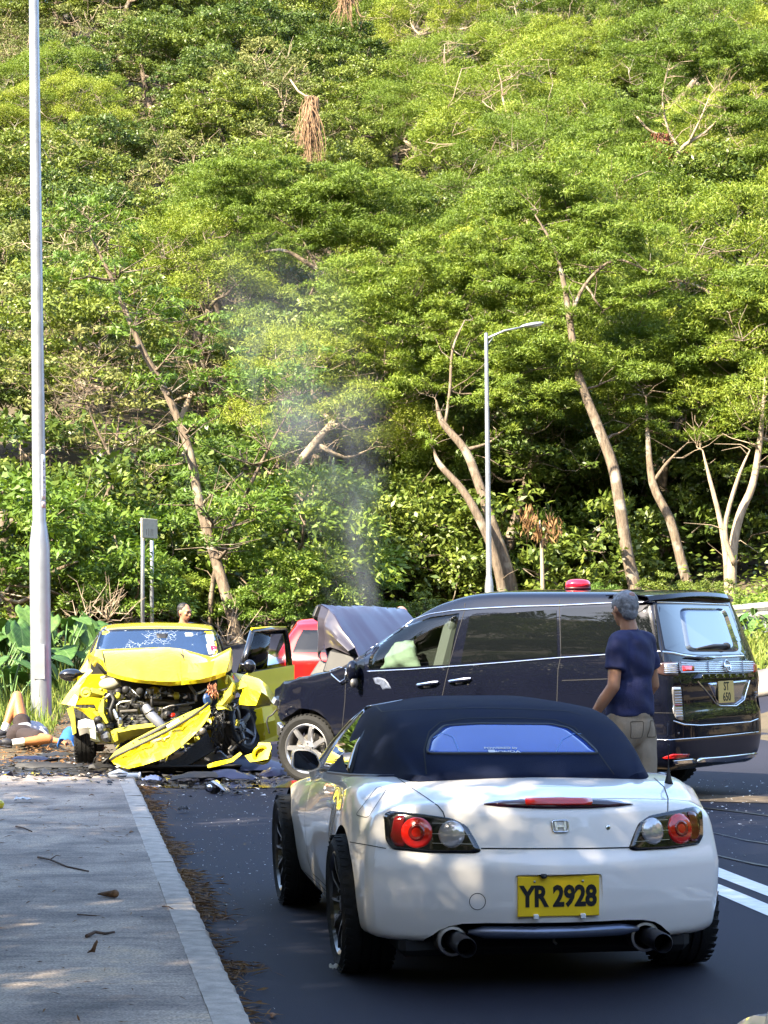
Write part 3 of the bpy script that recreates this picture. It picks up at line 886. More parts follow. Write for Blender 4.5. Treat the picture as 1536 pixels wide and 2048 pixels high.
special('dark_limbed_acacia', 'acacia with dark crooked limbs in the middle of the forest, seen through the smoke', 'acacia', 60,
        [([(740, 870, 0), (690, 850, 0), (650, 830, .1), (600, 820, .2)], [.13, .12, .10, .05]),
         ([(740, 860, .3), (700, 600, .3), (660, 560, .3), (620, 530, .4), (560, 500, .5), (480, 520, .6)], [.14, .11, .09, .075, .055, .02]),
         ([(690, 590, .3), (640, 545, .3), (600, 470, .5), (560, 440, .6)], [.06, .05, .035, .02])],
        [(560, 400, .8, 1.0), (470, 440, .8, 1.0), (430, 370, 1, 1.0), (520, 350, 1, 1.0), (640, 430, .6, 1.1), (700, 480, .4, 1.0), (610, 500, .5, .8), (440, 520, .6, .9), (760, 400, .8, 1.1),
         (690, 380, .9, 1.0), (520, 660, .3, 1.0), (740, 780, -.2, .9), (690, 770, -.3, .8), (800, 480, .6, 1.0), (600, 600, .2, .7)],
        'bark_grey', 17, twigs=110)
special('slender_vine_tree', 'slender reddish tree left of the road sign, half overgrown', 'olive', 45,
        [([(140, 1150, 0), (180, 1060, 0), (215, 990, 0), (230, 900, .1), (238, 840, .2)], [.08, .07, .06, .045, .02]),
         ([(130, 1150, .6), (160, 1000, .6), (240, 1010, .4), (180, 900, .5)], [.06, .05, .035, .02]),
         ([(225, 920, .1), (190, 850, 0), (170, 800, 0)], [.04, .03, .012])],
        [(238, 800, .2, .7), (170, 760, .3, .7), (110, 820, .6, .7), (280, 880, .3, .6), (130, 900, .6, .6), (310, 960, .2, .5), (60, 750, .8, .7), (200, 700, .6, .7), (100, 980, .3, .6)],
        'bark_brown', 18, dens=.8, twigs=200)

def build_understory():
    rng = np.random.default_rng(5)
    # (px, Y, scale, kind, label)
    L = [(60, 40.5, 1.25, 'bigbush', 'bright drooping bush left of the near lamp post'),
         (155, 44.0, 1.15, 'bush', 'bush between the near lamp post and the road sign'),
         (250, 46.0, 1.30, 'bush', 'leafy bush right behind the road sign'),
         (330, 45.0, 1.10, 'bigbush', 'light green bush above the roof of the yellow car'),
         (545, 46.0, 1.35, 'bigbush', 'large bright bush left of the rising smoke'),
         (395, 47.5, 1.50, 'bush', 'tall bush behind the leaning tree'),
         (640, 54.2, 1.35, 'bush', 'dark bush at the root of the smoke'),
         (720, 53.2, 1.40, 'bush', 'round glossy bush above the raised bonnet of the van'),
         (800, 54.2, 1.45, 'bush', 'glossy bush above the windscreen of the van'),
         (880, 54.2, 1.35, 'bush', 'glossy bush left of the far lamp post'),
         (940, 57.2, 1.50, 'bush', 'dark bush behind the far lamp post'),
         (1060, 54.2, 1.70, 'bush', 'tall dark bush between the far lamp post and the bent acacia'),
         (1130, 57.2, 2.00, 'bush', 'tallest dark bush left of the bent trunk'),
         (1200, 55.7, 1.40, 'bush', 'bush right above the red beacon'),
         (1310, 56.2, 1.60, 'bush', 'vine covered bush right of the bent trunk'),
         (1420, 59.2, 1.40, 'bush', 'dark bush between the slanting acacia and the pale stems'),
         (1520, 58.2, 1.50, 'bush', 'dark bush above the guard rail'),
         (1000, 59.2, 2.00, 'bush', 'dark bush filling the gap behind the twin trunks'),
         (30, 45.0, 1.80, 'bush', 'tall bush at the left edge behind the near lamp post'),
         (470, 50.0, 1.80, 'bush', 'tall dark bush behind the red car'),
         (600, 58.2, 1.90, 'bush', 'tall dark bush behind the smoke'),
         (1260, 61.2, 2.20, 'bush', 'tall shaded bush far behind the grey-haired man'),
         (1380, 62.2, 2.10, 'bush', 'tall shaded bush far behind the slanting acacia'),
         (1480, 63.2, 2.20, 'bush', 'tall shaded bush far behind the pale stems'),
         (760, 59.2, 2.00, 'bush', 'tall shaded bush behind the smoke and the van'),
         (860, 61.2, 2.10, 'bush', 'tall shaded bush far left of the lamp post'),
         (200, 51.0, 2.00, 'bush', 'tall shaded bush far behind the road sign'),
         (320, 52.0, 1.90, 'bush', 'tall shaded bush far behind the leaning tree'),
         (100, 50.0, 2.00, 'bush', 'tall shaded bush far behind the near lamp post'),
         (385, 44.5, .5, 'bigbush', 'low bright bush right of the watching man\'s head'), (530, 43.5, .5, 'bigbush', 'low bright bush above the open yellow door'), (585, 43.5, .72, 'bigbush', 'low bright bush above the roof of the red car'),
         (640, 45.0, .6, 'bush', 'low bush just left of the foot of the smoke'), (745, 46.5, .5, 'bigbush', 'low bright bush right of the foot of the smoke'), (845, 47.0, .42, 'bush', 'low bush above the van\'s windscreen'),
         (1050, 47.5, .36, 'bigbush', 'low bright bush at the foot of the twin trunks'), (1215, 47.5, .38, 'bigbush', 'low bright bush behind the grey-haired man\'s head'), (1330, 48.0, .40, 'bush', 'low bush right of the bent trunk\'s foot'),
         (1425, 47.0, .36, 'bush', 'low bush left of the pale stems'), (240, 41.5, .7, 'bigbush', 'low bright bush between the sign posts and the lamp post')]
    for px, Y, s, k, lab in L:
        x = (px - 768) / FPX * Y
        kk = (k, int(rng.integers(0, 2)) if k == 'bush' else 0)
        t = tree_obj('bush', lab, 'bush', TREE[kk], (x, Y, float(gz(x, Y)) - .55 * s), rng.uniform(0, 6), s, 'bushes at the foot of the hillside')
    # ground cover at the edge of the wood
    n = 26000
    X = rng.uniform(-9, 10, n); Y = rng.uniform(37.5, 54, n)
    ok = (X < kerb_x(Y) - 2.0) | (Y > 44 - .15 * X) | ((X > 5.2) & (Y > 35.5))
    X, Y = X[ok], Y[ok]; n = len(X)
    H = .1 + .45 * rng.random(n) * (.5 + .5 * np.sin(X * 2.3) * np.sin(Y * 1.9))
    C = np.stack([X, Y, gz(X, Y) + H], 1)
    D = rng.normal(size=(n, 3)); D[:, 2] = .3
    V = leaf_data(rng, C, D, .07 + .10 * rng.random(n), .03 + .035 * rng.random(n), 1.0)
    me = leaf_mesh('undergrowth', V, np.clip(rng.normal(.5, .2, n), 0, 1), MATS['fresh_leaf'])
    o = bpy.data.objects.new('undergrowth', me); COL.objects.link(o); tag(o, kind='stuff')
    # forest floor leaves higher up, so that no bare soil shines through
    n = 48000
    Y = 50 + 62 * rng.random(n) ** .8; X = rng.uniform(-1, 1, n) * (768 / FPX * Y + 3)
    C = np.stack([X, Y, gz(X, Y) + rng.uniform(.05, 1.3, n)], 1)
    D = rng.normal(size=(n, 3)); D[:, 2] = .2
    V = leaf_data(rng, C, D, .11 + .15 * rng.random(n), .05 + .06 * rng.random(n), 1.0)
    me = leaf_mesh('hillside_undergrowth', V, np.clip(rng.normal(.4, .2, n), 0, 1), MATS['broad_leaf'])
    o = bpy.data.objects.new('hillside_undergrowth', me); COL.objects.link(o); tag(o, kind='stuff')
    # grass at the left verge
    n = 5200
    X = rng.uniform(-7.5, -4.0, n); Y = rng.uniform(29.5, 37, n)
    ok = X < kerb_x(Y) - .75
    X, Y = X[ok], Y[ok]; n = len(X)
    L = .12 + .5 * rng.random(n) ** 2 * (.3 + .7 * (np.sin(X * 3) * np.cos(Y * 2.2) > -.2))
    D = rng.normal(size=(n, 3)) * .3; D[:, 2] = 1
    V = leaf_data(rng, np.stack([X, Y, gz(X, Y) + L * .45], 1), D, L, .012 + .012 * rng.random(n), 0)
    me = leaf_mesh('grass', V, rng.random(n), MATS['grass_blade'])
    o = bpy.data.objects.new('grass', me); COL.objects.link(o); tag(o, kind='stuff')
    # bright grass on the right bank
    n = 5200
    X = rng.uniform(4.6, 9.5, n); Y = rng.uniform(34.6, 38.6, n)
    L = .06 + .16 * rng.random(n)
    D = rng.normal(size=(n, 3)) * .5; D[:, 2] = .8
    V = leaf_data(rng, np.stack([X, Y, gz(X, Y) + L * .45], 1), D, L * 1.2, .02 + .03 * rng.random(n), 0)
    me = leaf_mesh('bank_grass', V, np.clip(rng.random(n) + .25, 0, 1), MATS['grass_blade'])
    o = bpy.data.objects.new('bank_grass', me); COL.objects.link(o); tag(o, kind='stuff')
    # fallen dry leaves on the verge
    n = 2600
    X = rng.uniform(-6.5, -2.9, n); Y = rng.uniform(23.5, 33, n)
    ok = X < kerb_x(Y) - .1
    X, Y = X[ok], Y[ok]; n = len(X)
    D = rng.normal(size=(n, 3)); D[:, 2] *= .15
    V = leaf_data(rng, np.stack([X, Y, gz(X, Y) + .035 + .02 * rng.random(n)], 1), D, .04 + .05 * rng.random(n), .014 + .018 * rng.random(n), 3)
    me = leaf_mesh('leaf_litter', V, rng.random(n), MATS['dry_leaf'])
    o = bpy.data.objects.new('leaf_litter', me); COL.objects.link(o); tag(o, kind='stuff')
build_understory()

def build_big_leaf_plants():
    rng = random.Random(8)
    # heart-shaped leaf, folded along its midrib, with rippled edge
    me_l = []
    for v in range(3):
        b = MB(); rows = []
        nu, nv = 9, 8
        for i in range(nu):
            t = i / (nu - 1)
            w = .5 * math.sin(math.pi * min(1, t * .93 + .06)) ** .7 * (1.1 - .55 * t) * 1.25
            row = []
            for j in range(nv):
                q = j / (nv - 1) * 2 - 1
                yy = t - .22 * abs(q) * (1 - t) * 1.1
                z = .10 * abs(q) * w - .22 * t * t + .018 * math.sin(t * 26 + v) * abs(q)
                row.append((q * w * .8, yy - .1, z))
            rows.append(row)
        b.sheet(rows, .006)
        me = b.mesh('leaf', MATS['big_leaf'])
        a = me.attributes.new('tint', 'FLOAT', 'POINT'); a.data.foreach_set('value', [.3 + .25 * v + .1 * random.Random(v).random()] * len(me.vertices))
        me_l.append(me)
    sb = MB(); sb.tube([(0, 0, 0), (.02, .05, .5), (.0, .16, 1.0)], [.018, .014, .009], n=5)
    me_s = sb.mesh('stem', mat('stem_green', (.10, .19, .06), .5, var=.2))
    P = [(8, 36.0, 1.25, 'big-leaved plant at the left edge of the photo'), (35, 37.0, 1.3, 'big-leaved plant just left of the near lamp post'),
         (118, 36.5, 1.15, 'big-leaved plant just right of the near lamp post'), (150, 37.5, 1.1, 'big-leaved plant by the wing mirror of the yellow car'),
         (20, 33.5, .95, 'low big-leaved plant above the raised knee of the lying man'), (52, 34.5, .9, 'low big-leaved plant touching the near lamp post on its left'),
         (1518, 38.6, .55, 'single big-leaved plant in front of the guard rail'), (1494, 39.2, .5, 'dark big-leaved plant left under the guard rail'),
         (-10, 34.5, 1.2, 'big-leaved plant cut by the left edge of the photo')]
    for px, Y, s, lab in P:
        x = (px - 768) / FPX * Y
        t = thing('elephant_ear_plant', lab, 'plant', (x, Y, float(gz(x, Y)) - .03), rng.uniform(0, 6), 'elephant-ear plants on the verges')
        n = 12 if s > .9 else 7
        for k in range(n):
            a = 6.283 * k / n + rng.uniform(-.4, .4)
            h = s * rng.uniform(.45, 1.1); lean = rng.uniform(.2, .55)
            st = bpy.data.objects.new('stem', me_s); COL.objects.link(st); st.parent = t
            st.rotation_euler = (-lean, 0, a); st.scale = (s, s, h)
            tip = Matrix.Rotation(a, 3, 'Z') @ Matrix.Rotation(-lean, 3, 'X') @ Vector((0, .16 * s, h))
            lf = bpy.data.objects.new('leaf', me_l[rng.randrange(3)]); COL.objects.link(lf); lf.parent = t
            lf.location = tip
            q = s * rng.uniform(.26, .50)
            lf.scale = (q, q, q)
            lf.rotation_euler = (rng.uniform(-1.0, -.1), rng.uniform(-.3, .3), a + rng.uniform(-.3, .3))
build_big_leaf_plants()

def build_shade_trees():
    # roadside trees to the left and behind: they shade the road and the two nearer cars
    rng = np.random.default_rng(3)
    spots = [(-6.4, 13.0, 1.25), (-6.2, 10.2, 1.4), (-9.0, 7.6, 1.3), (-6.0, 5.2, 1.45), (-9.6, 2.6, 1.4), (-5.4, .6, 1.45), (-8.6, -2.6, 1.5), (-4.6, -4.2, 1.5), (-4.2, 8.0, 1.3), (-10.8, 6.2, 1.4), (-11.4, 10.4, 1.25)]
    words = ['nearest the van', 'beside the white car', 'behind the second', 'level with the camera', 'farthest left', 'closest to the kerb', 'behind the camera', 'last beside the kerb', 'last on the left', 'in the second row', 'in the second row towards the wreck']
    for i, (x, y, s) in enumerate(spots):
        tree_obj('roadside_tree', 'tall shading roadside tree left of the road, %s' % words[i], 'tree', TREE['acacia' if i % 3 else 'broad', i % 3], (x, y, 0), rng.uniform(0, 6), s, 'shading trees beside the pavement')
    # the wooded slopes around the place: they close the horizon left, right and behind
    k = 0
    for ring, (rad, sc) in enumerate(((19, 1.0), (25, 1.25), (32, 1.5))):
        for i in range(46):
            a = 6.2832 * (i + .5 * (ring % 2)) / 46
            x, y = -.5 + rad * math.cos(a) * 1.0 + rng.normal() * .8, 13 + rad * 1.15 * math.sin(a) + rng.normal() * .8
            if y > 34 and abs(x) < 24: continue
            if y > 20 and x < 0: continue
            if y > 10 and abs(x) < 768 / FPX * y + 3.2: continue
            kind = ('broad', 'acacia', 'olive')[int(rng.integers(0, 3))]
            if x > 6 and y > 6:
                if ring: continue
                sc = .55
            tree_obj('surrounding_tree', 'tree of the wooded slopes enclosing the road, outside the photographed view', 'tree', TREE[kind, int(rng.integers(0, 2))], (x, y, float(gz(x, y)) - .1), rng.uniform(0, 6), sc * rng.uniform(.85, 1.1), 'trees of the surrounding slopes')
        for i in range(60):
            if ring: break
            a = 6.2832 * i / 60; x, y = -.5 + 16.5 * math.cos(a) + rng.normal() * .6, 13 + 19.5 * math.sin(a) + rng.normal() * .6
            if y > 10 and abs(x) < 768 / FPX * y + 2.6: continue
            if y > 30: continue
            tree_obj('surrounding_bush', 'bush at the foot of the wooded slopes, outside the photographed view', 'bush', TREE['bush', i % 2], (x, y, float(gz(x, y)) - .2), rng.uniform(0, 6), rng.uniform(1.1, 1.6), 'bushes of the surrounding slopes')
build_shade_trees()

def dead_growth():
    rng = np.random.default_rng(21)
    def vine(label, px, py0, py1, Y, w, n, mt, lean=0.0):
        o = at(px, Y, zat(py0, Y)); t = thing('dead_vine', label, 'dead vine', o)
        Hh = zat(py0, Y) - zat(py1, Y)
        b = MB()
        for k in range(n):
            f = rng.random() ** .5; x0, y0 = rng.normal() * w * .18, rng.normal() * .15
            x1 = x0 + rng.normal() * w * .5; L = Hh * (.45 + .55 * rng.random())
            pts = [(x0 + (x1 - x0) * t_ + .05 * rng.normal() + lean * t_, y0 + .08 * rng.normal() - .25 * t_, -L * t_) for t_ in (0, .25, .5, .75, 1)]
            b.tube(pts, [.02, .018, .015, .012, .006], n=4, caps=False)
        o = b.build('strands', mt, t); o['kind'] = 'stuff'
        b = MB(); b.tube([(-.75, .5, .75), (-.62, .2, .5), (-.45, 0, .22), (-.2, 0, .05), (.1, 0, .02)], [.03, .035, .04, .045, .03], n=7); b.build('branch', MATS['twig_pale'], t)
    vine('column of dead brown vine hanging in the upper middle of the forest', 622, 195, 345, 79, .55, 130, mat('dead_brown', (.24, .15, .085), .9, var=.4))
    vine('dead vine hanging at the top edge of the forest, right of centre', 694, -30, 60, 92, .6, 60, MATS['dead_brown'])
    vine('reddish dead vine beside the bare pale branches, upper right', 1322, 270, 340, 66.5, .8, 90, mat('dead_red', (.22, .09, .05), .9, var=.3), .1)
    # small tree with a bunch of dead orange leaves
    Y = 50.5; o = at(1088, Y, float(gz(at(1088, Y, 0).x, Y)))
    t = thing('sapling', 'thin sapling with bunches of dead orange leaves, left of the red beacon', 'tree', o)
    top = zat(1040, Y) - o.z
    b = MB(); b.tube([(0, 0, -.3), (-.03, 0, top * .4), (-.05, 0, top * .75), (-.10, 0, top)], [.055, .05, .04, .02], n=8); b.tube([(-.05, 0, top * .75), (.12, -.1, top * .95)], [.03, .012], n=6); b.build('trunk', MATS['twig_pale'], t)
    C, D = [], []
    for c, r in (((-.34, -.1, top * .99), .17), ((.16, -.15, top * .93), .19), ((-.15, -.1, top * .88), .07)):
        for k in range(90):
            C.append(np.array(c) + rng.normal(size=3) * r * np.array([.55, .55, .8])); d = rng.normal(size=3) * .35; d[2] -= 1; D.append(d)
    V = leaf_data(rng, np.array(C), np.array(D), .16 + .10 * rng.random(len(C)), .035 + .02 * rng.random(len(C)), 0)
    me = leaf_mesh('dead_leaves', V, np.clip(.6 + .25 * rng.normal(size=len(C)), 0, 1), MATS['dry_leaf'])
    q = bpy.data.objects.new('dead_leaves', me); COL.objects.link(q); q.parent = t; q['kind'] = 'stuff'
    # bare shrub in the smoke and bare twigs at the left verge
    def bare(label, px, py, Y, n, sz):
        o = at(px, Y, max(float(gz(at(px, Y, 0).x, Y)), zat(py, Y))); t = thing('bare_shrub', label, 'shrub', o)
        b = MB()
        for k in range(n):
            d = rng.normal(size=3); d[2] = abs(d[2]) + .5; d /= np.linalg.norm(d); L = sz * rng.uniform(.5, 1)
            p1 = d * L * .45 + rng.normal(size=3) * .06; p2 = d * L + rng.normal(size=3) * .15
            b.tube([(0, 0, 0), p1, p2], [.014, .010, .004], n=4, caps=False)
            for q in range(3):
                e = d + rng.normal(size=3) * .6; e /= np.linalg.norm(e); p3 = p1 + (p2 - p1) * rng.random(); b.tube([p3, p3 + e * L * .35], [.006, .002], n=3, caps=False)
        q = b.build('twigs', MATS['twig_pale'], t); q['kind'] = 'stuff'
    bare('bare pale shrub between the road sign and the near lamp post', 215, 1240, 39.5, 14, .85)
    bare('leafless shrub showing through the smoke', 622, 1010, 49, 16, .9)
    bare('bare pale shrub low behind the yellow car\'s left pillar', 165, 1255, 39, 10, .6)
    bare('bare twigs left of the leaning trunk at its foot', 455, 1290, 41.5, 18, .8)
dead_growth()
# ------------------------------------------------------------------ vehicle toolkit
def cr(p0, p1, p2, p3, t):
    return .5 * ((2 * p1) + (-p0 + p2) * t + (2 * p0 - 5 * p1 + 4 * p2 - p3) * t * t + (-p0 + 3 * p1 - 3 * p2 + p3) * t ** 3)
def hermite_table(xs, Y, xq):
    "monotone-limited cubic through (xs, Y); Y may be (n, k)"
    xs = np.asarray(xs, float); Y = np.asarray(Y, float)
    h = np.diff(xs); d = np.diff(Y, axis=0) / h[:, None]
    m = np.zeros_like(Y)
    m[1:-1] = np.where(d[:-1] * d[1:] > 0, 2 * d[:-1] * d[1:] / (d[:-1] + d[1:] + np.where(d[:-1] + d[1:] == 0, 1e-12, 0)), 0)
    m[0], m[-1] = d[0], d[-1]
    out = []
    for x in xq:
        i = int(np.clip(np.searchsorted(xs, x) - 1, 0, len(h) - 1))
        t = (x - xs[i]) / h[i]; t2, t3 = t * t, t ** 3
        out.append((2 * t3 - 3 * t2 + 1) * Y[i] + (t3 - 2 * t2 + t) * h[i] * m[i] + (-2 * t3 + 3 * t2) * Y[i + 1] + (t3 - t2) * h[i] * m[i + 1])
    return np.array(out)
def curve2(ctrl, n):
    "Catmull-Rom through 2D control points, n segments in all, even in parameter"
    P = [np.array(c, float) for c in ctrl]
    k = len(P) - 1
    out = []
    for q in np.linspace(0, k, n + 1):
        i = min(int(q), k - 1); t = q - i
        p0 = P[i - 1] if i > 0 else 2 * P[0] - P[1]
        p3 = P[i + 2] if i + 2 <= k else 2 * P[k] - P[k - 1]
        out.append(cr(p0, P[i], P[i + 1], p3, t))
    return np.array(out)
def loft_body(stations, imax, N=14, step=.06, deform=None, rows=22, cap=True):
    """stations: [(y, [(x, z) half profile from bottom centre to top centre])]; imax = index of the widest control point.
    returns MB of a closed solid; both ends are capped with a grid so that deform() can shape them"""
    ys = [s[0] for s in stations]
    K = len(stations[0][1])
    Yt = np.array([[c for p in s[1] for c in p] for s in stations], float)
    n = max(2, int((ys[-1] - ys[0]) / step))
    yq = np.unique(np.round(np.concatenate([np.linspace(ys[0], ys[-1], n + 1), ys]), 4))
    T = hermite_table(ys, Yt, yq).reshape(len(yq), K, 2)
    b = MB()
    rings = []
    for yi, prof in zip(yq, T):
        lo = curve2(prof[:imax + 1], N); hi = curve2(prof[imax:], N)
        half = np.concatenate([lo, hi[1:]])            # 2N+1 points, right side
        half[0, 0] = 0; half[-1, 0] = 0
        half[:, 0] = np.maximum(half[:, 0], 0)
        rings.append([(x, yi, z) for x, z in half] + [(-x, yi, z) for x, z in half[1:-1][::-1]])
    m = len(rings[0])
    V = [p for r in rings for p in r]
    F = []
    for i in range(len(rings) - 1):
        for j in range(m):
            j2 = (j + 1) % m
            F.append((i * m + j, i * m + j2, (i + 1) * m + j2, (i + 1) * m + j))
    def addcap(i, flip):
        base = i * m; r = rings[i]
        H = 2 * N
        lo = {}; hi = {}
        for j in range(-N, N + 1):
            lo[j] = base + (j if j >= 0 else m + j)
            hi[j] = base + (H - j if j >= 0 else H - j)
        # column j: from lo[j] to hi[j]; j = +-N degenerate
        grid = {}
        for j in range(-N + 1, N):
            col = [lo[j]]
            a = np.array(V[lo[j]]); c = np.array(V[hi[j]])
            for q in range(1, rows):
                V.append(tuple(a + (c - a) * q / rows)); col.append(len(V) - 1)
            col.append(hi[j]); grid[j] = col
        for j in range(-N + 1, N - 1):
            A, B = grid[j], grid[j + 1]
            for q in range(rows):
                f = (A[q], B[q], B[q + 1], A[q + 1]); F.append(f[::-1] if flip else f)
        for j, sgn in ((N - 1, 1), (-N + 1, -1)):
            A = grid[j]; tip = lo[N] if sgn > 0 else lo[-N]
            for q in range(rows):
                f = (A[q], tip, A[q + 1]) if sgn > 0 else (A[q], A[q + 1], tip)
                F.append(f[::-1] if flip else f)
    if cap:
        addcap(0, False); addcap(len(rings) - 1, True)
    if deform: V = [deform(*p) for p in V]
    b.add(V, F, 0, True)
    return b
def inset(prof, d, zc):
    "profile pulled inwards by d, for rounded ends"
    xm = max(p[0] for p in prof); zs = [p[1] for p in prof]; zh = max(max(zs) - zc, zc - min(zs))
    return [(x * (1 - d / xm), zc + (z - zc) * (1 - d / zh)) for x, z in prof]

class Surf:
    "ray casting from the photo's viewpoint on to a vehicle's own surface, in the vehicle's coordinates"
    def __init__(s, objs, root):
        V, F = [], []
        for o in objs:
            b = len(V)
            V += [v.co.copy() for v in o.data.vertices]
            F += [[b + i for i in p.vertices] for p in o.data.polygons]
        s.bvh = BVHTree.FromPolygons(V, F)
        bpy.context.view_layer.update()
        s.M = Matrix.LocRotScale(root.location, root.rotation_euler, root.scale)
        s.Mi = s.M.inverted()
        s.o = s.Mi @ Vector((0, 0, CAMH))
        s.lim = None
    def d(s, px, py):
        return (s.Mi.to_3x3() @ Vector(((px - 768) / FPX, 1.0, (HOR - py) / FPX))).normalized()
    def hit(s, px, py):
        d = s.d(px, py)
        p, n, i, t = s.bvh.ray_cast(s.o, d)
        if p is None:
            # just off the silhouette: nearest point of the surface to the ray
            best = None
            for t in np.arange(5, 40, .25):
                q = s.o + d * float(t)
                r = s.bvh.find_nearest(q)
                if best is None or r[3] < best[3]: best = (*r[:3], r[3])
            p, n = best[0], best[1]
        if n.dot(d) > 0: n = -n
        return p, n
    def near(s, p):
        q, n, i, t = s.bvh.find_nearest(p)
        return q, n
def dens(pts, step, closed=True):
    out = []
    k = len(pts)
    for i in range(k if closed else k - 1):
        a, b = pts[i], pts[(i + 1) % k]
        L = math.dist(a, b); n = max(1, int(round(L / step)))
        for q in range(n):
            t = q / n
            out.append(tuple(a[c] + (b[c] - a[c]) * t for c in range(len(a))))
    if not closed: out.append(tuple(pts[-1]))
    return out
def round_poly(pts, r, n=4):
    "polygon with rounded corners"
    out = []
    k = len(pts)
    for i in range(k):
        p0, p1, p2 = np.array(pts[i - 1], float), np.array(pts[i], float), np.array(pts[(i + 1) % k], float)
        a = p0 - p1; c = p2 - p1
        la, lc = np.linalg.norm(a), np.linalg.norm(c)
        q = min(r, la * .45, lc * .45)
        A, C = p1 + a / la * q, p1 + c / lc * q
        for j in range(n + 1):
            t = j / n
            out.append(tuple((1 - t) ** 2 * A + 2 * t * (1 - t) * p1 + t * t * C))
    return out
def patch(b, surf, outline, off=.004, dome=0.0, rings=6, step=5, m=0, mirror=False, sink=.006, center=None):
    "skin over a closed outline (photo pixels) lying on the surface; mirror puts it on the other flank as well"
    pts = dens(outline, step)
    c = center or tuple(np.mean(np.array(outline), axis=0))
    n = len(pts)
    rows = []
    for q in range(rings + 1):
        t = q / rings
        rows.append([surf.hit(p[0] + (c[0] - p[0]) * t, p[1] + (c[1] - p[1]) * t) for p in pts[:(n if q < rings else 1)]])
    for side in ((1, -1) if mirror else (1,)):
        V, F = [], []
        def put(p, nn, o):
            if side < 0:
                p = Vector((-p.x, p.y, p.z)); p2, n2 = surf.near(p)
                if (p2 - p).length < .05: p = p2
                nn = Vector((-nn.x, nn.y, nn.z))
            V.append(p + nn * o)
        for p, nn in rows[0]: put(p, nn, -sink)
        for q in range(rings):
            t = q / rings
            for p, nn in rows[q]: put(p, nn, off + dome * (1 - (1 - t) ** 2))
        put(*rows[rings][0], off + dome)
        for q in range(rings):
            for j in range(n):
                j2 = (j + 1) % n
                F.append((q * n + j, q * n + j2, (q + 1) * n + j2, (q + 1) * n + j))
        for j in range(n): F.append((rings * n + j, rings * n + (j + 1) % n, (rings + 1) * n))
        if side < 0: F = [f[::-1] for f in F]
        # orient outwards
        a, c2, d2 = V[n], V[n + 1], V[2 * n]
        nn = (c2 - a).cross(d2 - a)
        ref = rows[0][0][1]
        if side < 0: ref = Vector((-ref.x, ref.y, ref.z))
        if nn.dot(ref) < 0: F = [f[::-1] for f in F]
        b.add(V, F, m, True)
    return b
def seam(b, surf, pts, w=.004, off=.0012, closed=False, step=6, m=0, mirror=False, h=0.0):
    "narrow ribbon along photo-pixel points on the surface: panel gaps, trims; h > 0 makes it a raised strip"
    q = dens(pts, step, closed)
    H = [surf.hit(*p) for p in q]
    k = len(H)
    for side in ((1, -1) if mirror else (1,)):
        V, F = [], []
        PP = []
        for p, nn in H:
            if side < 0:
                p = Vector((-p.x, p.y, p.z)); p2, n2 = surf.near(p)
                if (p2 - p).length < .05: p = p2
                nn = Vector((-nn.x, nn.y, nn.z))
            PP.append((p, nn))
        for i, (p, nn) in enumerate(PP):
            a = PP[(i - 1) % k][0] if closed or i > 0 else p
            c = PP[(i + 1) % k][0] if closed or i < k - 1 else p
            t = (c - a)
            t = t.normalized() if t.length > 1e-9 else Vector((0, 0, 1))
            s_ = nn.cross(t).normalized()
            if h > 0: V += [p - s_ * w / 2 - nn * .003, p - s_ * w * .42 + nn * h, p + s_ * w * .42 + nn * h, p + s_ * w / 2 - nn * .003]
            else: V += [p - s_ * w / 2 + nn * off, p + s_ * w / 2 + nn * off]
        W = 4 if h > 0 else 2
        for i in range(k if closed else k - 1):
            i2 = (i + 1) % k
            for j in range(W - 1):
                F.append((i * W + j, i * W + j + 1, i2 * W + j + 1, i2 * W + j))
        if side < 0: F = [f[::-1] for f in F]
        b.add(V, F, m, h > 0)
    return b
def frame_at(p, n, up=Vector((0, 0, 1))):
    "matrix whose z is n, y as near to up as possible"
    n = n.normalized(); x = up.cross(n).normalized(); y = n.cross(x)
    M = Matrix((x, y, n)).transposed().to_4x4(); M.translation = p
    return M

M_BLACK = mat('black_plastic', (.012, .012, .014), .55, var=.2, scale=12, bump=.1)
M_GLOSSBLACK = mat('gloss_black', (.006, .006, .008), .12, coat=1.0, coatr=.03)
M_DARK = mat('underbody_dark', (.008, .008, .009), .8)
M_RUBBER = mat('rubber', (.0065, .0065, .007), .85, var=.25, scale=14, bump=.4, bscale=90)
M_CHROME = mat('chrome', (.78, .78, .80), .12, metal=1.0)
M_SATIN = mat('satin_metal', (.55, .56, .58), .35, metal=1.0, var=.06)
M_STEEL = mat('dirty_steel', (.22, .21, .20), .5, metal=.9, var=.35, scale=18)
M_SEAM = mat('panel_gap', (.01, .01, .012), .8)
M_GLASS = mat('tinted_glass', (.004, .005, .006), .015, ior=1.5)
M_REDLENS = mat('red_lens', (.62, .012, .006), .12, coat=1.0, coatr=.02)
M_DARKRED = mat('dark_red_lens', (.12, .004, .006), .1, coat=1.0, coatr=.02)
M_CLEARLENS = mat('clear_lens', (.52, .50, .50), .12, metal=.55, coat=1.0, coatr=.02)
M_AMBER = mat('amber_lens', (.5, .12, .02), .15, coat=1.0)
M_PLATEY = mat('yellow_plate', (.95, .62, .01), .4, var=.03, coat=.4)
M_PLATEK = mat('plate_black', (.008, .008, .01), .5)
M_WHITEP = mat('white_print', (.78, .78, .78), .5)

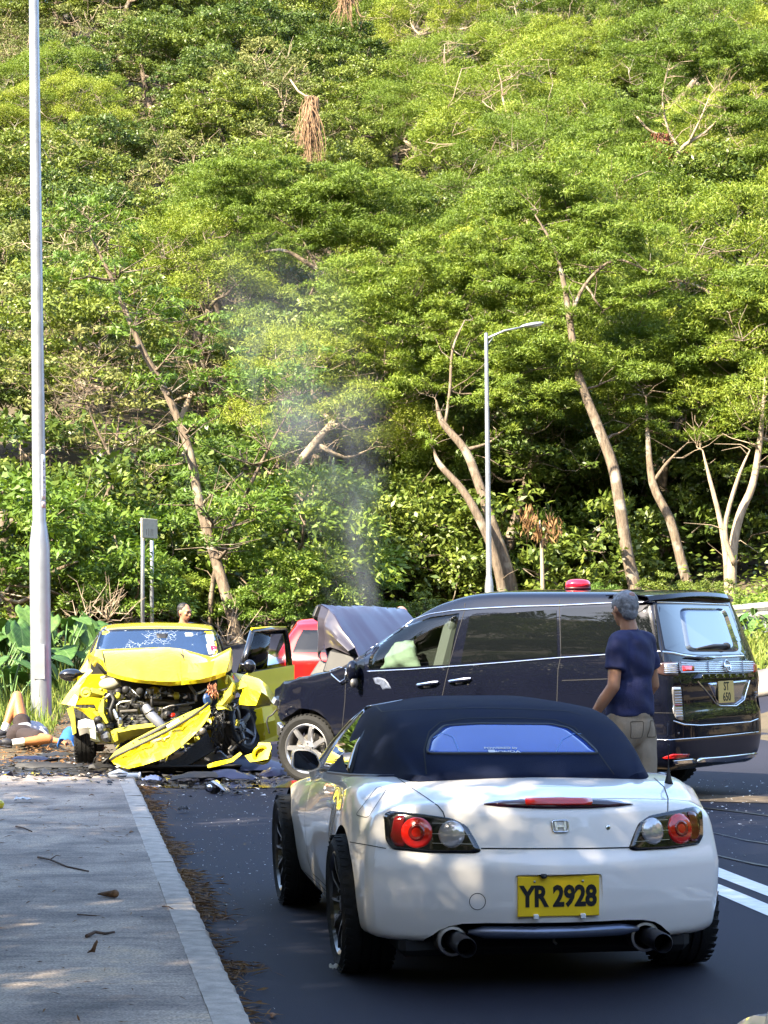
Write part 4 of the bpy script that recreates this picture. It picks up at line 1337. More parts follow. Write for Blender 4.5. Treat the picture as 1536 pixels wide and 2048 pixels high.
def make_wheel(parent, loc, r=.315, w=.23, rim_r=.225, spokes=10, rim_mat=None, style='slim', right=False, steer=0.0, name='wheel', camber=0.0):
    rim_mat = rim_mat or M_SATIN
    b = MB()
    prof = [(rim_r - .012, -w / 2 + .012), (rim_r + .012, -w / 2 + .004), (rim_r + .03, -w / 2 - .004), ((r + rim_r) / 2, -w / 2 - .010), (r - .03, -w / 2 - .002), (r - .010, -w / 2 + .012), (r - .002, -w / 2 + .03)]
    x = -w / 2 + .04
    while x < w / 2 - .045:
        prof += [(r, x), (r, x + .030), (r - .009, x + .032), (r - .009, x + .039), (r, x + .041)]
        x += .0425
    prof += [(r - .002, w / 2 - .03), (r - .010, w / 2 - .012), (r - .03, w / 2 + .002), ((r + rim_r) / 2, w / 2 + .010), (rim_r + .012, w / 2 - .004), (rim_r - .012, w / 2 - .012)]
    b.lathe(prof, axis='x', n=48, closed=True)
    # raised tread bars across the shoulders
    for k in range(44):
        a = 2 * math.pi * k / 44
        for sx in (-1, 1):
            M = Matrix.Rotation(a, 3, 'X')
            b.box(M @ Vector((sx * (w / 2 - .022), 0, r - .004)), (.045, .026, .005), M @ Matrix.Rotation(.25 * sx, 3, 'Z'))
    o = b.build(name, M_RUBBER, parent, sharp=35)
    o.location = loc
    o.rotation_euler = (0, camber * (-1 if right else 1), (math.pi if right else 0) + steer)
    b = MB()
    R_ = rim_r
    b.lathe([(R_ - .012, w / 2 - .02), (R_ - .03, w / 2 - .06), (R_ - .035, 0), (R_ - .022, -w / 2 + .05), (R_ - .016, -w / 2 + .016), (R_ - .002, -w / 2 + .002), (R_ + .004, -w / 2 + .004), (R_ + .004, -w / 2 + .02),
             (R_ - .004, 0), (R_ - .004, w / 2 - .02)], axis='x', n=48, closed=True)
    b.lathe([(.075, -w / 2 + .055), (.072, -w / 2 + .035), (.035, -w / 2 + .028), (.033, -w / 2 + .02), (.001, -w / 2 + .018), (.001, -w / 2 + .07), (.075, -w / 2 + .07)], axis='x', n=24, closed=True)
    for k in range(5):
        a = 2 * math.pi * k / 5 + .3
        b.lathe([(.010, 0), (.009, -.022), (.001, -.024)], (-w / 2 + .036, .055 * math.cos(a), .055 * math.sin(a)), axis='x', n=6)
    for k in range(spokes):
        a0 = 2 * math.pi * k / spokes
        if style == 'slim': arms = ((0, 0, .022, .016),)
        elif style == 'split': arms = ((-.05, -.17, .030, .034), (.05, .17, .030, .034))
        else: arms = ((0, 0, .060, .050),)
        for (da0, da1, w0, w1) in arms:
            r0, r1 = .05, R_ - .012
            P = []
            for t in (0, .33, .66, 1):
                rr = r0 + (r1 - r0) * t
                aa = a0 + da0 + (da1 - da0) * t
                xx = -w / 2 + .046 - .034 * math.sin(t * math.pi / 2) + (.004 if t == 1 else 0)
                P.append((Vector((xx, rr * math.cos(aa), rr * math.sin(aa))), w0 + (w1 - w0) * t, aa))
            V, F = [], []
            for p, ww, aa in P:
                tg = Vector((0, -math.sin(aa), math.cos(aa)))
                for (u, d) in ((-.5, .012), (-.36, -.006), (.36, -.006), (.5, .012), (.4, .034), (-.4, .034)):
                    V.append(p + tg * (u * ww) + Vector((d, 0, 0)))
            for i in range(3):
                for j in range(6): F.append((i * 6 + j, i * 6 + (j + 1) % 6, (i + 1) * 6 + (j + 1) % 6, (i + 1) * 6 + j))
            b.add(V, F, 0, True)
    rim = b.build('rim', rim_mat, o, sharp=32, recalc=True)
    b = MB()
    b.lathe([(.15, .0), (.15, .024), (.04, .03), (.04, -.01)], (-.01, 0, 0), axis='x', n=32)
    b.box((-.02, .11, .05), (.07, .06, .12), (.4, 0, 0), ch=.01)
    b.build('brake_disc', M_STEEL, o, sharp=35)
    return o
# ------------------------------------------------------------------ white two-seat convertible in the foreground
def build_white_convertible():
    root = thing('white_convertible', 'white convertible sports car with dark blue soft top, seen from behind in the foreground', 'car', (.623, 10.32, 0), R(8.9))
    M_W = paint('white_paint', (.92, .87, .82), var=.01, rough=.3)
    def st(y, zb, xb, xs, zs, xm, zm, xh, zh, xd, zd, zt, xk=None):
        xb, xs, xm, xh = xb * .952, xs * .952, xm * .952, xh * .96
        return (y, [(0, zb), (xb * .6, zb), (xb, zb + .01), (xs, zs), (xm, zm), (xh, zh), ((xh + xd) / 2 + .015, (zh + zd) / 2 + .012), (xd, zd), (xd * .5, zt - .006), (0, zt)])
    S = [st(-.78, .210, .775, .825, .31, .838, .53, .795, .72, .62, .800, .825),
         st(-.55, .205, .78, .845, .31, .853, .55, .805, .755, .64, .840, .858),
         st(-.25, .20, .77, .86, .32, .873, .58, .825, .795, .66, .872, .890),
         st(0, .20, .74, .85, .33, .878, .59, .828, .802, .66, .882, .903),
         st(.35, .18, .74, .835, .30, .866, .58, .812, .795, .67, .872, .898),
         st(.75, .165, .74, .805, .26, .832, .55, .795, .765, .68, .850, .875),
         st(1.4, .165, .74, .800, .26, .822, .55, .785, .735, .68, .812, .845),
         st(1.95, .17, .74, .815, .28, .842, .54, .790, .705, .62, .775, .825),
         st(2.4, .19, .73, .830, .30, .870, .53, .815, .665, .58, .705, .750),
         st(2.8, .20, .70, .80, .32, .830, .48, .75, .60, .52, .640, .675),
         st(3.1, .21, .60, .70, .32, .740, .45, .65, .54, .42, .570, .590),
         st(3.24, .28, .40, .52, .36, .560, .43, .50, .48, .32, .500, .510)]
    # rounded rear edges
    r = S[0][1]
    S = [(-.785, inset(r, .034, .5)), (-.778, inset(r, .014, .5)), (-.76, inset(r, .003, .5))] + [(-.72, r)] + S[1:]
    zt_ = [(.15, .07), (.215, .05), (.30, .02), (.36, .003), (.44, -.008), (.535, -.012), (.565, -.004), (.60, .012), (.63, .02), (.70, .034), (.77, .052), (.82, .075), (1.0, .16)]
    zk = np.array([a for a, _ in zt_]); zv = np.array([b for _, b in zt_])
    def deform(x, y, z):
        w = min(1, max(0, (0.02 - y) / .80)); w = w * w * (3 - 2 * w) * .4 + w * .6
        return (x, y + w * (.232 * (abs(x) / .72) ** 1.8) + w * float(np.interp(z, zk, zv)), z)
    body = loft_body(S, 4, N=18, step=.05, deform=deform, rows=40).build('body', [M_W, M_DARK], root, recalc=True)
    md = body.modifiers.new('s', 'SMOOTH'); md.factor = .4; md.iterations = 2
    evaluated(body)
    cs = []
    for y, rr in ((0, .352), (2.4, .345)):
        for s in (-1, 1):
            b = MB(); b.lathe([(rr, -.35), (rr, .35)], (s * .90, y, .312), axis='x', n=64); cs.append(b.build('c', M_DARK))
    half = [(.60, .02), (.545, .225), (.52, .243), (.49, .268), (.455, .287), (.40, .300), (.30, .306), (.0, .308)]
    outl = half + [(-x, z) for x, z in half[:-1][::-1]]
    b = MB(); b.prism(outl, lambda u, v: (u, -1.3, v), lambda u, v: (u, -.42, v)); cs.append(b.build('c', M_DARK, recalc=True))
    # recess for the number plate
    rec = round_poly([(-.2, .328), (.2, .328), (.19, .515), (-.19, .515)], .02, 3)
    b = MB(); b.prism(rec, lambda u, v: (u, -1.2, v), lambda u, v: (u, -.763, v)); cs.append(b.build('c', M_W, recalc=True))
    cut(body, cs)
    body.data.set_sharp_from_angle(angle=R(38))
    # undertray closes the view below
    b = MB(); b.box((0, 1.25, .19), (1.3, 3.6, .10), ch=.03); b.box((0, -.2, .2), (1.0, .7, .12), ch=.04)
    b.build('undertray', M_DARK, root)
    sf = Surf([body], root)

    # ---- soft top
    M_TOP = mat('soft_top_cloth', (.006, .0105, .032), .9, var=.2, scale=6, bump=.25, bscale=240, spec=.2)
    def tp(y, xb, zb, x1, z1, x2, z2, zt):
        return (y, [(0, zb - .05), (xb * .7, zb - .05), (xb, zb - .02), (xb - .004, zb + .02), (x1, z1), (x2 + .035, z2 - .02), (x2 - .05, z2 + .012), (x2 * .5, zt - .004), (0, zt)])
    T = [tp(-.235, .50, .885, .46, .892, .40, .898, .902), tp(-.215, .53, .885, .50, .900, .43, .910, .914), tp(-.12, .57, .882, .535, .930, .465, .955, .964),
         tp(.08, .615, .880, .575, .980, .50, 1.035, 1.055), tp(.30, .655, .872, .60, 1.01, .505, 1.110, 1.142), tp(.50, .692, .862, .615, 1.02, .508, 1.145, 1.190),
         tp(.72, .702, .855, .62, 1.02, .508, 1.158, 1.206), tp(1.1, .702, .835, .615, 1.01, .500, 1.155, 1.208), tp(1.42, .69, .815, .58, 1.0, .48, 1.135, 1.185), tp(1.52, .66, .81, .55, .99, .46, 1.115, 1.165)]
    top = loft_body(T, 3, N=16, step=.04, rows=10).build('soft_top', [M_TOP], root, recalc=True)
    md = top.modifiers.new('s', 'SMOOTH'); md.factor = .4; md.iterations = 3
    evaluated(top)
    st_ = Surf([top], root)
    b = MB(); seam(b, st_, [(738, 1412), (752, 1412), (764, 1424), (790, 1421), (860, 1418), (955, 1416), (1050, 1418), (1130, 1422), (1165, 1430)], w=.006, off=.002)
    seam(b, st_, [(853, 1549), (848, 1500), (858, 1464), (880, 1445), (930, 1437), (1030, 1436), (1110, 1440), (1150, 1456), (1190, 1497), (1228, 1549)], w=.006, off=.002)
    b.build('stitching', M_SEAM, top)
    M_RW = mat('sky_blue_glass', (.006, .07, .42), .05, ior=1.45, coat=1.0, coatr=.01, spec=.4)  # sky reflection put into the glass as an even blue base colour
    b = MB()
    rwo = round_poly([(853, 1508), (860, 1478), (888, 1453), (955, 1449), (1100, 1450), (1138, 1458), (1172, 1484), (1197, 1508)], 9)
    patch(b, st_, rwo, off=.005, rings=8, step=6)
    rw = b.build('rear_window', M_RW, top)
    b = MB(); seam(b, st_, rwo, w=.012, closed=True, h=.008); b.build('window_seal', M_BLACK, top)
    # roll hoops seen as pale arcs through the glass, lettering stuck on it
    for pts in ([(866, 1478), (884, 1468), (905, 1476), (918, 1506)], [(1112, 1506), (1124, 1482), (1148, 1469), (1162, 1470)]):
        b = MB(); seam(b, st_, pts, w=.004, off=.0065)
        b.build('roll_hoop', mat('hoop_blue', (.10, .25, .55), .4), rw)
    p, n = st_.hit(1001, 1499)
    fr = frame_at(p + n * .0075, n)
    text_part('lettering', 'POWERED by', .026, M_WHITEP, rw, fr, .0004, 1.0, .0004)
    p, n = st_.hit(1012, 1506.5); fr = frame_at(p + n * .0075, n)
    text_part('lettering', 'HONDA', .026, M_WHITEP, rw, fr, .0004, 1.35, .0006)
    p, n = st_.hit(983, 1505); fr = frame_at(p + n * .0075, n)
    b = MB()
    b.prism([(fr @ Vector((x, y, 0)))[:] for x, y in round_poly([(-.016, -.012), (.016, -.012), (.016, .012), (-.016, .012)], .005)], lambda x, y, z: (x, y, z), lambda x, y, z: Vector((x, y, z)) + n * .0006)
    b.build('sticker', M_WHITEP, rw)
    # rubber strip where the top meets the deck
    b = MB(); seam(b, Surf([body], root), [(655, 1546), (700, 1551), (760, 1553), (850, 1552), (950, 1550), (1050, 1549), (1150, 1549), (1230, 1551), (1288, 1553)], w=.014, h=.008)
    b.build('top_trim', mat('navy_trim', (.012, .016, .05), .4), top)

    # ---- windscreen frame, glass
    b = MB()
    rows = []
    for v in np.linspace(0, 1, 9):
        y0, z0 = 2.05 + (1.50 - 2.05) * v, .785 + (1.145 - .785) * v + .02 * math.sin(math.pi * v)
        xw = .665 + (.475 - .665) * v
        rows.append([(xw * u, y0 + .14 * (1 - u * u) * (1 - .5 * v), z0 + .02 * (1 - u * u)) for u in np.linspace(-1, 1, 17)])
    b.sheet(rows, .006)
    b.build('windscreen', M_GLASS, root, recalc=True)
    b = MB()
    for s in (-1, 1):
        b.tube([(s * .685, 2.07, .775), (s * .615, 1.84, .93), (s * .545, 1.65, 1.05), (s * .487, 1.49, 1.125)], [.020, .017, .016, .016], n=8)
    b.tube([(-.487, 1.49, 1.125), (-.3, 1.525, 1.155), (0, 1.54, 1.165), (.3, 1.525, 1.155), (.487, 1.49, 1.125)], .018, n=8)
    b.build('windscreen_frame', M_GLOSSBLACK, root)
    for s in (-1, 1):
        b = MB(); rows = []
        for v in np.linspace(0, 1, 7):
            row = []
            for u in np.linspace(0, 1, 9):
                yb, yt = .52 + 1.42 * u, .92 + .56 * u
                xb, xt = .712 - .03 * u, .535 - .03 * u
                zb_, zt_h = .855 - .07 * u, 1.112 + .008 * u
                y = yb + (yt - yb) * v; x = xb + (xt - xb) * v + .022 * math.sin(math.pi * v); z = zb_ + (zt_h - zb_) * v
                row.append((s * x, y, z))
            rows.append(row)
        b.sheet(rows, .005)
        b.build('side_window', mat('side_glass', (.01, .014, .014), .015, ior=1.6, coat=1.0, coatr=.01, metal=.35), root, recalc=True)
        b = MB()
        b.tube([rows[-1][0], rows[3][0], rows[0][0]], .012, n=6); b.tube([rows[0][0], rows[0][4], rows[0][8]], .010, n=6); b.tube([Vector(r_[8]) for r_ in rows], .007, n=6, m=1)
        b.build('window_seal', [M_BLACK, M_CHROME], root)

    # ---- panel gaps
    for w, pts in ((.005, [(795, 1556), (825, 1577), (855, 1597), (876, 1612), (886, 1624), (890, 1636)]), (.005, [(1308, 1556), (1328, 1574), (1336, 1596), (1335, 1624)]),
                   (.006, [(962, 1697), (1060, 1697.5), (1180, 1697), (1268, 1695)]), (.004, [(676, 1681), (700, 1684), (735, 1690), (772, 1697)])):
        b = MB(); seam(b, sf, pts, w=w); b.build('panel_gap', M_SEAM, body)
    b = MB(); seam(b, sf, round_poly([(756, 1572), (773, 1579), (736, 1636), (711, 1630)], 7), w=.0035, closed=True, step=4); b.build('fuel_flap', M_SEAM, body)
    b = MB(); seam(b, sf, [(955 + 16 * math.cos(a), 1803 + 16.5 * math.sin(a)) for a in np.linspace(0, 6.283, 25)[:-1]], w=.003, closed=True, step=4); b.build('tow_cover', M_SEAM, body)
    # door: outline on both flanks, handle
    for s in (-1, 1):
        b = MB()
        def run(pts):
            H = []
            for (y, z) in dens(pts, .05, False):
                q, n, i, t = sf.bvh.ray_cast(Vector((s * 1.5, y, z)), Vector((-s, 0, 0)))
                if q is not None: H.append((q, n if n.x * s > 0 else -n))
            V, F = [], []
            for i, (q, n) in enumerate(H):
                t = (H[min(i + 1, len(H) - 1)][0] - H[max(i - 1, 0)][0]).normalized(); c = n.cross(t).normalized()
                V += [q - c * .0025 + n * .0012, q + c * .0025 + n * .0012]
            for i in range(len(H) - 1): F.append((2 * i, 2 * i + 1, 2 * i + 3, 2 * i + 2))
            b.add(V, F, 0, False)
        run([(.52, .86), (.47, .76), (.44, .62), (.52, .42), (.62, .27), (.9, .265), (1.55, .265), (1.66, .32), (1.70, .5), (1.73, .66), (1.74, .74)])
        run([(.40, .235), (1.9, .235)])
        d = b.build('door', M_SEAM, root)
        b = MB()
        q, n, i, t = sf.bvh.ray_cast(Vector((s * 1.5, .70, .70)), Vector((-s, 0, 0)))
        b.box(q + Vector((s * .008, 0, 0)), (.022, .17, .035), ch=.008)
        b.build('handle', M_W, d)
    # ---- tail lamps
    out = round_poly([(768, 1629), (782, 1622), (850, 1629), (905, 1637), (934, 1652), (951, 1680), (963, 1703), (950, 1707), (860, 1706), (786, 1699), (772, 1682)], 7)
    for side in (1, -1):
        def lamp_patch(o, **k):
            b = MB()
            if side > 0: patch(b, sf, o, **k)
            else:
                patch(b, sf, o, mirror=True, **k)
                n = len(b.v) // 2; nf = len(b.f) // 2
                b.v = b.v[n:]; b.f = [[i - n for i in f] for f in b.f[nf:]]; b.m = b.m[nf:]; b.sm = b.sm[nf:]
            return b
        t = lamp_patch(out, off=.005, dome=.006, rings=6, step=5).build('tail_light', M_GLOSSBLACK, root)
        lamp_patch(round_poly([(790, 1634), (812, 1630), (806, 1660), (812, 1694), (790, 1692), (782, 1675)], 8), off=.013, rings=4, step=5).build('outer_lens', M_DARKRED, t)
        circ = lambda cx, cy, rx, ry: [(cx + rx * math.cos(a), cy + ry * math.sin(a)) for a in np.linspace(0, 6.283, 29)[:-1]]
        lamp_patch(circ(835, 1666, 31, 31), off=.014, dome=.012, rings=6, step=5, sink=0).build('red_lens', M_REDLENS, t)
        lamp_patch(circ(836, 1666, 16, 16), off=.0275, dome=-.004, rings=4, step=4, sink=0).build('lens_centre', mat('lens_centre_red', (.20, .004, .004), .2, coat=1.0), t)
        lamp_patch(circ(904, 1669, 26, 27), off=.014, dome=.010, rings=6, step=5, sink=0).build('clear_lens', M_CLEARLENS, t)
        b = MB()
        for yy in (1648, 1669, 1688):
            bb = MB(); seam(bb, sf, [(866, yy - 1), (930 + (yy - 1648) * .5, yy + 1)], w=.0022, off=.0165)
            if side < 0: bb = MB(); seam(bb, sf, [(866, yy - 1), (930 + (yy - 1648) * .5, yy + 1)], w=.0022, off=.0165, mirror=True); n = len(bb.v) // 2; nf = len(bb.f) // 2; bb.v = bb.v[n:]; bb.f = [[i - n for i in f] for f in bb.f[nf:]]; bb.m = bb.m[nf:]; bb.sm = bb.sm[nf:]
            b.add(bb.v, bb.f, 0, False)
        b.build('lens_line', M_SATIN, t)
    # third brake light
    b = MB(); patch(b, sf, [(968, 1610), (1000, 1605), (1060, 1601), (1117, 1600), (1180, 1601), (1235, 1605), (1265, 1610), (1235, 1614), (1180, 1617), (1117, 1618), (1050, 1617), (1000, 1614)], off=.010, dome=.012, rings=5, step=6)
    bl = b.build('brake_light', mat('brake_dark', (.03, .003, .012), .1, coat=1.0), root)
    b = MB(); patch(b, sf, round_poly([(1050, 1604), (1117, 1603), (1182, 1604), (1182, 1614), (1117, 1615), (1050, 1614)], 4), off=.0235, dome=.002, rings=3, step=6, sink=.004); b.build('red_lens', M_REDLENS, bl)
    # badge and lock
    p, n = sf.hit(1120, 1654); fr = frame_at(p + n * .004, n)
    b = MB()
    ring = round_poly([(-.033, -.022), (.033, -.022), (.036, .028), (-.036, .028)], .012, 4)
    b.tube([fr @ Vector((x, y, 0)) for x, y in ring + ring[:1]], .0038, n=6, caps=False)
    for sg in (-1, 1):
        V = [(sg * x, y, z) for z in (-.002, .005) for x, y in ((.012, -.017), (.021, -.017), (.027, .022), (.016, .022))]
        b.add([fr @ Vector(v) for v in V], [(0, 1, 2, 3), (7, 6, 5, 4), (0, 4, 5, 1), (1, 5, 6, 2), (2, 6, 7, 3), (3, 7, 4, 0)], 0, False)
    V = [(x, y, z) for z in (-.002, .005) for x, y in ((-.016, -.003), (.016, -.003), (.018, .007), (-.018, .007))]
    b.add([fr @ Vector(v) for v in V], [(0, 1, 2, 3), (7, 6, 5, 4), (0, 4, 5, 1), (1, 5, 6, 2), (2, 6, 7, 3), (3, 7, 4, 0)], 0, False)
    b.build('badge', M_CHROME, root, recalc=True)
    p, n = sf.hit(1216, 1655); fr = frame_at(p, n)
    b = MB(); b.lathe([(.011, -.004), (.011, .002), (.007, .003)], n=16, M=fr.to_3x3(), c=p, m=0); b.lathe([(.005, .0), (.005, .005)], n=12, M=fr.to_3x3(), c=p, m=1)
    b.build('boot_lock', [M_CHROME, M_DARK], root)
    # number plate in its recess
    pl = MB(); pl.box((0, -.772, .4215), (.356, .012, .172), ch=.003)
    np_ = pl.build('number_plate', M_PLATEY, root)
    fr = frame_at(Vector((0, -.7795, .418)), Vector((0, -1, 0)))
    text_part('lettering', 'YR 2928', .122, M_PLATEK, np_, fr, .0012, .80, .0045, .97)
    for x in (-.105, .105):
        b = MB(); b.lathe([(.006, -.002), (.005, .003), (.001, .004)], (x, -.778, .485), n=10, M=Matrix.Rotation(R(90), 3, 'X')); b.build('screw', M_SATIN, np_)
    for x in (-.10, .105):
        b = MB(); b.box((x, -.783, .336), (.022, .016, .022), ch=.003); b.build('clip', M_WHITEP, np_)
    b = MB(); b.ell((-.068, -.795, .508), (.014, .014, .010)); b.box((-.068, -.775, .512), (.03, .04, .014), ch=.004); b.build('camera_button', M_BLACK, root)
    # exhausts and the bar between them
    for s in (-1, 1):
        x = s * .425
        b = MB()
        b.lathe([(.064, .12), (.066, -.05), (.063, -.062), (.052, -.064), (.050, -.05), (.046, .1)], (x - .012, -.60, .222), axis='y', n=32, m=0, closed=True)
        b.lathe([(.043, .1), (.043, -.17), (.0405, -.174), (.038, -.17), (.037, .1)], (x + .012, -.68, .222), axis='y', n=28, m=1, closed=True)
        b.lathe([(.036, -.05), (.001, -.05)], (x + .012, -.68, .222), axis='y', n=20, m=2)
        b.build('exhaust', [mat('muffler_steel', (.42, .40, .38), .35, metal=.9, var=.15), mat('burnt_steel', (.05, .05, .06), .3, metal=.8), M_DARK], root, sharp=40)
    b = MB()
    rows = []
    for x in np.linspace(-.375, .375, 21):
        e = 1 - max(0, (abs(x) - .30) / .075) * .75
        y = -.755 + .232 * (abs(x) / .72) ** 1.8
        rows.append([(x, y + .03, .262 + .026 * e), (x, y, .262 + .024 * e), (x, y - .012, .262 + .004), (x, y - .006, .262 - .02 * e), (x, y + .03, .262 - .026 * e)])
    b.sheet(rows, .004); b.build('rear_bar', mat('bar_grey', (.13, .15, .22), .28, metal=.6, coat=.5), root, recalc=True)
    b = MB(); b.tube([(0.0, -.66, .25), (0.0, -.69, .215), (.012, -.69, .205)], .007, n=6); b.build('tow_eye', M_STEEL, root)
    # mirrors
    for s in (-1, 1):
        b = MB()
        o = round_poly([(-.075, .030), (-.045, .105), (.0, .128), (.078, .130), (.082, .02), (-.02, .0)], .03, 5)
        o = [(x * 1.05, z * .95) for x, z in o]
        rings_ = []
        for (k, y) in ((.80, .105), (.96, .06), (1.02, .0), (1.0, -.015), (.90, -.016)):
            rings_.append([(s * (-.0 + (-x) * -1 * k), y, .066 + (z - .066) * k) for x, z in o])
        n = len(o); V = [q for r_ in rings_ for q in r_]; F = []
        for i in range(4):
            for j in range(n): F.append((i * n + j, i * n + (j + 1) % n, (i + 1) * n + (j + 1) % n, (i + 1) * n + j))
        F.append(tuple(range(n)))
        off = Vector((s * -.0, 0, 0))
        C0 = Vector((s * .775, 1.70, .785))
        V = [C0 + Vector((x if s > 0 else x, y, z)) for x, y, z in V]
        b.add(V, F, 0, True)
        b.tube([C0 + Vector((-s * .03, .05, .03)), C0 + Vector((-s * .05, .05, -.03)), C0 + Vector((-s * .07, .04, -.08))], [.026, .028, .034], n=10)
        mo = b.build('door_mirror', M_W, root, recalc=True, sharp=40)
        b = MB(); V = [C0 + Vector((x * .84, -.0175, .066 + (z - .066) * .84)) if s > 0 else C0 + Vector((-x * .84, -.0175, .066 + (z - .066) * .84)) for x, z in o]
        b.add(V, [tuple(range(n))], 0, False); b.build('mirror_glass', mat('mirror_dark', (.05, .06, .09), .03, metal=.9), mo)
    # aerial
    p, n = sf.hit(1337, 1566)
    b = MB(); b.lathe([(.022, -.004), (.016, .012), (.008, .045), (.006, .06), (.0028, .075), (.0026, .165), (.004, .168), (.003, .175)], p, n=10)
    b.build('aerial', M_BLACK, root)
    # wheels
    M_RIMB = mat('black_rim', (.012, .013, .017), .3, coat=.6)
    for s in (-1, 1):
        make_wheel(root, (s * .738, 0, .313), .313, .228, .232, 10, M_RIMB, 'slim', s > 0, camber=R(-2.2))
        make_wheel(root, (s * .745, 2.4, .308), .308, .21, .228, 10, M_RIMB, 'slim', s > 0, camber=R(-1.5))
    return root
build_white_convertible()
# ------------------------------------------------------------------ black people carrier, its front crushed
def build_van():
    root = thing('black_van', 'black people carrier with crushed front and bonnet bent up, standing across the road', 'van', (2.186, 20.54, 0), R(55))
    M_B = paint('black_paint', (.0035, .0045, .011), var=.05, rough=.3, coatr=.012, spec=.05)
    def st(y, w, zb, belt, rail, zt, k=1.0):
        # w widest half width, belt = window sill height, rail = roof edge height
        rx = .80 * w / .925; 
        return (y, [(0, zb), (.5 * w, zb), (.86 * w, zb + .01), (.985 * w, zb + .16), (w, .72), (.985 * w, belt), (.5 * (.985 * w + rx) + .012, .5 * (belt + rail) + .02), (rx, rail), (rx - .085, rail + .7 * (zt - rail)), (rx * .5, zt - .012), (0, zt)])
    S = [st(-1.0, .90, .27, 1.20, 1.70, 1.815), st(-.6, .922, .27, 1.20, 1.715, 1.84), st(0, .925, .30, 1.19, 1.72, 1.85), st(.8, .925, .25, 1.18, 1.72, 1.855), st(1.1, .925, .25, 1.17, 1.705, 1.845),
         st(1.5, .925, .25, 1.16, 1.62, 1.765), st(2.0, .925, .25, 1.13, 1.40, 1.52), st(2.45, .922, .25, 1.09, 1.17, 1.25), st(2.7, .918, .26, 1.03, 1.07, 1.12), st(3.0, .91, .30, .985, 1.02, 1.06), st(3.25, .895, .40, .93, .96, 1.0), st(3.38, .86, .55, .87, .90, .93)]
    r = S[0][1]
    S = [(-1.01, inset(r, .05, 1.0)), (-1.0, inset(r, .02, 1.0)), (-.97, inset(r, .005, 1.0)), (-.93, r)] + S[1:]
    zk = [.27, .38, .52, .74, .80, .86, 1.02, 1.12, 1.22, 1.70, 1.84]
    zv = [.05, .0, -.02, -.012, .012, .02, .0, .015, .05, .235, .28]
    def deform(x, y, z):
        w = min(1, max(0, (-.25 - y) / .75))
        return (x, y + w * (.07 * (abs(x) / .9) ** 5 + float(np.interp(z, zk, zv))), z)
    body = loft_body(S, 4, N=18, step=.07, deform=deform, rows=34).build('body', [M_B, M_DARK], root, recalc=True)
    cs = []
    for y in (0, 2.95):
        for s in (-1, 1):
            b = MB(); b.lathe([(.375, -.4), (.375, .4)], (s * 1.06, y, .345), axis='x', n=56); cs.append(b.build('c', M_DARK))
    # engine bay torn open
    b = MB(); b.prism([(-.72, 2.58), (.78, 2.58), (.80, 3.9), (-.70, 3.9)], lambda u, v: (u, v, .72), lambda u, v: (u, v, 1.6)); cs.append(b.build('c', M_DARK, recalc=True))
    b = MB(); b.prism([(3.12, .0), (3.16, .50), (3.26, .60), (3.33, .70), (3.31, .80), (3.42, .82), (3.9, .8), (3.9, .0)], lambda u, v: (-1.3, u, v), lambda u, v: (1.3, u, v)); cs.append(b.build('c', M_DARK, recalc=True))
    # opening of the front passenger-compartment window, where the airbag shows
    sf0 = Surf([body], root)
    wpx = [(737, 1338), (741, 1312), (748, 1296), (800, 1256), (862, 1234), (919, 1226), (899, 1329)]
    P = [sf0.hit(*q)[0] for q in wpx]
    b = MB(); V = [p + Vector((-.08, 0, 0)) for p in P] + [p + Vector((.34, 0, 0)) for p in P]; n = len(P)
    b.add(V, [tuple(range(n)), tuple(range(n, 2 * n))[::-1]] + [(i, (i + 1) % n, n + (i + 1) % n, n + i) for i in range(n)], 0, False); cs.append(b.build('c', M_DARK, recalc=True))
    cut(body, cs)
    # dents in the front wing
    rnd = np.random.default_rng(2)
    co = np.array([v.co[:] for v in body.data.vertices])
    w = sst(2.75, 3.25, co[:, 1])
    co[:, 0] += w * (.018 * np.sin(co[:, 1] * 19 + co[:, 2] * 9) + .012 * np.sin(co[:, 2] * 31))
    co[:, 2] += w * .012 * np.sin(co[:, 1] * 27 + co[:, 0] * 12)
    body.data.vertices.foreach_set('co', co.astype(np.float32).ravel())
    body.data.set_sharp_from_angle(angle=R(36))
    sf = Surf([body], root)
    b = MB(); b.box((0, 1.15, .27), (1.4, 3.5, .1), ch=.03); b.build('undertray', M_DARK, root)

    # ---- windows
    def win(name, px, off=.004, r=3, material=None, **k):
        b = MB(); patch(b, sf0, round_poly(px, r), off=off, rings=5, step=8, **k)
        return b.build(name, material or M_GLASS, root, sharp=35)
    win('quarter_window', [(694, 1337), (704, 1324), (731, 1299), (729, 1338)])
    win('rear_door_window', [(922, 1326), (940, 1232), (1113, 1219), (1115, 1312)])
    win('rear_side_window', [(1123, 1217), (1309, 1209), (1319, 1300), (1122, 1309)])
    tg = win('tailgate_window', [(1313, 1209), (1457, 1213), (1490, 1308), (1400, 1310), (1365, 1307), (1330, 1299)], material=mat('tailgate_glass', (.006, .008, .010), .03, ior=1.75, coat=1.0, coatr=.015))
    # clear centre of the tailgate glass inside its black border
    b = MB(); patch(b, sf0, round_poly([(1357, 1216), (1450, 1217), (1480, 1304), (1372, 1304)], 14), off=.0048, rings=5, step=8, sink=0)
    b.build('clear_pane', mat('pane_reflective', (.16, .20, .27), .04, metal=.4, coat=1.0, coatr=.01), tg)
    # front window: see-through pane, airbag behind it
    pane_mat('clear_tint', (.62, .70, .64))
    b = MB(); patch(b, sf0, round_poly(wpx, 3), off=.001, rings=5, step=8, sink=0); b.build('front_window', MATS['clear_tint'], root)
    bag = MB()
    Q = [sf0.hit(*q)[0] for q in [(742, 1338), (752, 1300), (788, 1266), (806, 1268), (818, 1300), (826, 1336)]]
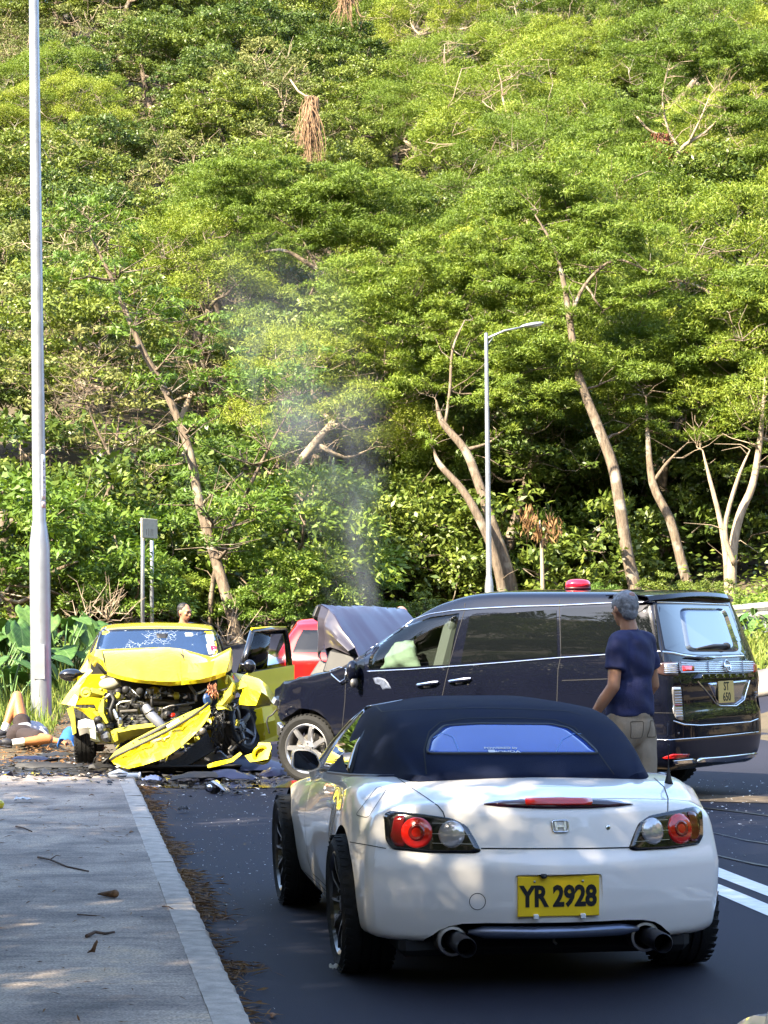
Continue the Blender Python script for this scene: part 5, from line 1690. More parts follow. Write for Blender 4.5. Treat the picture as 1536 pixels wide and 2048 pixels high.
    cen = sum(Q, Vector()) / len(Q) + Vector((.14, 0, 0))
    rows = []
    for i in range(11):
        t = i / 10; a = math.pi * t
        row = []
        for j in range(15):
            u = j / 14 * 2 - 1
            p0 = Q[0].lerp(Q[5], (u + 1) / 2); p1 = Q[1].lerp(Q[4], (u + 1) / 2).lerp(Q[2].lerp(Q[3], (u + 1) / 2), .6)
            p = p0.lerp(p1, t * 1.05)
            row.append(p + Vector((.14 - .11 * math.sin(math.pi * min(1, max(0, (u + 1) / 2))) ** .6 * math.sin(a) ** .6 + .012 * math.sin(u * 7 + t * 9) + .01 * math.sin(t * 17 - u * 4), 0, -.02)))
        rows.append(row)
    bag.sheet(rows, .01); bag.build('airbag', mat('airbag_cloth', (.26, .32, .27), .8, var=.06, scale=5, bump=.4, bscale=30), root)
    # seat and wheel in the gloom behind
    b = MB(); p, n = sf0.hit(868, 1285); b.box(p + Vector((.20, 0, -.05)), (.10, .16, .62), (.3, 0, 0), ch=.04); b.ell(p + Vector((.2, -.08, .20)), (.07, .06, .12))
    b.build('seat', mat('seat_grey', (.16, .16, .17), .8), root)
    # ---- bright trims
    b = MB()
    seam(b, sf0, [(905, 1221), (960, 1217), (1040, 1213), (1118, 1211), (1220, 1206), (1309, 1203)], w=.018, h=.006)
    seam(b, sf0, [(735, 1343), (820, 1339), (905, 1333), (1010, 1325), (1115, 1316), (1220, 1309), (1321, 1303)], w=.014, h=.006)
    seam(b, sf0, [(740, 1292), (770, 1268), (810, 1244), (860, 1228), (905, 1221)], w=.012, h=.005)
    seam(b, sf0, [(1313, 1204), (1380, 1206), (1457, 1209)], w=.02, h=.006)
    seam(b, sf0, [(1325, 1304), (1345, 1306), (1368, 1311), (1405, 1315), (1450, 1314), (1487, 1312)], w=.022, h=.008)
    b.build('chrome_trim', M_CHROME, body)
    b = MB(); seam(b, sf0, [(1293, 1479), (1340, 1480), (1420, 1474), (1480, 1468), (1523, 1463)], w=.010, h=.004)
    seam(b, sf0, [(1346, 1442), (1368, 1449), (1400, 1451), (1450, 1448), (1500, 1444), (1516, 1438)], w=.012, h=.006); b.build('bumper_trim', M_CHROME, body)
    # ---- panel gaps
    for pts in ([(930, 1206), (929, 1222), (915, 1268), (898, 1331), (891, 1362), (884, 1395), (882, 1440)], [(690, 1345), (691, 1370), (690, 1400), (686, 1440), (683, 1470)],
                [(1119, 1200), (1119, 1216), (1122, 1310), (1116, 1340), (1114, 1400), (1114, 1440)], [(1124, 1361), (1180, 1359), (1290, 1355)], [(1309, 1196), (1311, 1215), (1326, 1303), (1327, 1322)],
                [(1358, 1356), (1364, 1372), (1370, 1440), (1376, 1448)], [(1376, 1446), (1440, 1446), (1512, 1437)], [(1290, 1425), (1345, 1426)], [(1300, 1355), (1302, 1424)]):
        b = MB(); seam(b, sf, pts, w=.007, off=.0015); b.build('panel_gap', M_SEAM, body)
    # ---- doors: handles
    def handle(x0, x1, y0, y1, lab):
        p, n = sf.hit(x0, y0); q, n2 = sf.hit(x1, y1)
        b = MB(); d = (q - p); b.tube([p + n * .012, p.lerp(q, .15) + n * .035, p.lerp(q, .8) + n * .036, q + n * .014], [.011, .014, .016, .012], n=8)
        h = b.build('handle', M_CHROME, root, sharp=40)
        b = MB(); c = p.lerp(q, .45); b.ell(c - n * .006 - Vector((0, 0, .02)), (.012, .055, .04)); b.build('handle_cup', M_GLOSSBLACK, h)
    handle(835, 878, 1370, 1364, 'f'); handle(899, 943, 1363, 1357, 'r')
    # scuffed patch on the front door
    b = MB(); patch(b, sf, [(746, 1356), (757, 1354), (770, 1358), (777, 1366), (783, 1378), (774, 1377), (766, 1380), (760, 1370), (750, 1367)], off=.0015, rings=3, step=4, sink=0)
    b.build('scuff', mat('scuffed_paint', (.07, .085, .13), .4, var=.7, scale=22), body)
    # ---- rear lamps and bright slatted band
    out = [(1294, 1330), (1330, 1325), (1357, 1324), (1357, 1352), (1330, 1351), (1312, 1346)]
    b = MB(); patch(b, sf, round_poly(out, 3), off=.006, rings=4, step=5); tl = b.build('tail_light', mat('smoked_lens', (.05, .03, .03), .08, coat=1.0), root)
    b = MB(); patch(b, sf, [(1328, 1328), (1354, 1327), (1354, 1349), (1330, 1348)], off=.010, rings=3, step=5, sink=.003); b.build('clear_lens', M_CLEARLENS, tl)
    b = MB()
    for i in range(5): seam(b, sf, [(1328, 1330 + i * 4), (1354, 1329.5 + i * 4)], w=.006, h=.016)
    sl = b.build('lens_bar', M_CHROME, tl); sl['kind'] = 'stuff'
    b = MB(); patch(b, sf, [(1358, 1323), (1420, 1322), (1505, 1322), (1506, 1344), (1430, 1345), (1360, 1347)], off=.006, rings=4, step=6); band = b.build('rear_band', mat('band_grey', (.10, .11, .14), .2, metal=.8, coat=1.0), root)
    for i in range(6):
        b = MB(); seam(b, sf, [(1360, 1326 + i * 3.8), (1430, 1325 + i * 3.7), (1504, 1324.5 + i * 3.6)], w=.011, h=.014); b.build('slat', M_CHROME, band)
    for x in (1413, 1482):
        b = MB(); seam(b, sf, [(x, 1323), (x + 1, 1344)], w=.012, h=.017); b.build('divider', mat('divider_grey', (.18, .19, .22), .3, metal=.8), band)
    b = MB(); patch(b, sf, [(1362, 1333), (1386, 1333), (1386, 1343), (1364, 1343)], off=.0145, rings=2, step=5, sink=0); b.build('red_lens', M_REDLENS, band)
    b = MB(); patch(b, sf, [(1505, 1326), (1512, 1330), (1513, 1343), (1506, 1345)], off=.01, rings=3, step=4); b.build('tail_light', M_REDLENS, root)
    # maker's ring and bar
    p, n = sf.hit(1451, 1333); fr = frame_at(p + n * .022, n)
    b = MB(); b.tube([fr @ Vector((.052 * math.cos(a), .052 * math.sin(a), 0)) for a in np.linspace(0, 6.2832, 29)], .008, n=8, caps=False); b.box(fr @ Vector((0, 0, 0)), (.128, .020, .010), fr.to_3x3(), ch=.003)
    b.build('badge', M_CHROME, root)
    b = MB(); patch(b, sf, [(1386, 1358), (1394, 1348), (1410, 1347), (1505, 1345), (1505, 1354), (1470, 1357)], off=.016, rings=4, step=5); bar = b.build('name_bar', mat('black_chrome', (.08, .08, .09), .12, metal=1.0), root)
    for i, ch in enumerate('ELGRAND'):
        p, n = sf.hit(1403 + i * 13.8, 1353.5 - i * .3); fr = frame_at(p + n * .0185, n)
        text_part('lettering', ch, .050, M_CHROME, bar, fr, .002, 1.3, .0006)
    p, n = sf.hit(1513, 1385); fr = frame_at(p + n * .004, n); text_part('lettering', 'HIGHWAY', .022, M_CHROME, body, fr, .001, 1.0, .0004)
    p, n = sf.hit(1513, 1392); fr = frame_at(p + n * .004, n); text_part('lettering', 'STAR', .040, M_CHROME, body, fr, .001, 1.2, .0004)
    # plate
    b = MB(); patch(b, sf, round_poly([(1415, 1366), (1497, 1359), (1486, 1398), (1471, 1409), (1436, 1409)], 4), off=.004, rings=4, step=6); rc = b.build('plate_surround', mat('plate_surround_chrome', (.45, .47, .55), .15, metal=.9), root)
    b = MB(); seam(b, sf, [(1395, 1362), (1412, 1382), (1433, 1408), (1440, 1412), (1472, 1412), (1488, 1400), (1499, 1361)], w=.012, h=.008); b.build('surround_trim', M_CHROME, rc)
    cn = [sf.hit(*q) for q in ((1425, 1363), (1461, 1362), (1472, 1403), (1434, 1406))]
    p = sum((c[0] for c in cn), Vector()) / 4
    nn = Vector((0, -1, .06)).normalized()
    p = Vector((p.x, min(c[0].y for c in cn) - .012, p.z)); fr = frame_at(p, nn)
    w_ = abs(sf.hit(1425, 1363)[0].x - sf.hit(1461, 1362)[0].x); 
    b = MB(); b.box(p, (.30, .195, .012), fr.to_3x3(), ch=.003); pl = b.build('number_plate', mat('pale_yellow_plate', (.72, .52, .18), .4, var=.04), root)
    f2 = fr.copy(); f2.translation = fr @ Vector((0, .047, .0065)); text_part('lettering', 'ST', .105, M_PLATEK, pl, f2, .001, .95, .002, 1.05)
    f2 = fr.copy(); f2.translation = fr @ Vector((0, -.047, .0065)); text_part('lettering', '650', .105, M_PLATEK, pl, f2, .001, .95, .002, 1.05)
    # upright lamp at the corner
    b = MB(); patch(b, sf, round_poly([(1344, 1374), (1361, 1374), (1366, 1441), (1353, 1438), (1346, 1426)], 3), off=.006, rings=4, step=5); ul = b.build('upright_light', M_CLEARLENS, root)
    for i in range(11):
        if i == 6: continue
        b = MB(); seam(b, sf, [(1346.5 + i * .35, 1379 + i * 5.4), (1360 + i * .4, 1378.5 + i * 5.4)], w=.010, h=.012); b.build('lens_bar', M_SATIN, ul)
    b = MB(); seam(b, sf, [(1348, 1411), (1362, 1410.5)], w=.02, h=.012); b.build('red_lens', M_DARKRED, ul)
    b = MB(); patch(b, sf, [(1325, 1515), (1345, 1508), (1379, 1508), (1376, 1513), (1350, 1517), (1330, 1518)], off=.008, rings=3, step=5); b.build('reflector', M_REDLENS, root)
    b = MB(); patch(b, sf, round_poly([(1392, 1524), (1398, 1516), (1450, 1512), (1512, 1505), (1519, 1507), (1505, 1513), (1450, 1522)], 3), off=.02, rings=4, step=6); b.build('lower_trim', M_CHROME, root)
    b = MB(); patch(b, sf, [(1345, 1521), (1388, 1517), (1390, 1525), (1350, 1528)], off=.012, rings=3, step=6); b.build('lower_trim', M_CHROME, root)
    b = MB()
    p, n = sf.hit(1357, 1467); b.ell(p, (.012, .012, .012)); b.build('parking_sensor', M_GLOSSBLACK, root)
    # wiper
    p0, n = sf0.hit(1390, 1299); p1, n1 = sf0.hit(1420, 1296); p2, n2 = sf0.hit(1447, 1295)
    b = MB(); b.tube([p0 + n * .02, p1 + n1 * .04, p2 + n2 * .04], [.008, .022, .018], n=8); b.ell(p2 + n2 * .03, (.04, .04, .035)); b.build('wiper', M_BLACK, root)
    b = MB(); p0, n = sf.hit(1368, 1316); p1, n1 = sf.hit(1400, 1317); p2, n2 = sf.hit(1428, 1317); b.tube([p0 + n * .012, p1 + n1 * .022, p2 + n2 * .012], [.006, .014, .006], n=8); b.build('tailgate_handle', M_GLOSSBLACK, root)
    # roof spoiler
    b = MB(); rows = []
    for u in np.linspace(-1, 1, 15):
        e = 1 - .12 * abs(u) ** 4
        y = -.73 + .10 * abs(u) ** 5
        rows.append([(.80 * u, y + .36, 1.815 - .03 * u * u), (.81 * u, y + .1, 1.835 - .035 * u * u), (.82 * u, y - .07 * e, 1.815 - .04 * u * u), (.815 * u, y - .09 * e, 1.79 - .045 * u * u), (.80 * u, y + .05, 1.755 - .05 * u * u), (.79 * u, y + .2, 1.74 - .05 * u * u)])
    b.sheet(rows, .01); b.build('roof_spoiler', M_B, root, sharp=50, recalc=True)
    # door mirror, hanging
    p, n = sf0.hit(716, 1350); n = Vector((-1, .0, 0))
    b = MB(); b.ell(p + n * .09 + Vector((0, .0, .04)), (.07, .055, .10), n=16, k=10); b.tube([p, p + n * .1], [.03, .04], n=8)
    mo = b.build('door_mirror', M_B, root)
    b = MB(); b.ell(p + n * .09 + Vector((0, -.02, -.07)), (.05, .03, .05)); b.build('mirror_trim', M_STEEL, mo)
    # quarter-light sail torn loose by the wing
    b = MB(); V = [sf0.hit(*q)[0] + Vector((-.03, 0, 0)) for q in ((660, 1336), (682, 1330), (697, 1338), (694, 1358), (684, 1364), (668, 1350))]
    b.tube(V + V[:1], .008, n=6); b.build('torn_trim', M_CHROME, body)

    # ---- crumpled bonnet, folded up like a tent
    rng = np.random.default_rng(8)
    rows = []
    prof = [(2.50, 1.15), (2.62, 1.30), (2.76, 1.46), (2.90, 1.60), (3.02, 1.69), (3.09, 1.71), (3.12, 1.63), (3.11, 1.48), (3.08, 1.32), (3.04, 1.16)]
    EL = []
    for i, (y, z) in enumerate(prof):
        row = []
        x0 = -.60 + .16 * min(1, i / 4)
        for j in range(25):
            u = j / 24; x = x0 + (.84 - x0) * u
            fold = .022 * math.sin(u * 9 + i * .5) * (i / 9) * (1 - .3 * u) + .028 * abs(math.sin(u * 8 + .6)) * math.sin(math.pi * min(1, i / 5))
            dz = -.03 * (1 - u) ** 4 * (i == 4) - .02 * u * (i > 2)
            row.append((x + .02 * math.sin(i * 2.1), y + fold - .03 * u * (i / 9), z + dz + fold * .5 + rng.normal() * .004))
        rows.append(row); EL.append(row[0])
    b = MB(); b.sheet(rows, .012)
    bo = b.build('bonnet', paint('bonnet_lit_black', (.030, .030, .062), var=.1, rough=.5, coat=.8, coatr=.03, spec=.1), root, sharp=40)  # lighter and bluer than the body black: sun and sky put into the colour
    # left flank of the bonnet, folded down below the ridge
    b = MB(); rows = []
    for i, (x, y, z) in enumerate(EL[1:8]):
        q = i / 6
        h = max(.02, (z - 1.17)) * (.55 + .45 * q)
        rows.append([(x - .012 * t - .05 * math.sin(math.pi * t) * (1 - .4 * q) + .015 * math.sin(9 * t + 3 * q), y + .05 * t * (1 - q), z - h * t) for t in np.linspace(0, 1, 9)])
    b.sheet(rows, .008); b.build('bonnet_edge', mat('bonnet_underside', (.045, .040, .055), .35, var=.2, coat=.6), bo, sharp=30)
    b = MB(); b.box((-.36, 3.17, 1.62), (.26, .07, .16), (.3, .25, .2), ch=.03); b.build('bonnet_latch', M_BLACK, bo)
    # ---- engine bay wreckage
    b = MB(); rnd = random.Random(3)
    b.box((0, 2.85, .74), (1.4, .5, .3), ch=.05); b.box((-.42, 2.82, 1.10), (.30, .34, .26), (.2, .3, .1), ch=.03)
    b.box((-.36, 3.14, 1.02), (.22, .16, .22), (.4, .5, .2), ch=.02); b.box((.2, 3.05, .95), (.5, .3, .2), (.1, .2, .1), ch=.03)
    b.build('engine', M_BLACK, root)
    for k in range(40):
        p = Vector((rnd.uniform(-.90, -.1), rnd.uniform(3.12, 3.36), rnd.uniform(.40, .84)))
        b = MB(); b.box(p, (rnd.uniform(.05, .2), rnd.uniform(.03, .1), rnd.uniform(.04, .16)), (rnd.uniform(0, 3), rnd.uniform(0, 3), rnd.uniform(0, 3)), ch=.008)
        b.build('broken_fitting', rnd.choice([M_BLACK, M_BLACK, M_STEEL, M_DARK, M_SATIN] if k % 9 else [M_CLEARLENS]), root)
    for k in range(9):
        p = Vector((-.85 + rnd.uniform(0, .25), 3.2 + rnd.uniform(-.05, .15), rnd.uniform(.45, .9)))
        pts = [p]
        for q in range(4): pts.append(pts[-1] + Vector((rnd.uniform(-.06, .06), rnd.uniform(-.08, .08), rnd.uniform(-.12, .04))))
        b = MB(); b.tube(pts, rnd.uniform(.004, .011), n=6); b.build('torn_cable', M_BLACK, root)
    # wheels
    M_RIMS = mat('silver_rim', (.52, .52, .54), .3, metal=.85, var=.05, coat=.4)
    make_wheel(root, (-.80, 2.95, .335), .335, .225, .235, 7, M_RIMS, 'wide', False, steer=.08)
    make_wheel(root, (.80, 2.95, .335), .335, .225, .235, 7, M_RIMS, 'wide', True)
    for s in (-1, 1): make_wheel(root, (s * .80, 0, .335), .335, .225, .235, 7, M_RIMS, 'wide', s > 0)
    # beacon stands on the roof
    q, n, i, t = sf0.bvh.ray_cast(Vector((-.09, .42, 3)), Vector((0, 0, -1)))
    W = sf0.M @ q
    bt = thing('red_beacon', 'red domed rotating beacon lying on the roof of the black van', 'beacon', W, R(20))
    b = MB(); b.lathe([(.09, 0), (.092, .02), (.085, .025)], n=28, M=Matrix.Diagonal((1.38, 1.1, .9))); b.build('base', mat('beacon_base', (.05, .005, .01), .4), bt)
    b = MB(); b.lathe([(.088, .02), (.089, .05), (.083, .075), (.068, .094), (.045, .103), (.02, .107), (.0005, .108)], n=32, M=Matrix.Diagonal((1.38, 1.1, .9)))
    b.build('dome', mat('beacon_red', (.55, .008, .03), .1, coat=1.0, coatr=.02), bt)
    return root
build_van()
# ------------------------------------------------------------------ wrecked yellow hatchback
def build_yellow():
    root = thing('wrecked_yellow_car', 'yellow hatchback with its whole front smashed open, facing the camera on the kerb', 'car', (-2.62, 26.1, .03), R(184.9))
    M_Y = paint('yellow_paint', (.66, .535, .008), var=.05, rough=.32)
    # scraped and dirtied version of the same paint for the struck panels
    M_YS = paint('scuffed_yellow_paint', (.66, .535, .008), var=.10, rough=.38)
    nt = M_YS.node_tree; N, L = nt.nodes, nt.links; bs = N['Principled BSDF']
    src = bs.inputs['Base Color'].links[0].from_socket
    tc = N.new('ShaderNodeTexCoord'); mp = N.new('ShaderNodeMapping'); mp.inputs['Scale'].default_value = (3, 3, 14); mp.inputs['Rotation'].default_value = (0, .5, 0)
    nz = N.new('ShaderNodeTexNoise'); nz.inputs['Scale'].default_value = 2.2; nz.inputs['Detail'].default_value = 9; nz.inputs['Roughness'].default_value = .7
    L.new(tc.outputs['Object'], mp.inputs[0]); L.new(mp.outputs[0], nz.inputs['Vector'])
    mr = N.new('ShaderNodeMapRange'); mr.inputs[1].default_value = .60; mr.inputs[2].default_value = .70; mr.inputs[4].default_value = .75
    L.new(nz.outputs['Fac'], mr.inputs[0])
    mx = N.new('ShaderNodeMix'); mx.data_type = 'RGBA'; mx.inputs['B'].default_value = (.10, .085, .03, 1)
    L.new(mr.outputs[0], mx.inputs['Factor']); L.new(src, mx.inputs['A']); L.new(mx.outputs['Result'], bs.inputs['Base Color'])
    n2 = N.new('ShaderNodeTexNoise'); n2.inputs['Scale'].default_value = 5.5; n2.inputs['Detail'].default_value = 3; n2.inputs['Distortion'].default_value = 1.2
    L.new(tc.outputs['Object'], n2.inputs['Vector'])
    bp = N.new('ShaderNodeBump'); bp.inputs['Strength'].default_value = .55; bp.inputs['Distance'].default_value = .03; L.new(n2.outputs['Fac'], bp.inputs['Height']); L.new(bp.outputs[0], bs.inputs['Normal'])
    M_YD = mat('yellow_inner', (.50, .46, .05), .5, var=.25, scale=10, bump=.15)
    Mi = Matrix.LocRotScale(root.location, root.rotation_euler, Vector((1, 1, 1))).inverted()
    def P(px, py, Y): return Mi @ Vector(((px - 768) / FPX * Y, Y, zat(py, Y)))
    def st(y, w, zb, belt, rx, rail, zt):
        return (y, [(0, zb), (.5 * w, zb), (.86 * w, zb + .01), (.98 * w, zb + .14), (w, .66), (.97 * w, belt), (.5 * (.97 * w + rx) + .012, .5 * (belt + rail) + .015), (rx, rail), (rx - .06, rail + .6 * (zt - rail)), (rx * .5, zt - .01), (0, zt)])
    S = [st(-.78, .80, .32, .96, .60, 1.36, 1.42), st(-.4, .85, .25, .97, .62, 1.40, 1.47), st(.3, .868, .2, .97, .64, 1.42, 1.505), st(.9, .868, .2, .96, .64, 1.41, 1.50), st(1.25, .868, .2, .955, .635, 1.37, 1.46),
         st(1.5, .868, .2, .95, .68, 1.21, 1.28), st(1.8, .868, .2, .94, .75, 1.03, 1.08), st(2.0, .86, .2, .92, .76, .96, 1.0), st(2.2, .85, .22, .90, .76, .93, .96)]
    r = S[0][1]; S = [(-.80, inset(r, .04, .85)), (-.76, r)] + S[1:]
    body = loft_body(S, 4, N=14, step=.08, rows=14).build('body', [M_Y, M_DARK], root, recalc=True)
    cs = []
    for s in (-1, 1):
        b = MB(); b.lathe([(.34, -.3), (.34, .3)], (s * .95, 0, .31), axis='x', n=40); cs.append(b.build('c', M_DARK))
        b = MB(); b.lathe([(.36, -.3), (.36, .3)], (s * .95, 2.35, .31), axis='x', n=40); cs.append(b.build('c', M_DARK))
    # doorway of the open door (car's own left side)
    b = MB(); b.prism([(.55, .30), (1.95, .30), (2.0, .94), (1.30, 1.36), (.5, 1.38)], lambda u, v: (-1.2, u, v), lambda u, v: (-.45, u, v)); cs.append(b.build('c', M_DARK, recalc=True))
    cut(body, cs); body.data.set_sharp_from_angle(angle=R(38))
    sf = Surf([body], root)
    # windscreen, cracked
    m, nt, bs = _nm('cracked_glass')
    N, L = nt.nodes, nt.links
    setin(bs, rough=.06, ior=1.7, coat=1.0, coatr=.02)
    tc = N.new('ShaderNodeTexCoord')
    dn = N.new('ShaderNodeTexNoise'); dn.inputs['Scale'].default_value = 9
    L.new(tc.outputs['Object'], dn.inputs['Vector'])
    mxv = N.new('ShaderNodeVectorMath'); mxv.operation = 'MULTIPLY_ADD'; mxv.inputs[1].default_value = (.12, .12, .12)
    L.new(dn.outputs['Color'], mxv.inputs[0]); L.new(tc.outputs['Object'], mxv.inputs[2])
    vo = N.new('ShaderNodeTexVoronoi'); vo.feature = 'DISTANCE_TO_EDGE'; vo.inputs['Scale'].default_value = 19
    L.new(mxv.outputs[0], vo.inputs['Vector'])
    lt = N.new('ShaderNodeMath'); lt.operation = 'LESS_THAN'; lt.inputs[1].default_value = .018
    L.new(vo.outputs[0], lt.inputs[0])
    n2 = N.new('ShaderNodeTexNoise'); n2.inputs['Scale'].default_value = 3.2; n2.inputs['Detail'].default_value = 3
    L.new(tc.outputs['Object'], n2.inputs['Vector'])
    gt = N.new('ShaderNodeMath'); gt.operation = 'GREATER_THAN'; gt.inputs[1].default_value = .56
    sx = N.new('ShaderNodeSeparateXYZ'); L.new(tc.outputs['Object'], sx.inputs[0])
    gx = N.new('ShaderNodeMath'); gx.operation = 'MULTIPLY_ADD'; gx.inputs[1].default_value = .14; L.new(sx.outputs[0], gx.inputs[0]); L.new(n2.outputs['Fac'], gx.inputs[2])
    L.new(gx.outputs[0], gt.inputs[0])
    ml = N.new('ShaderNodeMath'); ml.operation = 'MULTIPLY'; L.new(lt.outputs[0], ml.inputs[0]); L.new(gt.outputs[0], ml.inputs[1])
    mx = N.new('ShaderNodeMix'); mx.data_type = 'RGBA'; mx.inputs['A'].default_value = (.012, .028, .075, 1); mx.inputs['B'].default_value = (.40, .46, .52, 1)  # dark blue base carries the reflected sky; the pale colour is the cracks
    L.new(ml.outputs[0], mx.inputs['Factor']); L.new(mx.outputs['Result'], bs.inputs['Base Color'])
    wo_ = [(204, 1261), (320, 1259), (432, 1262), (443, 1290), (449, 1310), (440, 1330), (200, 1330), (190, 1318), (196, 1288)]
    b = MB(); patch(b, sf, round_poly(wo_, 4), off=.006, rings=6, step=6); ws = b.build('windscreen', MATS['cracked_glass'], root)
    b = MB(); seam(b, sf, wo_, w=.03, closed=True, h=.010); b.build('windscreen_seal', M_GLOSSBLACK, ws)
    for k, (pts, mm, nm) in enumerate((([(370, 1267), (386, 1267), (386, 1273), (371, 1273)], mat('paper_pale', (.62, .70, .66), .6, var=.1), 'sticker'), ([(411, 1271), (427, 1271), (434, 1289), (416, 1289)], mat('paper_mint', (.50, .62, .62), .6, var=.1), 'sticker'),
                         ([(312, 1268), (336, 1268), (334, 1277), (315, 1277)], M_BLACK, 'rear_view_mirror'))):
        b = MB(); patch(b, sf, pts, off=.009, rings=2, step=4, sink=0); b.build(nm, mm, ws)
    b = MB(); patch(b, sf, [(413, 1290), (433, 1291), (440, 1308), (418, 1309)], off=.010, rings=2, step=4, sink=0); pp = b.build('learner_plate', M_WHITEP, ws)
    p, n = sf.hit(427, 1299); fr = frame_at(p + n * .013, n); text_part('lettering', 'P', .125, mat('plum_red', (.30, .01, .05), .5), pp, fr, .0008, 1.1, .006)
    # roof gutters, side glass on the near flank
    for pts in ([(222, 1241), (214, 1250), (207, 1259)], [(413, 1240), (424, 1250), (432, 1261)]):
        b = MB(); seam(b, sf, pts, w=.03, h=.006); b.build('roof_gutter', M_GLOSSBLACK, body)
    b = MB(); patch(b, sf, [(202, 1262), (186, 1300), (178, 1328), (176, 1318), (186, 1285), (197, 1262)], off=.006, rings=3, step=5); b.build('side_window', M_GLASS, root)
    # bonnet: buckled sheet folded up in front of the windscreen
    rng = np.random.default_rng(4)
    cols = 25
    def line(pts, n=cols):
        pts = np.array(pts, float); d = np.concatenate([[0], np.cumsum(np.hypot(*np.diff(pts, axis=0).T))]); t = np.linspace(0, d[-1], n)
        return np.stack([np.interp(t, d, pts[:, 0]), np.interp(t, d, pts[:, 1])], 1)
    Ls = [(line([(216, 1350), (240, 1358), (270, 1364), (300, 1367), (341, 1371), (380, 1368), (412, 1364), (435, 1357), (450, 1350)]), 22.98, .0),
          (line([(214, 1344), (240, 1352), (290, 1361), (341, 1364), (400, 1359), (452, 1344)]), 22.95, .02),
          (line([(212, 1332), (260, 1342), (341, 1348), (400, 1345), (456, 1330)]), 23.04, .05),
          (line([(210, 1319), (260, 1325), (341, 1329), (402, 1327), (460, 1317)]), 23.16, .05),
          (line([(206, 1307), (260, 1308), (341, 1310), (395, 1317), (420, 1320), (462, 1303)]), 23.32, .04),
          (line([(205, 1300), (262, 1298), (325, 1296), (362, 1299), (400, 1309), (424, 1315), (462, 1296)]), 23.5, .02),
          (line([(204, 1300), (262, 1297), (330, 1295), (364, 1298), (400, 1309), (424, 1315), (460, 1298)]), 23.7, .0),
          (line([(200, 1318), (262, 1314), (330, 1312), (364, 1314), (400, 1318), (424, 1322), (450, 1316)]), 24.0, .0)]
    rows = []
    for i, (ln, Y, am) in enumerate(Ls):
        row = []
        for j, (px, py) in enumerate(ln):
            u = j / (cols - 1)
            c = .06 * math.exp(-((u - .66) / .05) ** 2) * (i > 1) - .05 * math.exp(-((u - .78) / .09) ** 2) * (i > 2)
            cr_ = .035 * max(0, 1 - abs(u - .30 - .02 * i) / .05) * (1 < i < 6) - .03 * max(0, 1 - abs(u - .52 + .03 * i) / .06) * (0 < i < 5) + .03 * max(0, 1 - abs(u - .87) / .04)
            yy = cr_ + Y + am * math.sin(u * 11 + i * .7) * .8 + c - .10 * math.sin(math.pi * u) + rng.normal() * .006
            row.append(P(px, py, yy))
        rows.append(row)
    b = MB(); b.sheet(rows, .012); bo = b.build('bonnet', M_YS, root, sharp=26)
    # curled left corner and torn right corner
    rows = [[P(213, 1342, 23.0), P(207, 1322, 23.1), P(204, 1300, 23.3)], [P(204, 1330, 23.2), P(196, 1314, 23.2), P(192, 1300, 23.4)], [P(195, 1324, 23.5), P(186, 1311, 23.4), P(180, 1308, 23.5)], [P(190, 1334, 23.7), P(180, 1322, 23.7), P(176, 1312, 23.8)]]
    b = MB(); b.sheet(rows, .012); b.build('bonnet_corner', M_Y, bo, sharp=40)
    rows = [[P(452, 1346, 23.0), P(457, 1326, 23.1), P(461, 1298, 23.3)], [P(460, 1340, 23.1), P(463, 1322, 23.2), P(464, 1302, 23.4)], [P(462, 1338, 23.4), P(465, 1326, 23.5), P(463, 1308, 23.6)]]
    b = MB(); b.sheet(rows, .012); b.build('bonnet_corner', M_Y, bo, sharp=40)
    b = MB(); b.tube([P(360, 1306, 23.05), P(366, 1312, 22.98), P(369, 1320, 22.93), P(364, 1299, 23.2)], [.004, .012, .005, .003], n=5); b.build('crease', M_DARK, bo)
    b = MB(); b.tube([P(455, 1350, 23.0), P(452, 1362, 23.0), P(453, 1368, 23.0)], .014, n=6); b.build('bonnet_strut', M_YD, bo)
    # front wings, crumpled
    def sheet_px(name, grid, mt, parent=root, th=.008, sharp=35):
        b = MB(); b.sheet([[P(*q) for q in row] for row in grid], th); return b.build(name, mt, parent, sharp=sharp)
    sheet_px('front_wing', [[(180, 1337, 23.6), (160, 1358, 23.4), (140, 1382, 23.2), (122, 1408, 23.1)], [(186, 1342, 23.5), (168, 1362, 23.2), (150, 1388, 23.05), (134, 1410, 23.0)],
                            [(176, 1352, 23.2), (162, 1372, 23.1), (156, 1394, 23.0), (150, 1412, 23.0)], [(168, 1362, 23.3), (166, 1378, 23.2), (163, 1396, 23.15), (158, 1400, 23.1)]], M_YS)
    sheet_px('wing_bracket', [[(163, 1380, 23.1), (185, 1376, 23.1), (206, 1382, 23.2)], [(163, 1388, 23.0), (184, 1385, 23.0), (207, 1391, 23.1)], [(162, 1392, 23.1), (183, 1394, 23.1), (204, 1396, 23.2)]], M_YD)
    b = MB(); b.lathe([(.05, 0), (.06, .01), (.035, .012), (.03, 0)], P(172, 1385, 22.97), axis='y', n=14, closed=True); b.build('bracket_ring', M_YD, root)
    sheet_px('torn_panel', [[(148, 1414, 23.0), (166, 1424, 22.95), (178, 1434, 22.9), (192, 1444, 22.9)], [(160, 1416, 22.9), (172, 1420, 22.9), (186, 1426, 22.8), (196, 1436, 22.85)], [(168, 1420, 23.0), (178, 1416, 23.0), (190, 1418, 23.0), (197, 1428, 23.0)]], M_Y)
    sheet_px('torn_panel', [[(134, 1418, 23.4), (142, 1440, 23.4), (146, 1470, 23.4)], [(146, 1412, 23.3), (150, 1436, 23.3), (152, 1466, 23.3)]], M_YD)
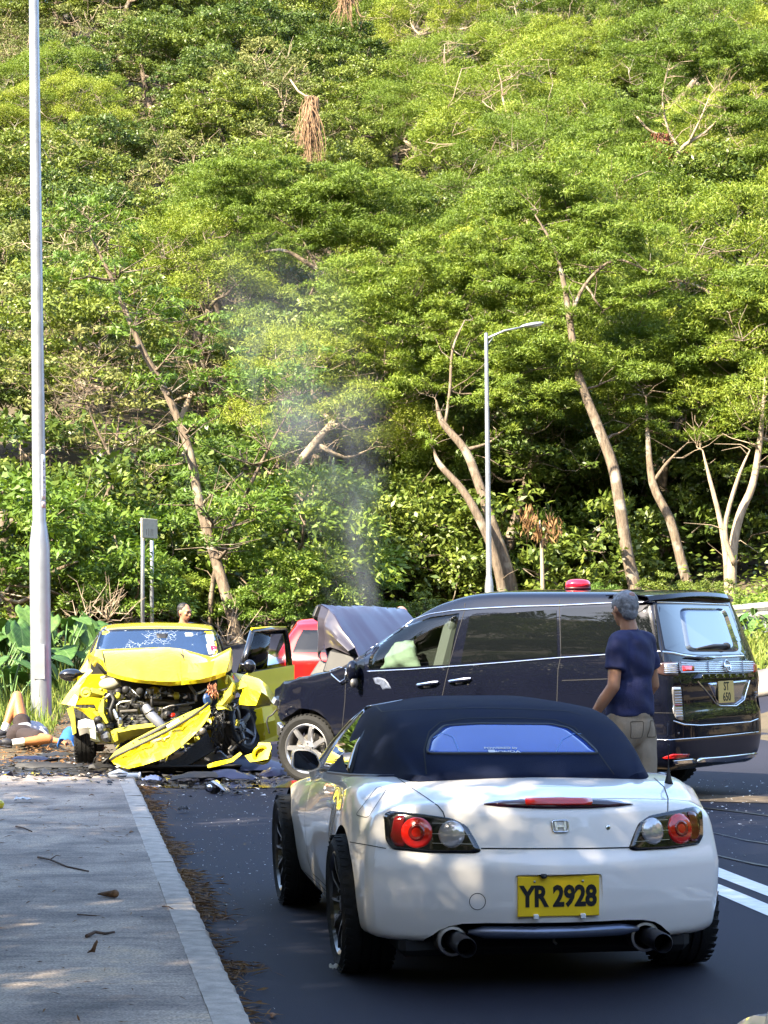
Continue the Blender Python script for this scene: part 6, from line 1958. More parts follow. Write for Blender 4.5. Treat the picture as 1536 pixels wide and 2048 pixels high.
    sheet_px('torn_panel', [[(200, 1400, 23.1), (196, 1425, 23.0), (206, 1448, 23.0)], [(208, 1398, 23.0), (206, 1425, 22.95), (216, 1446, 22.95)], [(214, 1405, 23.1), (212, 1430, 23.1), (220, 1440, 23.1)]], M_YD)
    sheet_px('front_wing', [[(466, 1346, 23.4), (490, 1350, 23.3), (518, 1358, 23.2), (536, 1372, 23.2), (549, 1392, 23.3)], [(478, 1360, 23.2), (500, 1366, 23.0), (520, 1374, 22.95), (534, 1384, 23.0), (546, 1400, 23.1)],
                            [(486, 1382, 23.0), (504, 1380, 22.9), (522, 1384, 22.85), (536, 1394, 22.9), (544, 1408, 23.0)], [(475, 1408, 23.0), (494, 1410, 22.9), (512, 1410, 22.85), (528, 1408, 22.9), (541, 1404, 23.0)],
                            [(482, 1416, 23.2), (500, 1418, 23.1), (514, 1416, 23.1), (528, 1412, 23.1), (540, 1410, 23.2)]], M_YS)
    sheet_px('torn_panel', [[(440, 1352, 23.2), (452, 1372, 23.1), (446, 1392, 23.0), (430, 1412, 22.9)], [(456, 1350, 23.1), (466, 1368, 23.0), (462, 1388, 22.9), (444, 1410, 22.85)], [(466, 1358, 23.2), (476, 1374, 23.2), (468, 1396, 23.1), (452, 1416, 23.0)]], M_YD)
    sheet_px('torn_panel', [[(468, 1368, 23.2), (482, 1362, 23.1), (494, 1366, 23.1)], [(472, 1380, 23.1), (484, 1376, 23.0), (498, 1372, 23.0)], [(480, 1388, 23.2), (492, 1382, 23.1), (505, 1376, 23.1)]], M_YD)
    sheet_px('torn_panel', [[(430, 1412, 22.9), (446, 1408, 22.9), (462, 1412, 23.0)], [(436, 1420, 22.85), (450, 1418, 22.85), (464, 1422, 22.95)]], M_YD)
    sheet_px('sill_end', [[(418, 1438, 22.8), (428, 1432, 22.75), (430, 1452, 22.8)], [(424, 1456, 22.75), (432, 1448, 22.75), (433, 1462, 22.8)]], M_Y)
    # open front door, its hinge at the A-pillar
    Dq = [(468, 1344, 24.2), (478, 1420, 24.15), (486, 1490, 24.15)]
    grid = []
    for k, (u, xe, ye) in enumerate(((0, 0, 0), (.33, 0, 0), (.66, 0, 0), (1, 0, 0))):
        grid.append([(488 + 94 * u, 1347 - 16 * u, 24.2 + .95 * u), (486 + 96 * u, 1372 - 10 * u, 24.15 + .93 * u), (490 + 92 * u, 1410 - 8 * u, 24.08 + .95 * u), (496 + 84 * u, 1450 - 8 * u, 24.12 + .95 * u), (506 + 70 * u, 1488 - 12 * u, 24.2 + .95 * u)])
    door = sheet_px('door', grid, M_Y, th=.09, sharp=50)
    b = MB()
    pts = [P(480, 1346, 24.2), P(494, 1300, 24.3), P(504, 1263, 24.4), P(538, 1259, 24.75), P(569, 1258, 25.1), P(575, 1290, 25.12), P(579, 1332, 25.15)]
    b.tube(pts, [.045, .04, .035, .035, .035, .035, .04], n=8, squash=.6); b.build('door_frame', M_GLOSSBLACK, door)
    b = MB(); b.tube([P(503, 1258, 24.38), P(538, 1255, 24.74), P(571, 1254.5, 25.1)], .014, n=6); b.build('roof_rail', M_Y, door)
    b = MB(); b.sheet([[P(484, 1345, 24.22), P(505, 1265, 24.4)], [P(530, 1340, 24.7), P(538, 1262, 24.75)], [P(578, 1332, 25.14), P(569, 1261, 25.1)]], .004)
    pane_mat('door_glass', (.80, .88, .90))
    b.build('door_window', MATS['door_glass'], door)
    b = MB(); b.tube([P(484, 1347, 24.15), P(530, 1341, 24.65), P(582, 1333, 25.1)], .016, n=6); b.build('window_seal', M_BLACK, door)
    sheet_px('door_panel', [[(508, 1420, 23.9), (524, 1416, 23.85), (543, 1412, 23.9)], [(510, 1450, 23.8), (528, 1446, 23.75), (550, 1440, 23.85)], [(511, 1486, 23.8), (530, 1480, 23.8), (553, 1470, 23.9)]], M_Y)
    def mirror(c, r, Mx, par):
        b = MB(); b.ell(c, r, n=16, k=10); b.tube([c, c + Mx], [.03, .025], n=6); return b.build('door_mirror', M_GLOSSBLACK, par)
    mirror(P(499, 1333, 24.0), (.065, .05, .075), Vector((.1, 0, .02)), door)
    mirror(P(142, 1350, 23.9), (.13, .08, .068), Vector((-.2, 0, .01)), root)
    # radiator support, radiator, engine
    def bx(name, px, py, Y, sz, rot, mt, ch=.01, par=root):
        b = MB(); b.box(P(px, py, Y), sz, rot, ch=ch); return b.build(name, mt, par)
    eng = bx('engine', 325, 1400, 23.75, (1.15, .5, .62), None, M_DARK, .05)
    bx('bulkhead', 322, 1380, 24.0, (1.5, .1, .75), None, M_DARK, .02)
    m, nt, bs = _nm('radiator_fins'); setin(bs, rough=.5, metal=.7)
    N, L = nt.nodes, nt.links
    tc = N.new('ShaderNodeTexCoord'); wv = N.new('ShaderNodeTexNoise'); wv.inputs['Scale'].default_value = 16; wv.inputs['Detail'].default_value = 8
    mp = N.new('ShaderNodeMapping'); mp.inputs['Scale'].default_value = (1, 1, 4); L.new(tc.outputs['Object'], mp.inputs[0]); L.new(mp.outputs[0], wv.inputs['Vector'])
    rp = N.new('ShaderNodeValToRGB'); rp.color_ramp.elements[0].position = .42; rp.color_ramp.elements[1].position = .6; rp.color_ramp.elements[0].color = (.02, .02, .02, 1); rp.color_ramp.elements[1].color = (.34, .34, .33, 1)
    L.new(wv.outputs['Fac'], rp.inputs[0]); L.new(rp.outputs[0], bs.inputs['Base Color'])
    rd = bx('radiator', 312, 1436, 23.15, (.70, .05, .19), (0, R(3), R(4)), MATS['radiator_fins'], .01)
    bx('radiator_tank', 312, 1419, 23.13, (.74, .06, .03), (0, R(3), R(4)), M_STEEL, .01, rd)
    bx('intercooler', 330, 1405, 23.3, (.5, .06, .06), (0, R(-4), 0), M_STEEL, .02)
    foil = mat('heat_foil', (.62, .62, .62), .22, metal=1.0, bump=1.0, bscale=26)
    b = MB(); b.ell(P(308, 1392, 23.35), (.10, .07, .10), n=20, k=12); b.build('heat_shield', foil, eng)
    b = MB(); b.ell(P(266, 1387, 23.3), (.06, .06, .05), n=16, k=10); b.lathe([(.045, -.05), (.05, 0), (.045, .05)], P(274, 1388, 23.25), axis='x', n=16); b.build('alternator', M_STEEL, eng)
    b = MB(); b.ell(P(220, 1368, 23.2), (.115, .07, .065), n=18, k=10); b.tube([P(208, 1358, 23.2), P(206, 1352, 23.2)], .03, n=8); b.build('washer_tank', mat('milky_plastic', (.42, .42, .35), .4, var=.15), root)
    for pts, rr, mt, nm in (([(233, 1432, 23.05), (234, 1410, 23.05), (242, 1404, 23.05), (262, 1402, 23.05), (284, 1404, 23.05), (296, 1412, 23.0)], .012, M_SATIN, 'coolant_pipe'),
                            ([(304, 1418, 23.0), (303, 1400, 23.0), (305, 1378, 23.1)], .016, M_BLACK, 'hose'), ([(310, 1424, 23.05), (340, 1412, 23.05), (390, 1405, 23.1)], .011, M_STEEL, 'coolant_pipe'),
                            ([(207, 1400, 23.1), (218, 1390, 23.1), (232, 1386, 23.1)], .018, M_SATIN, 'bracket_arm'), ([(240, 1376, 23.3), (252, 1392, 23.25), (262, 1400, 23.25)], .022, M_BLACK, 'hose'),
                            ([(340, 1378, 23.3), (350, 1392, 23.25), (372, 1398, 23.25), (395, 1388, 23.3)], .024, M_BLACK, 'hose'), ([(380, 1372, 23.2), (390, 1386, 23.1), (392, 1402, 23.05)], .016, M_STEEL, 'bracket_arm'),
                            ([(222, 1385, 23.1), (228, 1400, 23.05), (220, 1420, 23.0), (226, 1440, 23.0)], .02, M_BLACK, 'hose')):
        b = MB(); b.tube([P(*q) for q in pts], rr, n=8); b.build(nm, mt, eng)
    b = MB(); b.tube([P(291, 1414, 22.75), P(300, 1428, 22.7), P(318, 1446, 22.65), P(326, 1456, 22.65)], [.045, .052, .05, .04], n=14); d_ = b.build('damper', mat('damper_grey', (.20, .21, .24), .4, metal=.5, var=.15), root, sharp=40)
    b = MB()
    for t in (.2, .45, .7):
        c = P(291 + 35 * t, 1414 + 42 * t, 22.7); b.tube([c + Vector((.004, 0, .006)), c - Vector((.004, 0, .006))], .057, n=14)
    o = b.build('damper_ring', M_STEEL, d_); o['kind'] = 'stuff'
    b = MB(); b.tube([P(326, 1456, 22.65), P(334, 1464, 22.62)], .02, n=8); b.build('damper_rod', M_SATIN, d_)
    # copper wires behind the right headlamp
    b = MB(); rnd = random.Random(2)
    for k in range(26):
        x, y = 424 + rnd.uniform(-8, 8), 1368 + rnd.uniform(-4, 6)
        pts = [P(x, y, 22.95)]
        for q in range(4): x += rnd.uniform(-4, 5); y += rnd.uniform(3, 9); pts.append(P(x, y, 22.9 + rnd.uniform(-.08, .08)))
        b.tube(pts, .004, n=4)
    o = b.build('wiring', mat('copper_wire', (.45, .20, .12), .35, metal=.5, var=.4, scale=30), root); o['kind'] = 'stuff'
    # lower crossmember
    sheet_px('crossmember', [[(224, 1460, 22.95), (260, 1452, 22.9), (312, 1446, 22.95)], [(223, 1468, 22.85), (262, 1460, 22.8), (313, 1453, 22.85)], [(236, 1478, 22.9), (268, 1470, 22.85), (300, 1462, 22.9)], [(230, 1490, 22.95), (262, 1476, 22.95), (294, 1466, 23.0)]], M_YD)
    sheet_px('crossmember_end', [[(222, 1462, 22.9), (224, 1488, 22.9)], [(234, 1462, 22.8), (236, 1480, 22.85)], [(240, 1468, 22.9), (232, 1486, 22.95)]], M_YD)
    # bumper skin hanging diagonally
    top = line([(222, 1521), (232, 1514), (262, 1500), (300, 1482), (340, 1462), (380, 1438), (405, 1420), (419, 1408)], 17)
    bot = line([(228, 1528), (253, 1538), (290, 1530), (330, 1516), (362, 1494), (393, 1466), (412, 1444), (421, 1426)], 17)
    rows = []
    for t in np.linspace(0, 1, 7):
        rows.append([P(a[0] + (c[0] - a[0]) * t, a[1] + (c[1] - a[1]) * t, 22.35 + .10 * math.cos(t * 3) + .30 * abs(j / 16 - .35) ** 1.6 + .045 * math.sin(j * 2.3 + t * 4) * math.sin(t * 3.1) + rng.normal() * .008) for j, (a, c) in enumerate(zip(top, bot))])
    b = MB(); b.sheet(rows, .008); bump = b.build('bumper_skin', M_YS, root, sharp=24)
    rows = []
    for t in np.linspace(0, 1, 4):
        rows.append([P(a[0] - 3 - 5 * t * math.sin(math.pi * j / 16), a[1] - 3 - 12 * t * math.sin(math.pi * min(1, j / 16 * 1.1)) ** .5, 22.42 + .12 * t + .30 * abs(j / 16 - .35) ** 1.6) for j, a in enumerate(top)])
    b = MB(); b.sheet(rows, .008); b.build('bumper_flange', M_YD, bump, sharp=40)
    b = MB(); b.tube([P(a[0] - 1, a[1] - 1.5, 22.38 + .30 * abs(j / 16 - .35) ** 1.6) for j, a in enumerate(top)], .014, n=6); b.build('rubber_strip', M_BLACK, bump)
    b = MB(); b.tube([P(252, 1496, 22.6), P(290, 1476, 22.5), P(330, 1454, 22.5), P(342, 1446, 22.5)], [.035, .045, .045, .03], n=8, squash=.6); b.build('absorber', M_BLACK, bump)
    b = MB(); b.box(P(346, 1447, 22.42), (.14, .01, .032), (0, R(30), 0), ch=.002); b.build('white_label', M_WHITEP, bump)
    for q in range(9):
        a = top[4 + q]; b = MB(); b.lathe([(.010, 0), (.010, .004), (.001, .005)], P(a[0] - 6, a[1] - 9, 22.44 + .3 * abs((4 + q) / 16 - .35) ** 1.6), axis='y', n=8, M=Matrix.Rotation(math.pi, 3, 'Z')); b.build('rivet', M_DARK, bump)
    # broken white lamp housing by the left wheel and smaller broken fittings
    sheet_px('lamp_housing', [[(160, 1444, 22.8), (172, 1440, 22.75), (184, 1444, 22.8)], [(159, 1456, 22.75), (174, 1454, 22.7), (189, 1456, 22.75)], [(161, 1468, 22.8), (174, 1462, 22.75), (187, 1470, 22.8)]], mat('lamp_white', (.62, .62, .58), .4, var=.1), th=.05)
    sheet_px('lamp_housing', [[(182, 1462, 22.7), (190, 1456, 22.7), (194, 1470, 22.7)], [(181, 1478, 22.65), (188, 1480, 22.65), (196, 1484, 22.7)]], mat('lamp_sage', (.33, .36, .26), .5, var=.2), th=.06)
    for (px, py, sz, c) in ((202, 1456, (.14, .08, .12), 'damper_grey'), (211, 1472, (.10, .06, .12), 'damper_grey'), (196, 1440, (.10, .1, .08), 'black_plastic'), (232, 1430, (.05, .03, .14), 'satin_metal'), (240, 1444, (.06, .03, .1), 'satin_metal'),
                            (335, 1430, (.10, .08, .10), 'black_plastic'), (346, 1431, (.07, .04, .05), 'red_lens'), (415, 1400, (.10, .05, .14), 'blue_plastic')):
        mt = MATS.get(c) or mat('blue_plastic', (.02, .05, .14), .4)
        b = MB(); rr_ = Euler((.2 * (px % 5), .3 * (px % 3), .2 * (px % 7))).to_matrix(); b.ell(P(px, py, 22.85), (sz[0] * .5, sz[1] * .6, sz[2] * .5), rr_, n=10, k=6); b.box(P(px, py, 22.82), (sz[0] * .7, sz[1] * .5, sz[2] * .6), rr_, ch=.018); b.build('fitting', mt, root)
    rnd = random.Random(9)
    mts = [M_BLACK, M_BLACK, M_DARK, M_STEEL, M_BLACK, M_DARK, MATS['yellow_inner'], M_STEEL, M_BLACK, M_SATIN, M_DARK]
    for k in range(190):
        px, py = rnd.uniform(196, 480), rnd.uniform(1378, 1525)
        if py < 1530 - (px - 225) * .62 and 250 < px < 420 and py > 1500 - (px - 225) * .62: continue
        Yd = 22.95 + rnd.uniform(-.05, .3)
        b = MB(); t = rnd.random()
        if t < .22: b.box(P(px, py, Yd), (rnd.uniform(.02, .10), rnd.uniform(.01, .03), rnd.uniform(.02, .07)), (rnd.uniform(0, 3), rnd.uniform(0, 3), rnd.uniform(0, 3)), ch=.006)
        elif t < .36:
            n_ = 5; g_ = [[P(px + (i - 2) * rnd.uniform(2, 4), py + (j - 1) * rnd.uniform(2, 5), Yd + rnd.uniform(-.05, .05)) for j in range(3)] for i in range(n_)]; b.sheet(g_, .006)
        elif t < .82:
            b.tube([P(px, py, Yd), P(px + rnd.uniform(-14, 14), py + rnd.uniform(-12, 12), Yd - .05), P(px + rnd.uniform(-24, 24), py + rnd.uniform(-16, 22), Yd)], rnd.uniform(.005, .018), n=6)
        else: b.lathe([(.01, -.03), (.035, -.025), (.04, .02), (.015, .03)], P(px, py, Yd), axis=rnd.choice('xyz'), n=12)
        b.build('engine_fitting', rnd.choice(mts), eng)
    b = MB()
    for k in range(14):
        px, py = rnd.uniform(425, 450), rnd.uniform(1410, 1450)
        pts = [P(px, py, 22.7)]
        for q in range(5): px += rnd.uniform(-6, 5); py += rnd.uniform(6, 14); pts.append(P(px, min(py, 1535), 22.6 + rnd.uniform(-.08, .08)))
        b.tube(pts, rnd.uniform(.004, .009), n=5)
    o = b.build('cable_bundle', M_BLACK, root); o['kind'] = 'stuff'
    # undertray, grille mesh under the bumper
    sheet_px('lower_grille', [[(300, 1536, 22.7), (360, 1515, 22.6), (415, 1465, 22.7)], [(330, 1548, 22.6), (380, 1530, 22.5), (430, 1500, 22.6)]], mat('grille_black', (.01, .01, .01), .7, bump=1.0, bscale=60), th=.02)
    b = MB(); b.box(P(370, 1536, 22.7), (1.1, .5, .02), (.15, 0, .1), ch=.005); b.build('undertray', M_BLACK, root)
    # fog-lamp corner of the bumper, lying by the van's wheel
    ring = MB(); ring.lathe([(.062, 0), (.075, .03), (.095, .02), (.10, -.01), (.062, -.03)], P(524, 1510, 22.55), axis='y', n=24, closed=True); ring.build('lamp_ring', M_Y, root)
    ring = MB(); ring.lathe([(.062, .0), (.001, -.01)], P(524, 1510, 22.57), axis='y', n=20); ring.build('fog_lamp', mat('fog_grey', (.30, .33, .40), .3, coat=1.0), root)
    sheet_px('bumper_corner', [[(490, 1512, 22.6), (510, 1505, 22.6), (518, 1485, 22.6), (540, 1486, 22.6)], [(500, 1524, 22.5), (516, 1522, 22.5), (536, 1518, 22.5), (543, 1495, 22.5)], [(514, 1528, 22.6), (522, 1526, 22.6), (536, 1520, 22.6), (544, 1498, 22.6)]], M_Y)
    sheet_px('bumper_strip', [[(414, 1530, 22.5), (432, 1524, 22.45), (462, 1518, 22.5), (480, 1504, 22.5)], [(416, 1536, 22.45), (436, 1532, 22.4), (466, 1524, 22.45), (484, 1508, 22.5)]], M_Y)
    # wheels: far wheel pushed back and turned
    w1 = make_wheel(root, P(171, 1468, 23.72), .305, .20, .215, 5, M_RIMG, 'wide', True)
    w2 = make_wheel(root, P(473, 1455, 23.65), .305, .22, .215, 5, M_RIMG, 'wide', False, steer=R(-32), camber=R(14))
    for s in (-1, 1): make_wheel(root, (s * .74, 0, .305), .305, .20, .215, 5, M_RIMG, 'wide', s > 0)
    # seats and dash glimpsed inside
    b = MB(); b.box((.36, .9, .75), (.5, .16, .7), (.15, 0, 0), ch=.06); b.build('seat', M_BLACK, root)
    b = MB(); b.box((-.30, .9, .75), (.3, .16, .7), (.15, 0, 0), ch=.06); b.build('seat', M_BLACK, root)
M_RIMG = mat('grey_rim', (.16, .16, .17), .4, metal=.7)
build_yellow()

# ------------------------------------------------------------------ red hatchback behind, white car corner in front
def simple_car(root, paint_mat, L=3.9, W=1.72, H=1.47, windows=True, hatch=.35, lamps=True):
    "complete small hatchback, y = 0 at the rear axle, nose forward"
    w = W / 2
    def st(y, w, zb, belt, rx, rail, zt):
        return (y, [(0, zb), (.5 * w, zb), (.86 * w, zb + .01), (.98 * w, zb + .14), (w, .64), (.97 * w, belt), (.5 * (.97 * w + rx) + .012, .5 * (belt + rail) + .015), (rx, rail), (rx - .06, rail + .6 * (zt - rail)), (rx * .5, zt - .01), (0, zt)])
    f = L - 1.50
    S = [st(-.68, w * .95, .28, .93, .56, H - .12, H - .06), st(-.3, w, .22, .95, .60, H - .08, H), st(.5, w, .2, .94, .62, H - .07, H + .01), st(1.15, w, .2, .93, .62, H - .11, H - .03), st(1.55, w, .2, .91, .68, H - .30, H - .24),
         st(1.95, w, .2, .88, .70, .90, .94), st(2.3, w, .2, .84, .68, .86, .89), st(f + .3, w * .98, .2, .76, .60, .78, .80), st(f + .62, w * .90, .25, .66, .50, .68, .69)]
    a, z = S[0][1], S[-1][1]
    S = [(-.72, inset(a, .10, .8)), (-.71, inset(a, .04, .8)), (-.68, inset(a, .01, .8))] + [(-.64, a)] + S[1:] + [(f + .67, inset(z, .03, .5)), (f + .69, inset(z, .09, .5))]
    def deform(x, y, zz):
        r = min(1, max(0, -y / .65)); g = min(1, max(0, (y - f + .1) / .7))
        y += r * (.10 * abs(x / w) ** 3 + .30 * float(np.clip((zz - .92) / .5, 0, 1)))
        y -= g * .30 * abs(x / w) ** 2.6
        return (x, y, zz)
    body = loft_body(S, 4, N=14, step=.07, deform=deform, rows=18).build('body', [paint_mat, M_DARK], root, recalc=True)
    cs = []
    for y in (0, 2.42):
        for s in (-1, 1):
            b = MB(); b.lathe([(.335, -.3), (.335, .3)], (s * (w + .06), y, .30), axis='x', n=48); cs.append(b.build('c', M_DARK))
    cut(body, cs); body.data.set_sharp_from_angle(angle=R(38))
    V = [v.co.copy() for v in body.data.vertices]; F = [list(p.vertices) for p in body.data.polygons]
    bv = BVHTree.FromPolygons(V, F)
    def skin(name, pts, org, dr, mt, off=.005, par=None):
        "closed outline given as 3D points, cast along dr on to the body"
        q = dens(pts, .05); c = np.mean(np.array(pts), axis=0)
        rings = 5; VV, FF = [], []
        for k in range(rings + 1):
            t = k / rings
            for p in q:
                s_ = Vector([p[i] + (c[i] - p[i]) * t for i in range(3)])
                h, n, i_, d_ = bv.ray_cast(s_ - Vector(dr) * 2, Vector(dr))
                if h is None: h, n, i_, d_ = bv.find_nearest(s_)
                if n.dot(Vector(dr)) > 0: n = -n
                VV.append(h + n * (off if k else -.004))
        n_ = len(q)
        for k in range(rings):
            for j in range(n_): FF.append((k * n_ + j, k * n_ + (j + 1) % n_, (k + 1) * n_ + (j + 1) % n_, (k + 1) * n_ + j))
        b = MB(); b.add(VV, FF, 0, True)
        o = b.build(name, mt, par or root, recalc=False)
        return o
    for s in (-1, 1):
        skin('side_window', [(s, -.25, 1.0), (s, .55, .98), (s, .55, H - .14), (s, .05, H - .15)], None, (-s, 0, 0), M_GLASS)
        skin('side_window', [(s, .62, .98), (s, 1.80, .95), (s, 1.25, H - .17), (s, .62, H - .14)], None, (-s, 0, 0), M_GLASS)
        skin('headlight', [(s * .42, 4, .58), (s * .74, 4, .62), (s * .78, 4, .76), (s * .50, 4, .70)], None, (0, -1, 0), M_CLEARLENS, .006)
        tl = skin('tail_light', [(s * .62, -2, .74), (s * .80, -2, .72), (s * .80, -2, .94), (s * .66, -2, .95)], None, (0, 1, 0), M_DARKRED, .010)
        b = MB(); b.ell((s * (w + .07), 1.62, .97), (.09, .06, .065), n=14); b.tube([(s * (w + .02), 1.64, .95), (s * (w - .06), 1.66, .93)], .025, n=6); b.build('door_mirror', paint_mat, root)
        b = MB(); b.box((s * (w + .002), .78, .83), (.03, .16, .03), ch=.008); b.build('handle', paint_mat, root)
        for y in (0, 2.42): make_wheel(root, (s * (w - .11), y, .30), .30, .20, .21, 5, M_RIMG, 'wide', s > 0)
    skin('rear_window', [(-.60, -2, 1.0), (.60, -2, 1.0), (.50, -2, H - .15), (-.50, -2, H - .15)], None, (0, 1, 0), M_GLASS, .006)
    skin('windscreen', [(-.66, 4, .95), (.66, 4, .95), (.54, 4, H - .13), (-.54, 4, H - .13)], None, (0, -1, 0), M_GLASS, .006)
    skin('grille', [(-.40, 5, .33), (.40, 5, .33), (.46, 5, .50), (-.46, 5, .50)], None, (0, -1, 0), M_BLACK, .006)
    b = MB(); b.box((0, -.725, .62), (.46, .012, .11), ch=.003); b.build('number_plate', M_PLATEY, root)
    return body
rc = thing('red_hatchback', 'bright red hatchback standing behind the open yellow door', 'car', (-.62, 31.6, float(gz(-.6, 31.6)) + .03), R(-10))
simple_car(rc, paint('red_paint', (.46, .004, .005), var=.04, rough=.3), 3.9, 1.74, 1.50)
wc = thing('white_car', 'white car of which only a front corner shows at the lower right edge', 'car', (1.86, 2.1, 0), R(8.5))
simple_car(wc, MATS['white_paint'], 3.9, 1.74, 1.42)
# ------------------------------------------------------------------ lamps, sign, guard rail
M_GALV = mat('galvanised_steel', (.37, .39, .43), .45, metal=.7, var=.12, scale=5, bump=.05)
def street_lamp(label, px, Y, s, lean, arm_az, num=False, H=10.3, hs=2.7):
    x = (px - 768) / FPX * Y
    z0 = float(gz(x, Y))
    t = thing('street_lamp', label, 'street lamp', (x, Y, z0), 0, 'street lamps along the road', rot=(0, lean, 0))
    b = MB(); b.lathe([(.150 * s, -.3), (.148 * s, 0), (.146 * s, hs - .15 * s), (.138 * s, hs - .08 * s), (.104 * s, hs + .18 * s), (.096 * s, hs + .22 * s), (.094 * s, hs + 1.3 * s), (.060 * s, H - .05), (.058 * s, H), (.001, H + .02)], n=32)
    b.build('pole', M_GALV, t, sharp=40)
    b = MB(); b.box((0, -.147 * s, .9 * s), (.16 * s, .012, .5 * s), ch=.004); b.build('access_door', M_GALV, t)
    d = Vector((math.cos(arm_az), math.sin(arm_az), 0))
    b = MB(); L = 1.25 * s
    b.tube([Vector((0, 0, H - .12)), d * L * .5 + Vector((0, 0, H + .06)), d * L + Vector((0, 0, H + .22 * s))], [.042 * s, .036 * s, .03 * s], n=10)
    b.tube([Vector((0, 0, H - .42 * s)), d * .22 * s + Vector((0, 0, H - .10))], .016 * s, n=6)
    b.build('arm', M_GALV, t)
    M = Matrix.Rotation(arm_az, 3, 'Z') @ Matrix.Rotation(-.17, 3, 'Y')
    b = MB(); b.ell(d * (L + .32 * s) + Vector((0, 0, H + .30 * s)), (.42 * s, .13 * s, .075 * s), M, n=20, k=10)
    hd = b.build('lamp_head', mat('lamp_grey', (.42, .45, .50), .35, metal=.5), t)
    b = MB(); b.ell(d * (L + .42 * s) + Vector((0, 0, H + .275 * s)), (.25 * s, .10 * s, .065 * s), M, n=16, k=8); b.build('lens', mat('lamp_lens', (.55, .56, .55), .15, coat=1.0), hd)
    if num:
        # number strip wrapped on the right flank of the pole
        rows = []
        r = .0975
        for z in np.linspace(3.22, 3.86, 9): rows.append([(r * math.sin(a), -r * math.cos(a), z) for a in np.linspace(R(32), R(78), 7)])
        b = MB(); b.sheet(rows, .002); ns = b.build('number_strip', mat('strip_white', (.74, .74, .76), .5), t)
        a = R(56)
        for i, ch in enumerate('E5 0912'):
            if ch == ' ': continue
            fr = frame_at(Vector((.0995 * math.sin(a), -.0995 * math.cos(a), 3.735 - i * .068)), Vector((math.sin(a), -math.cos(a), 0)))
            text_part('lettering', ch, .060, M_PLATEK, ns, fr, .0008, .9, .001)
        rows = []
        for z in np.linspace(3.10, 3.19, 3): rows.append([(r * math.sin(a), -r * math.cos(a), z) for a in np.linspace(R(32), R(78), 7)])
        b = MB(); b.sheet(rows, .002); b.build('number_strip', mat('strip_pink', (.62, .46, .42), .5), t)
    return t
street_lamp('tall thick galvanised lamp post at the left edge, rising out of the photo', 83, 32.2, 1.0, -.0105, R(8), True, 12.6)
street_lamp('slimmer lamp post with curved arm, behind the van in front of the trees', 979.5, 49.0, .66, -.012, R(10), False, zat(668, 49) - 1.17, 1.15)

def road_sign():
    Y = 40.0
    x = (292 - 768) / FPX * Y; g = float(gz(x, Y))
    t = thing('road_sign', 'small pale sign plate on two grey posts, turned edgeways, behind the yellow car', 'sign', (x, Y, g))
    for dx, dy, top in ((-.060, 0, zat(1042, Y)), (.068, .35, zat(1082, Y + .3))):
        b = MB(); b.lathe([(.036, -.3), (.036, top - g), (.030, top - g + .01), (.001, top - g + .012)], (dx, dy, 0), n=14); b.build('post', M_GALV, t)
    n = Vector((.94, -.35, 0)).normalized(); u = Vector((.35, .94, 0)).normalized()
    c = Vector(((299 - 768) / FPX * Y - x, -.06, (zat(1042, Y) + zat(1079, Y)) / 2 - g + .03))
    fr = Matrix((u, Vector((0, 0, 1)), n)).transposed().to_4x4(); fr.translation = c
    b = MB(); b.box(c, (.62, .35, .035), fr.to_3x3(), ch=.008); pl = b.build('sign_plate', mat('sign_beige', (.42, .39, .30), .6, var=.15, scale=14), t)
    mk = mat('sign_dark', (.16, .13, .10), .7)
    for k, (u_, h_) in enumerate(((-.14, .10), (-.05, .13), (.04, .13), (.11, .12))):
        b = MB(); b.box(fr @ Vector((u_, -.07, .0185)), (.022, h_, .001), fr.to_3x3()); b.build('marking', mk, pl)
    b = MB(); b.box(fr @ Vector((0, .10, -.03)), (.60, .03, .03), fr.to_3x3(), ch=.004); b.build('bracket', M_GALV, t)
road_sign()

def guard_rail():
    A, B = at(1425, 41.6, 0), at(1640, 37.6, 0)
    t = thing('guard_rail', 'steel crash barrier with two ridges on the bank right of the van', 'barrier', (A.x, A.y, float(gz(A.x, A.y))))
    d = (B - A); L = d.length; d.normalize(); nrm = Vector((d.y, -d.x, 0)).normalized()
    if nrm.y > 0: nrm = -nrm
    prof = [(.0, -.155), (.02, -.15), (.075, -.10), (.075, -.06), (.01, -.015), (.01, .015), (.075, .06), (.075, .10), (.02, .15), (.0, .155)]
    o = Vector((A.x, A.y, float(gz(A.x, A.y))))
    zt = lambda s: zat(1212 - 9 * s, A.y + (B.y - A.y) * s * .52) - .155 - o.z
    rows = []
    for s in np.linspace(0, 1, 9):
        p = (B - A) * float(s)
        z = zat(1213 - 20 * float(s), A.y + (B.y - A.y) * float(s)) - .17 - o.z
        rows.append([(p.x + nrm.x * a, p.y + nrm.y * a, z + c) for a, c in prof])
    b = MB(); b.sheet(rows, .006); b.build('rail', mat('rail_grey', (.40, .40, .38), .5, metal=.6, var=.2, scale=6), t, sharp=50)
    for s in (.12, .5, .88):
        p = (B - A) * s; g = float(gz(A.x + p.x, A.y + p.y)) - o.z
        z = zat(1213 - 20 * s, A.y + (B.y - A.y) * s) - o.z
        b = MB(); b.box((p.x - nrm.x * .06, p.y - nrm.y * .06, (g - .3 + z - .05) / 2), (.10, .10, z - .05 - g + .3), (0, 0, math.atan2(d.y, d.x)), ch=.01); b.build('post', M_GALV, t)
guard_rail()

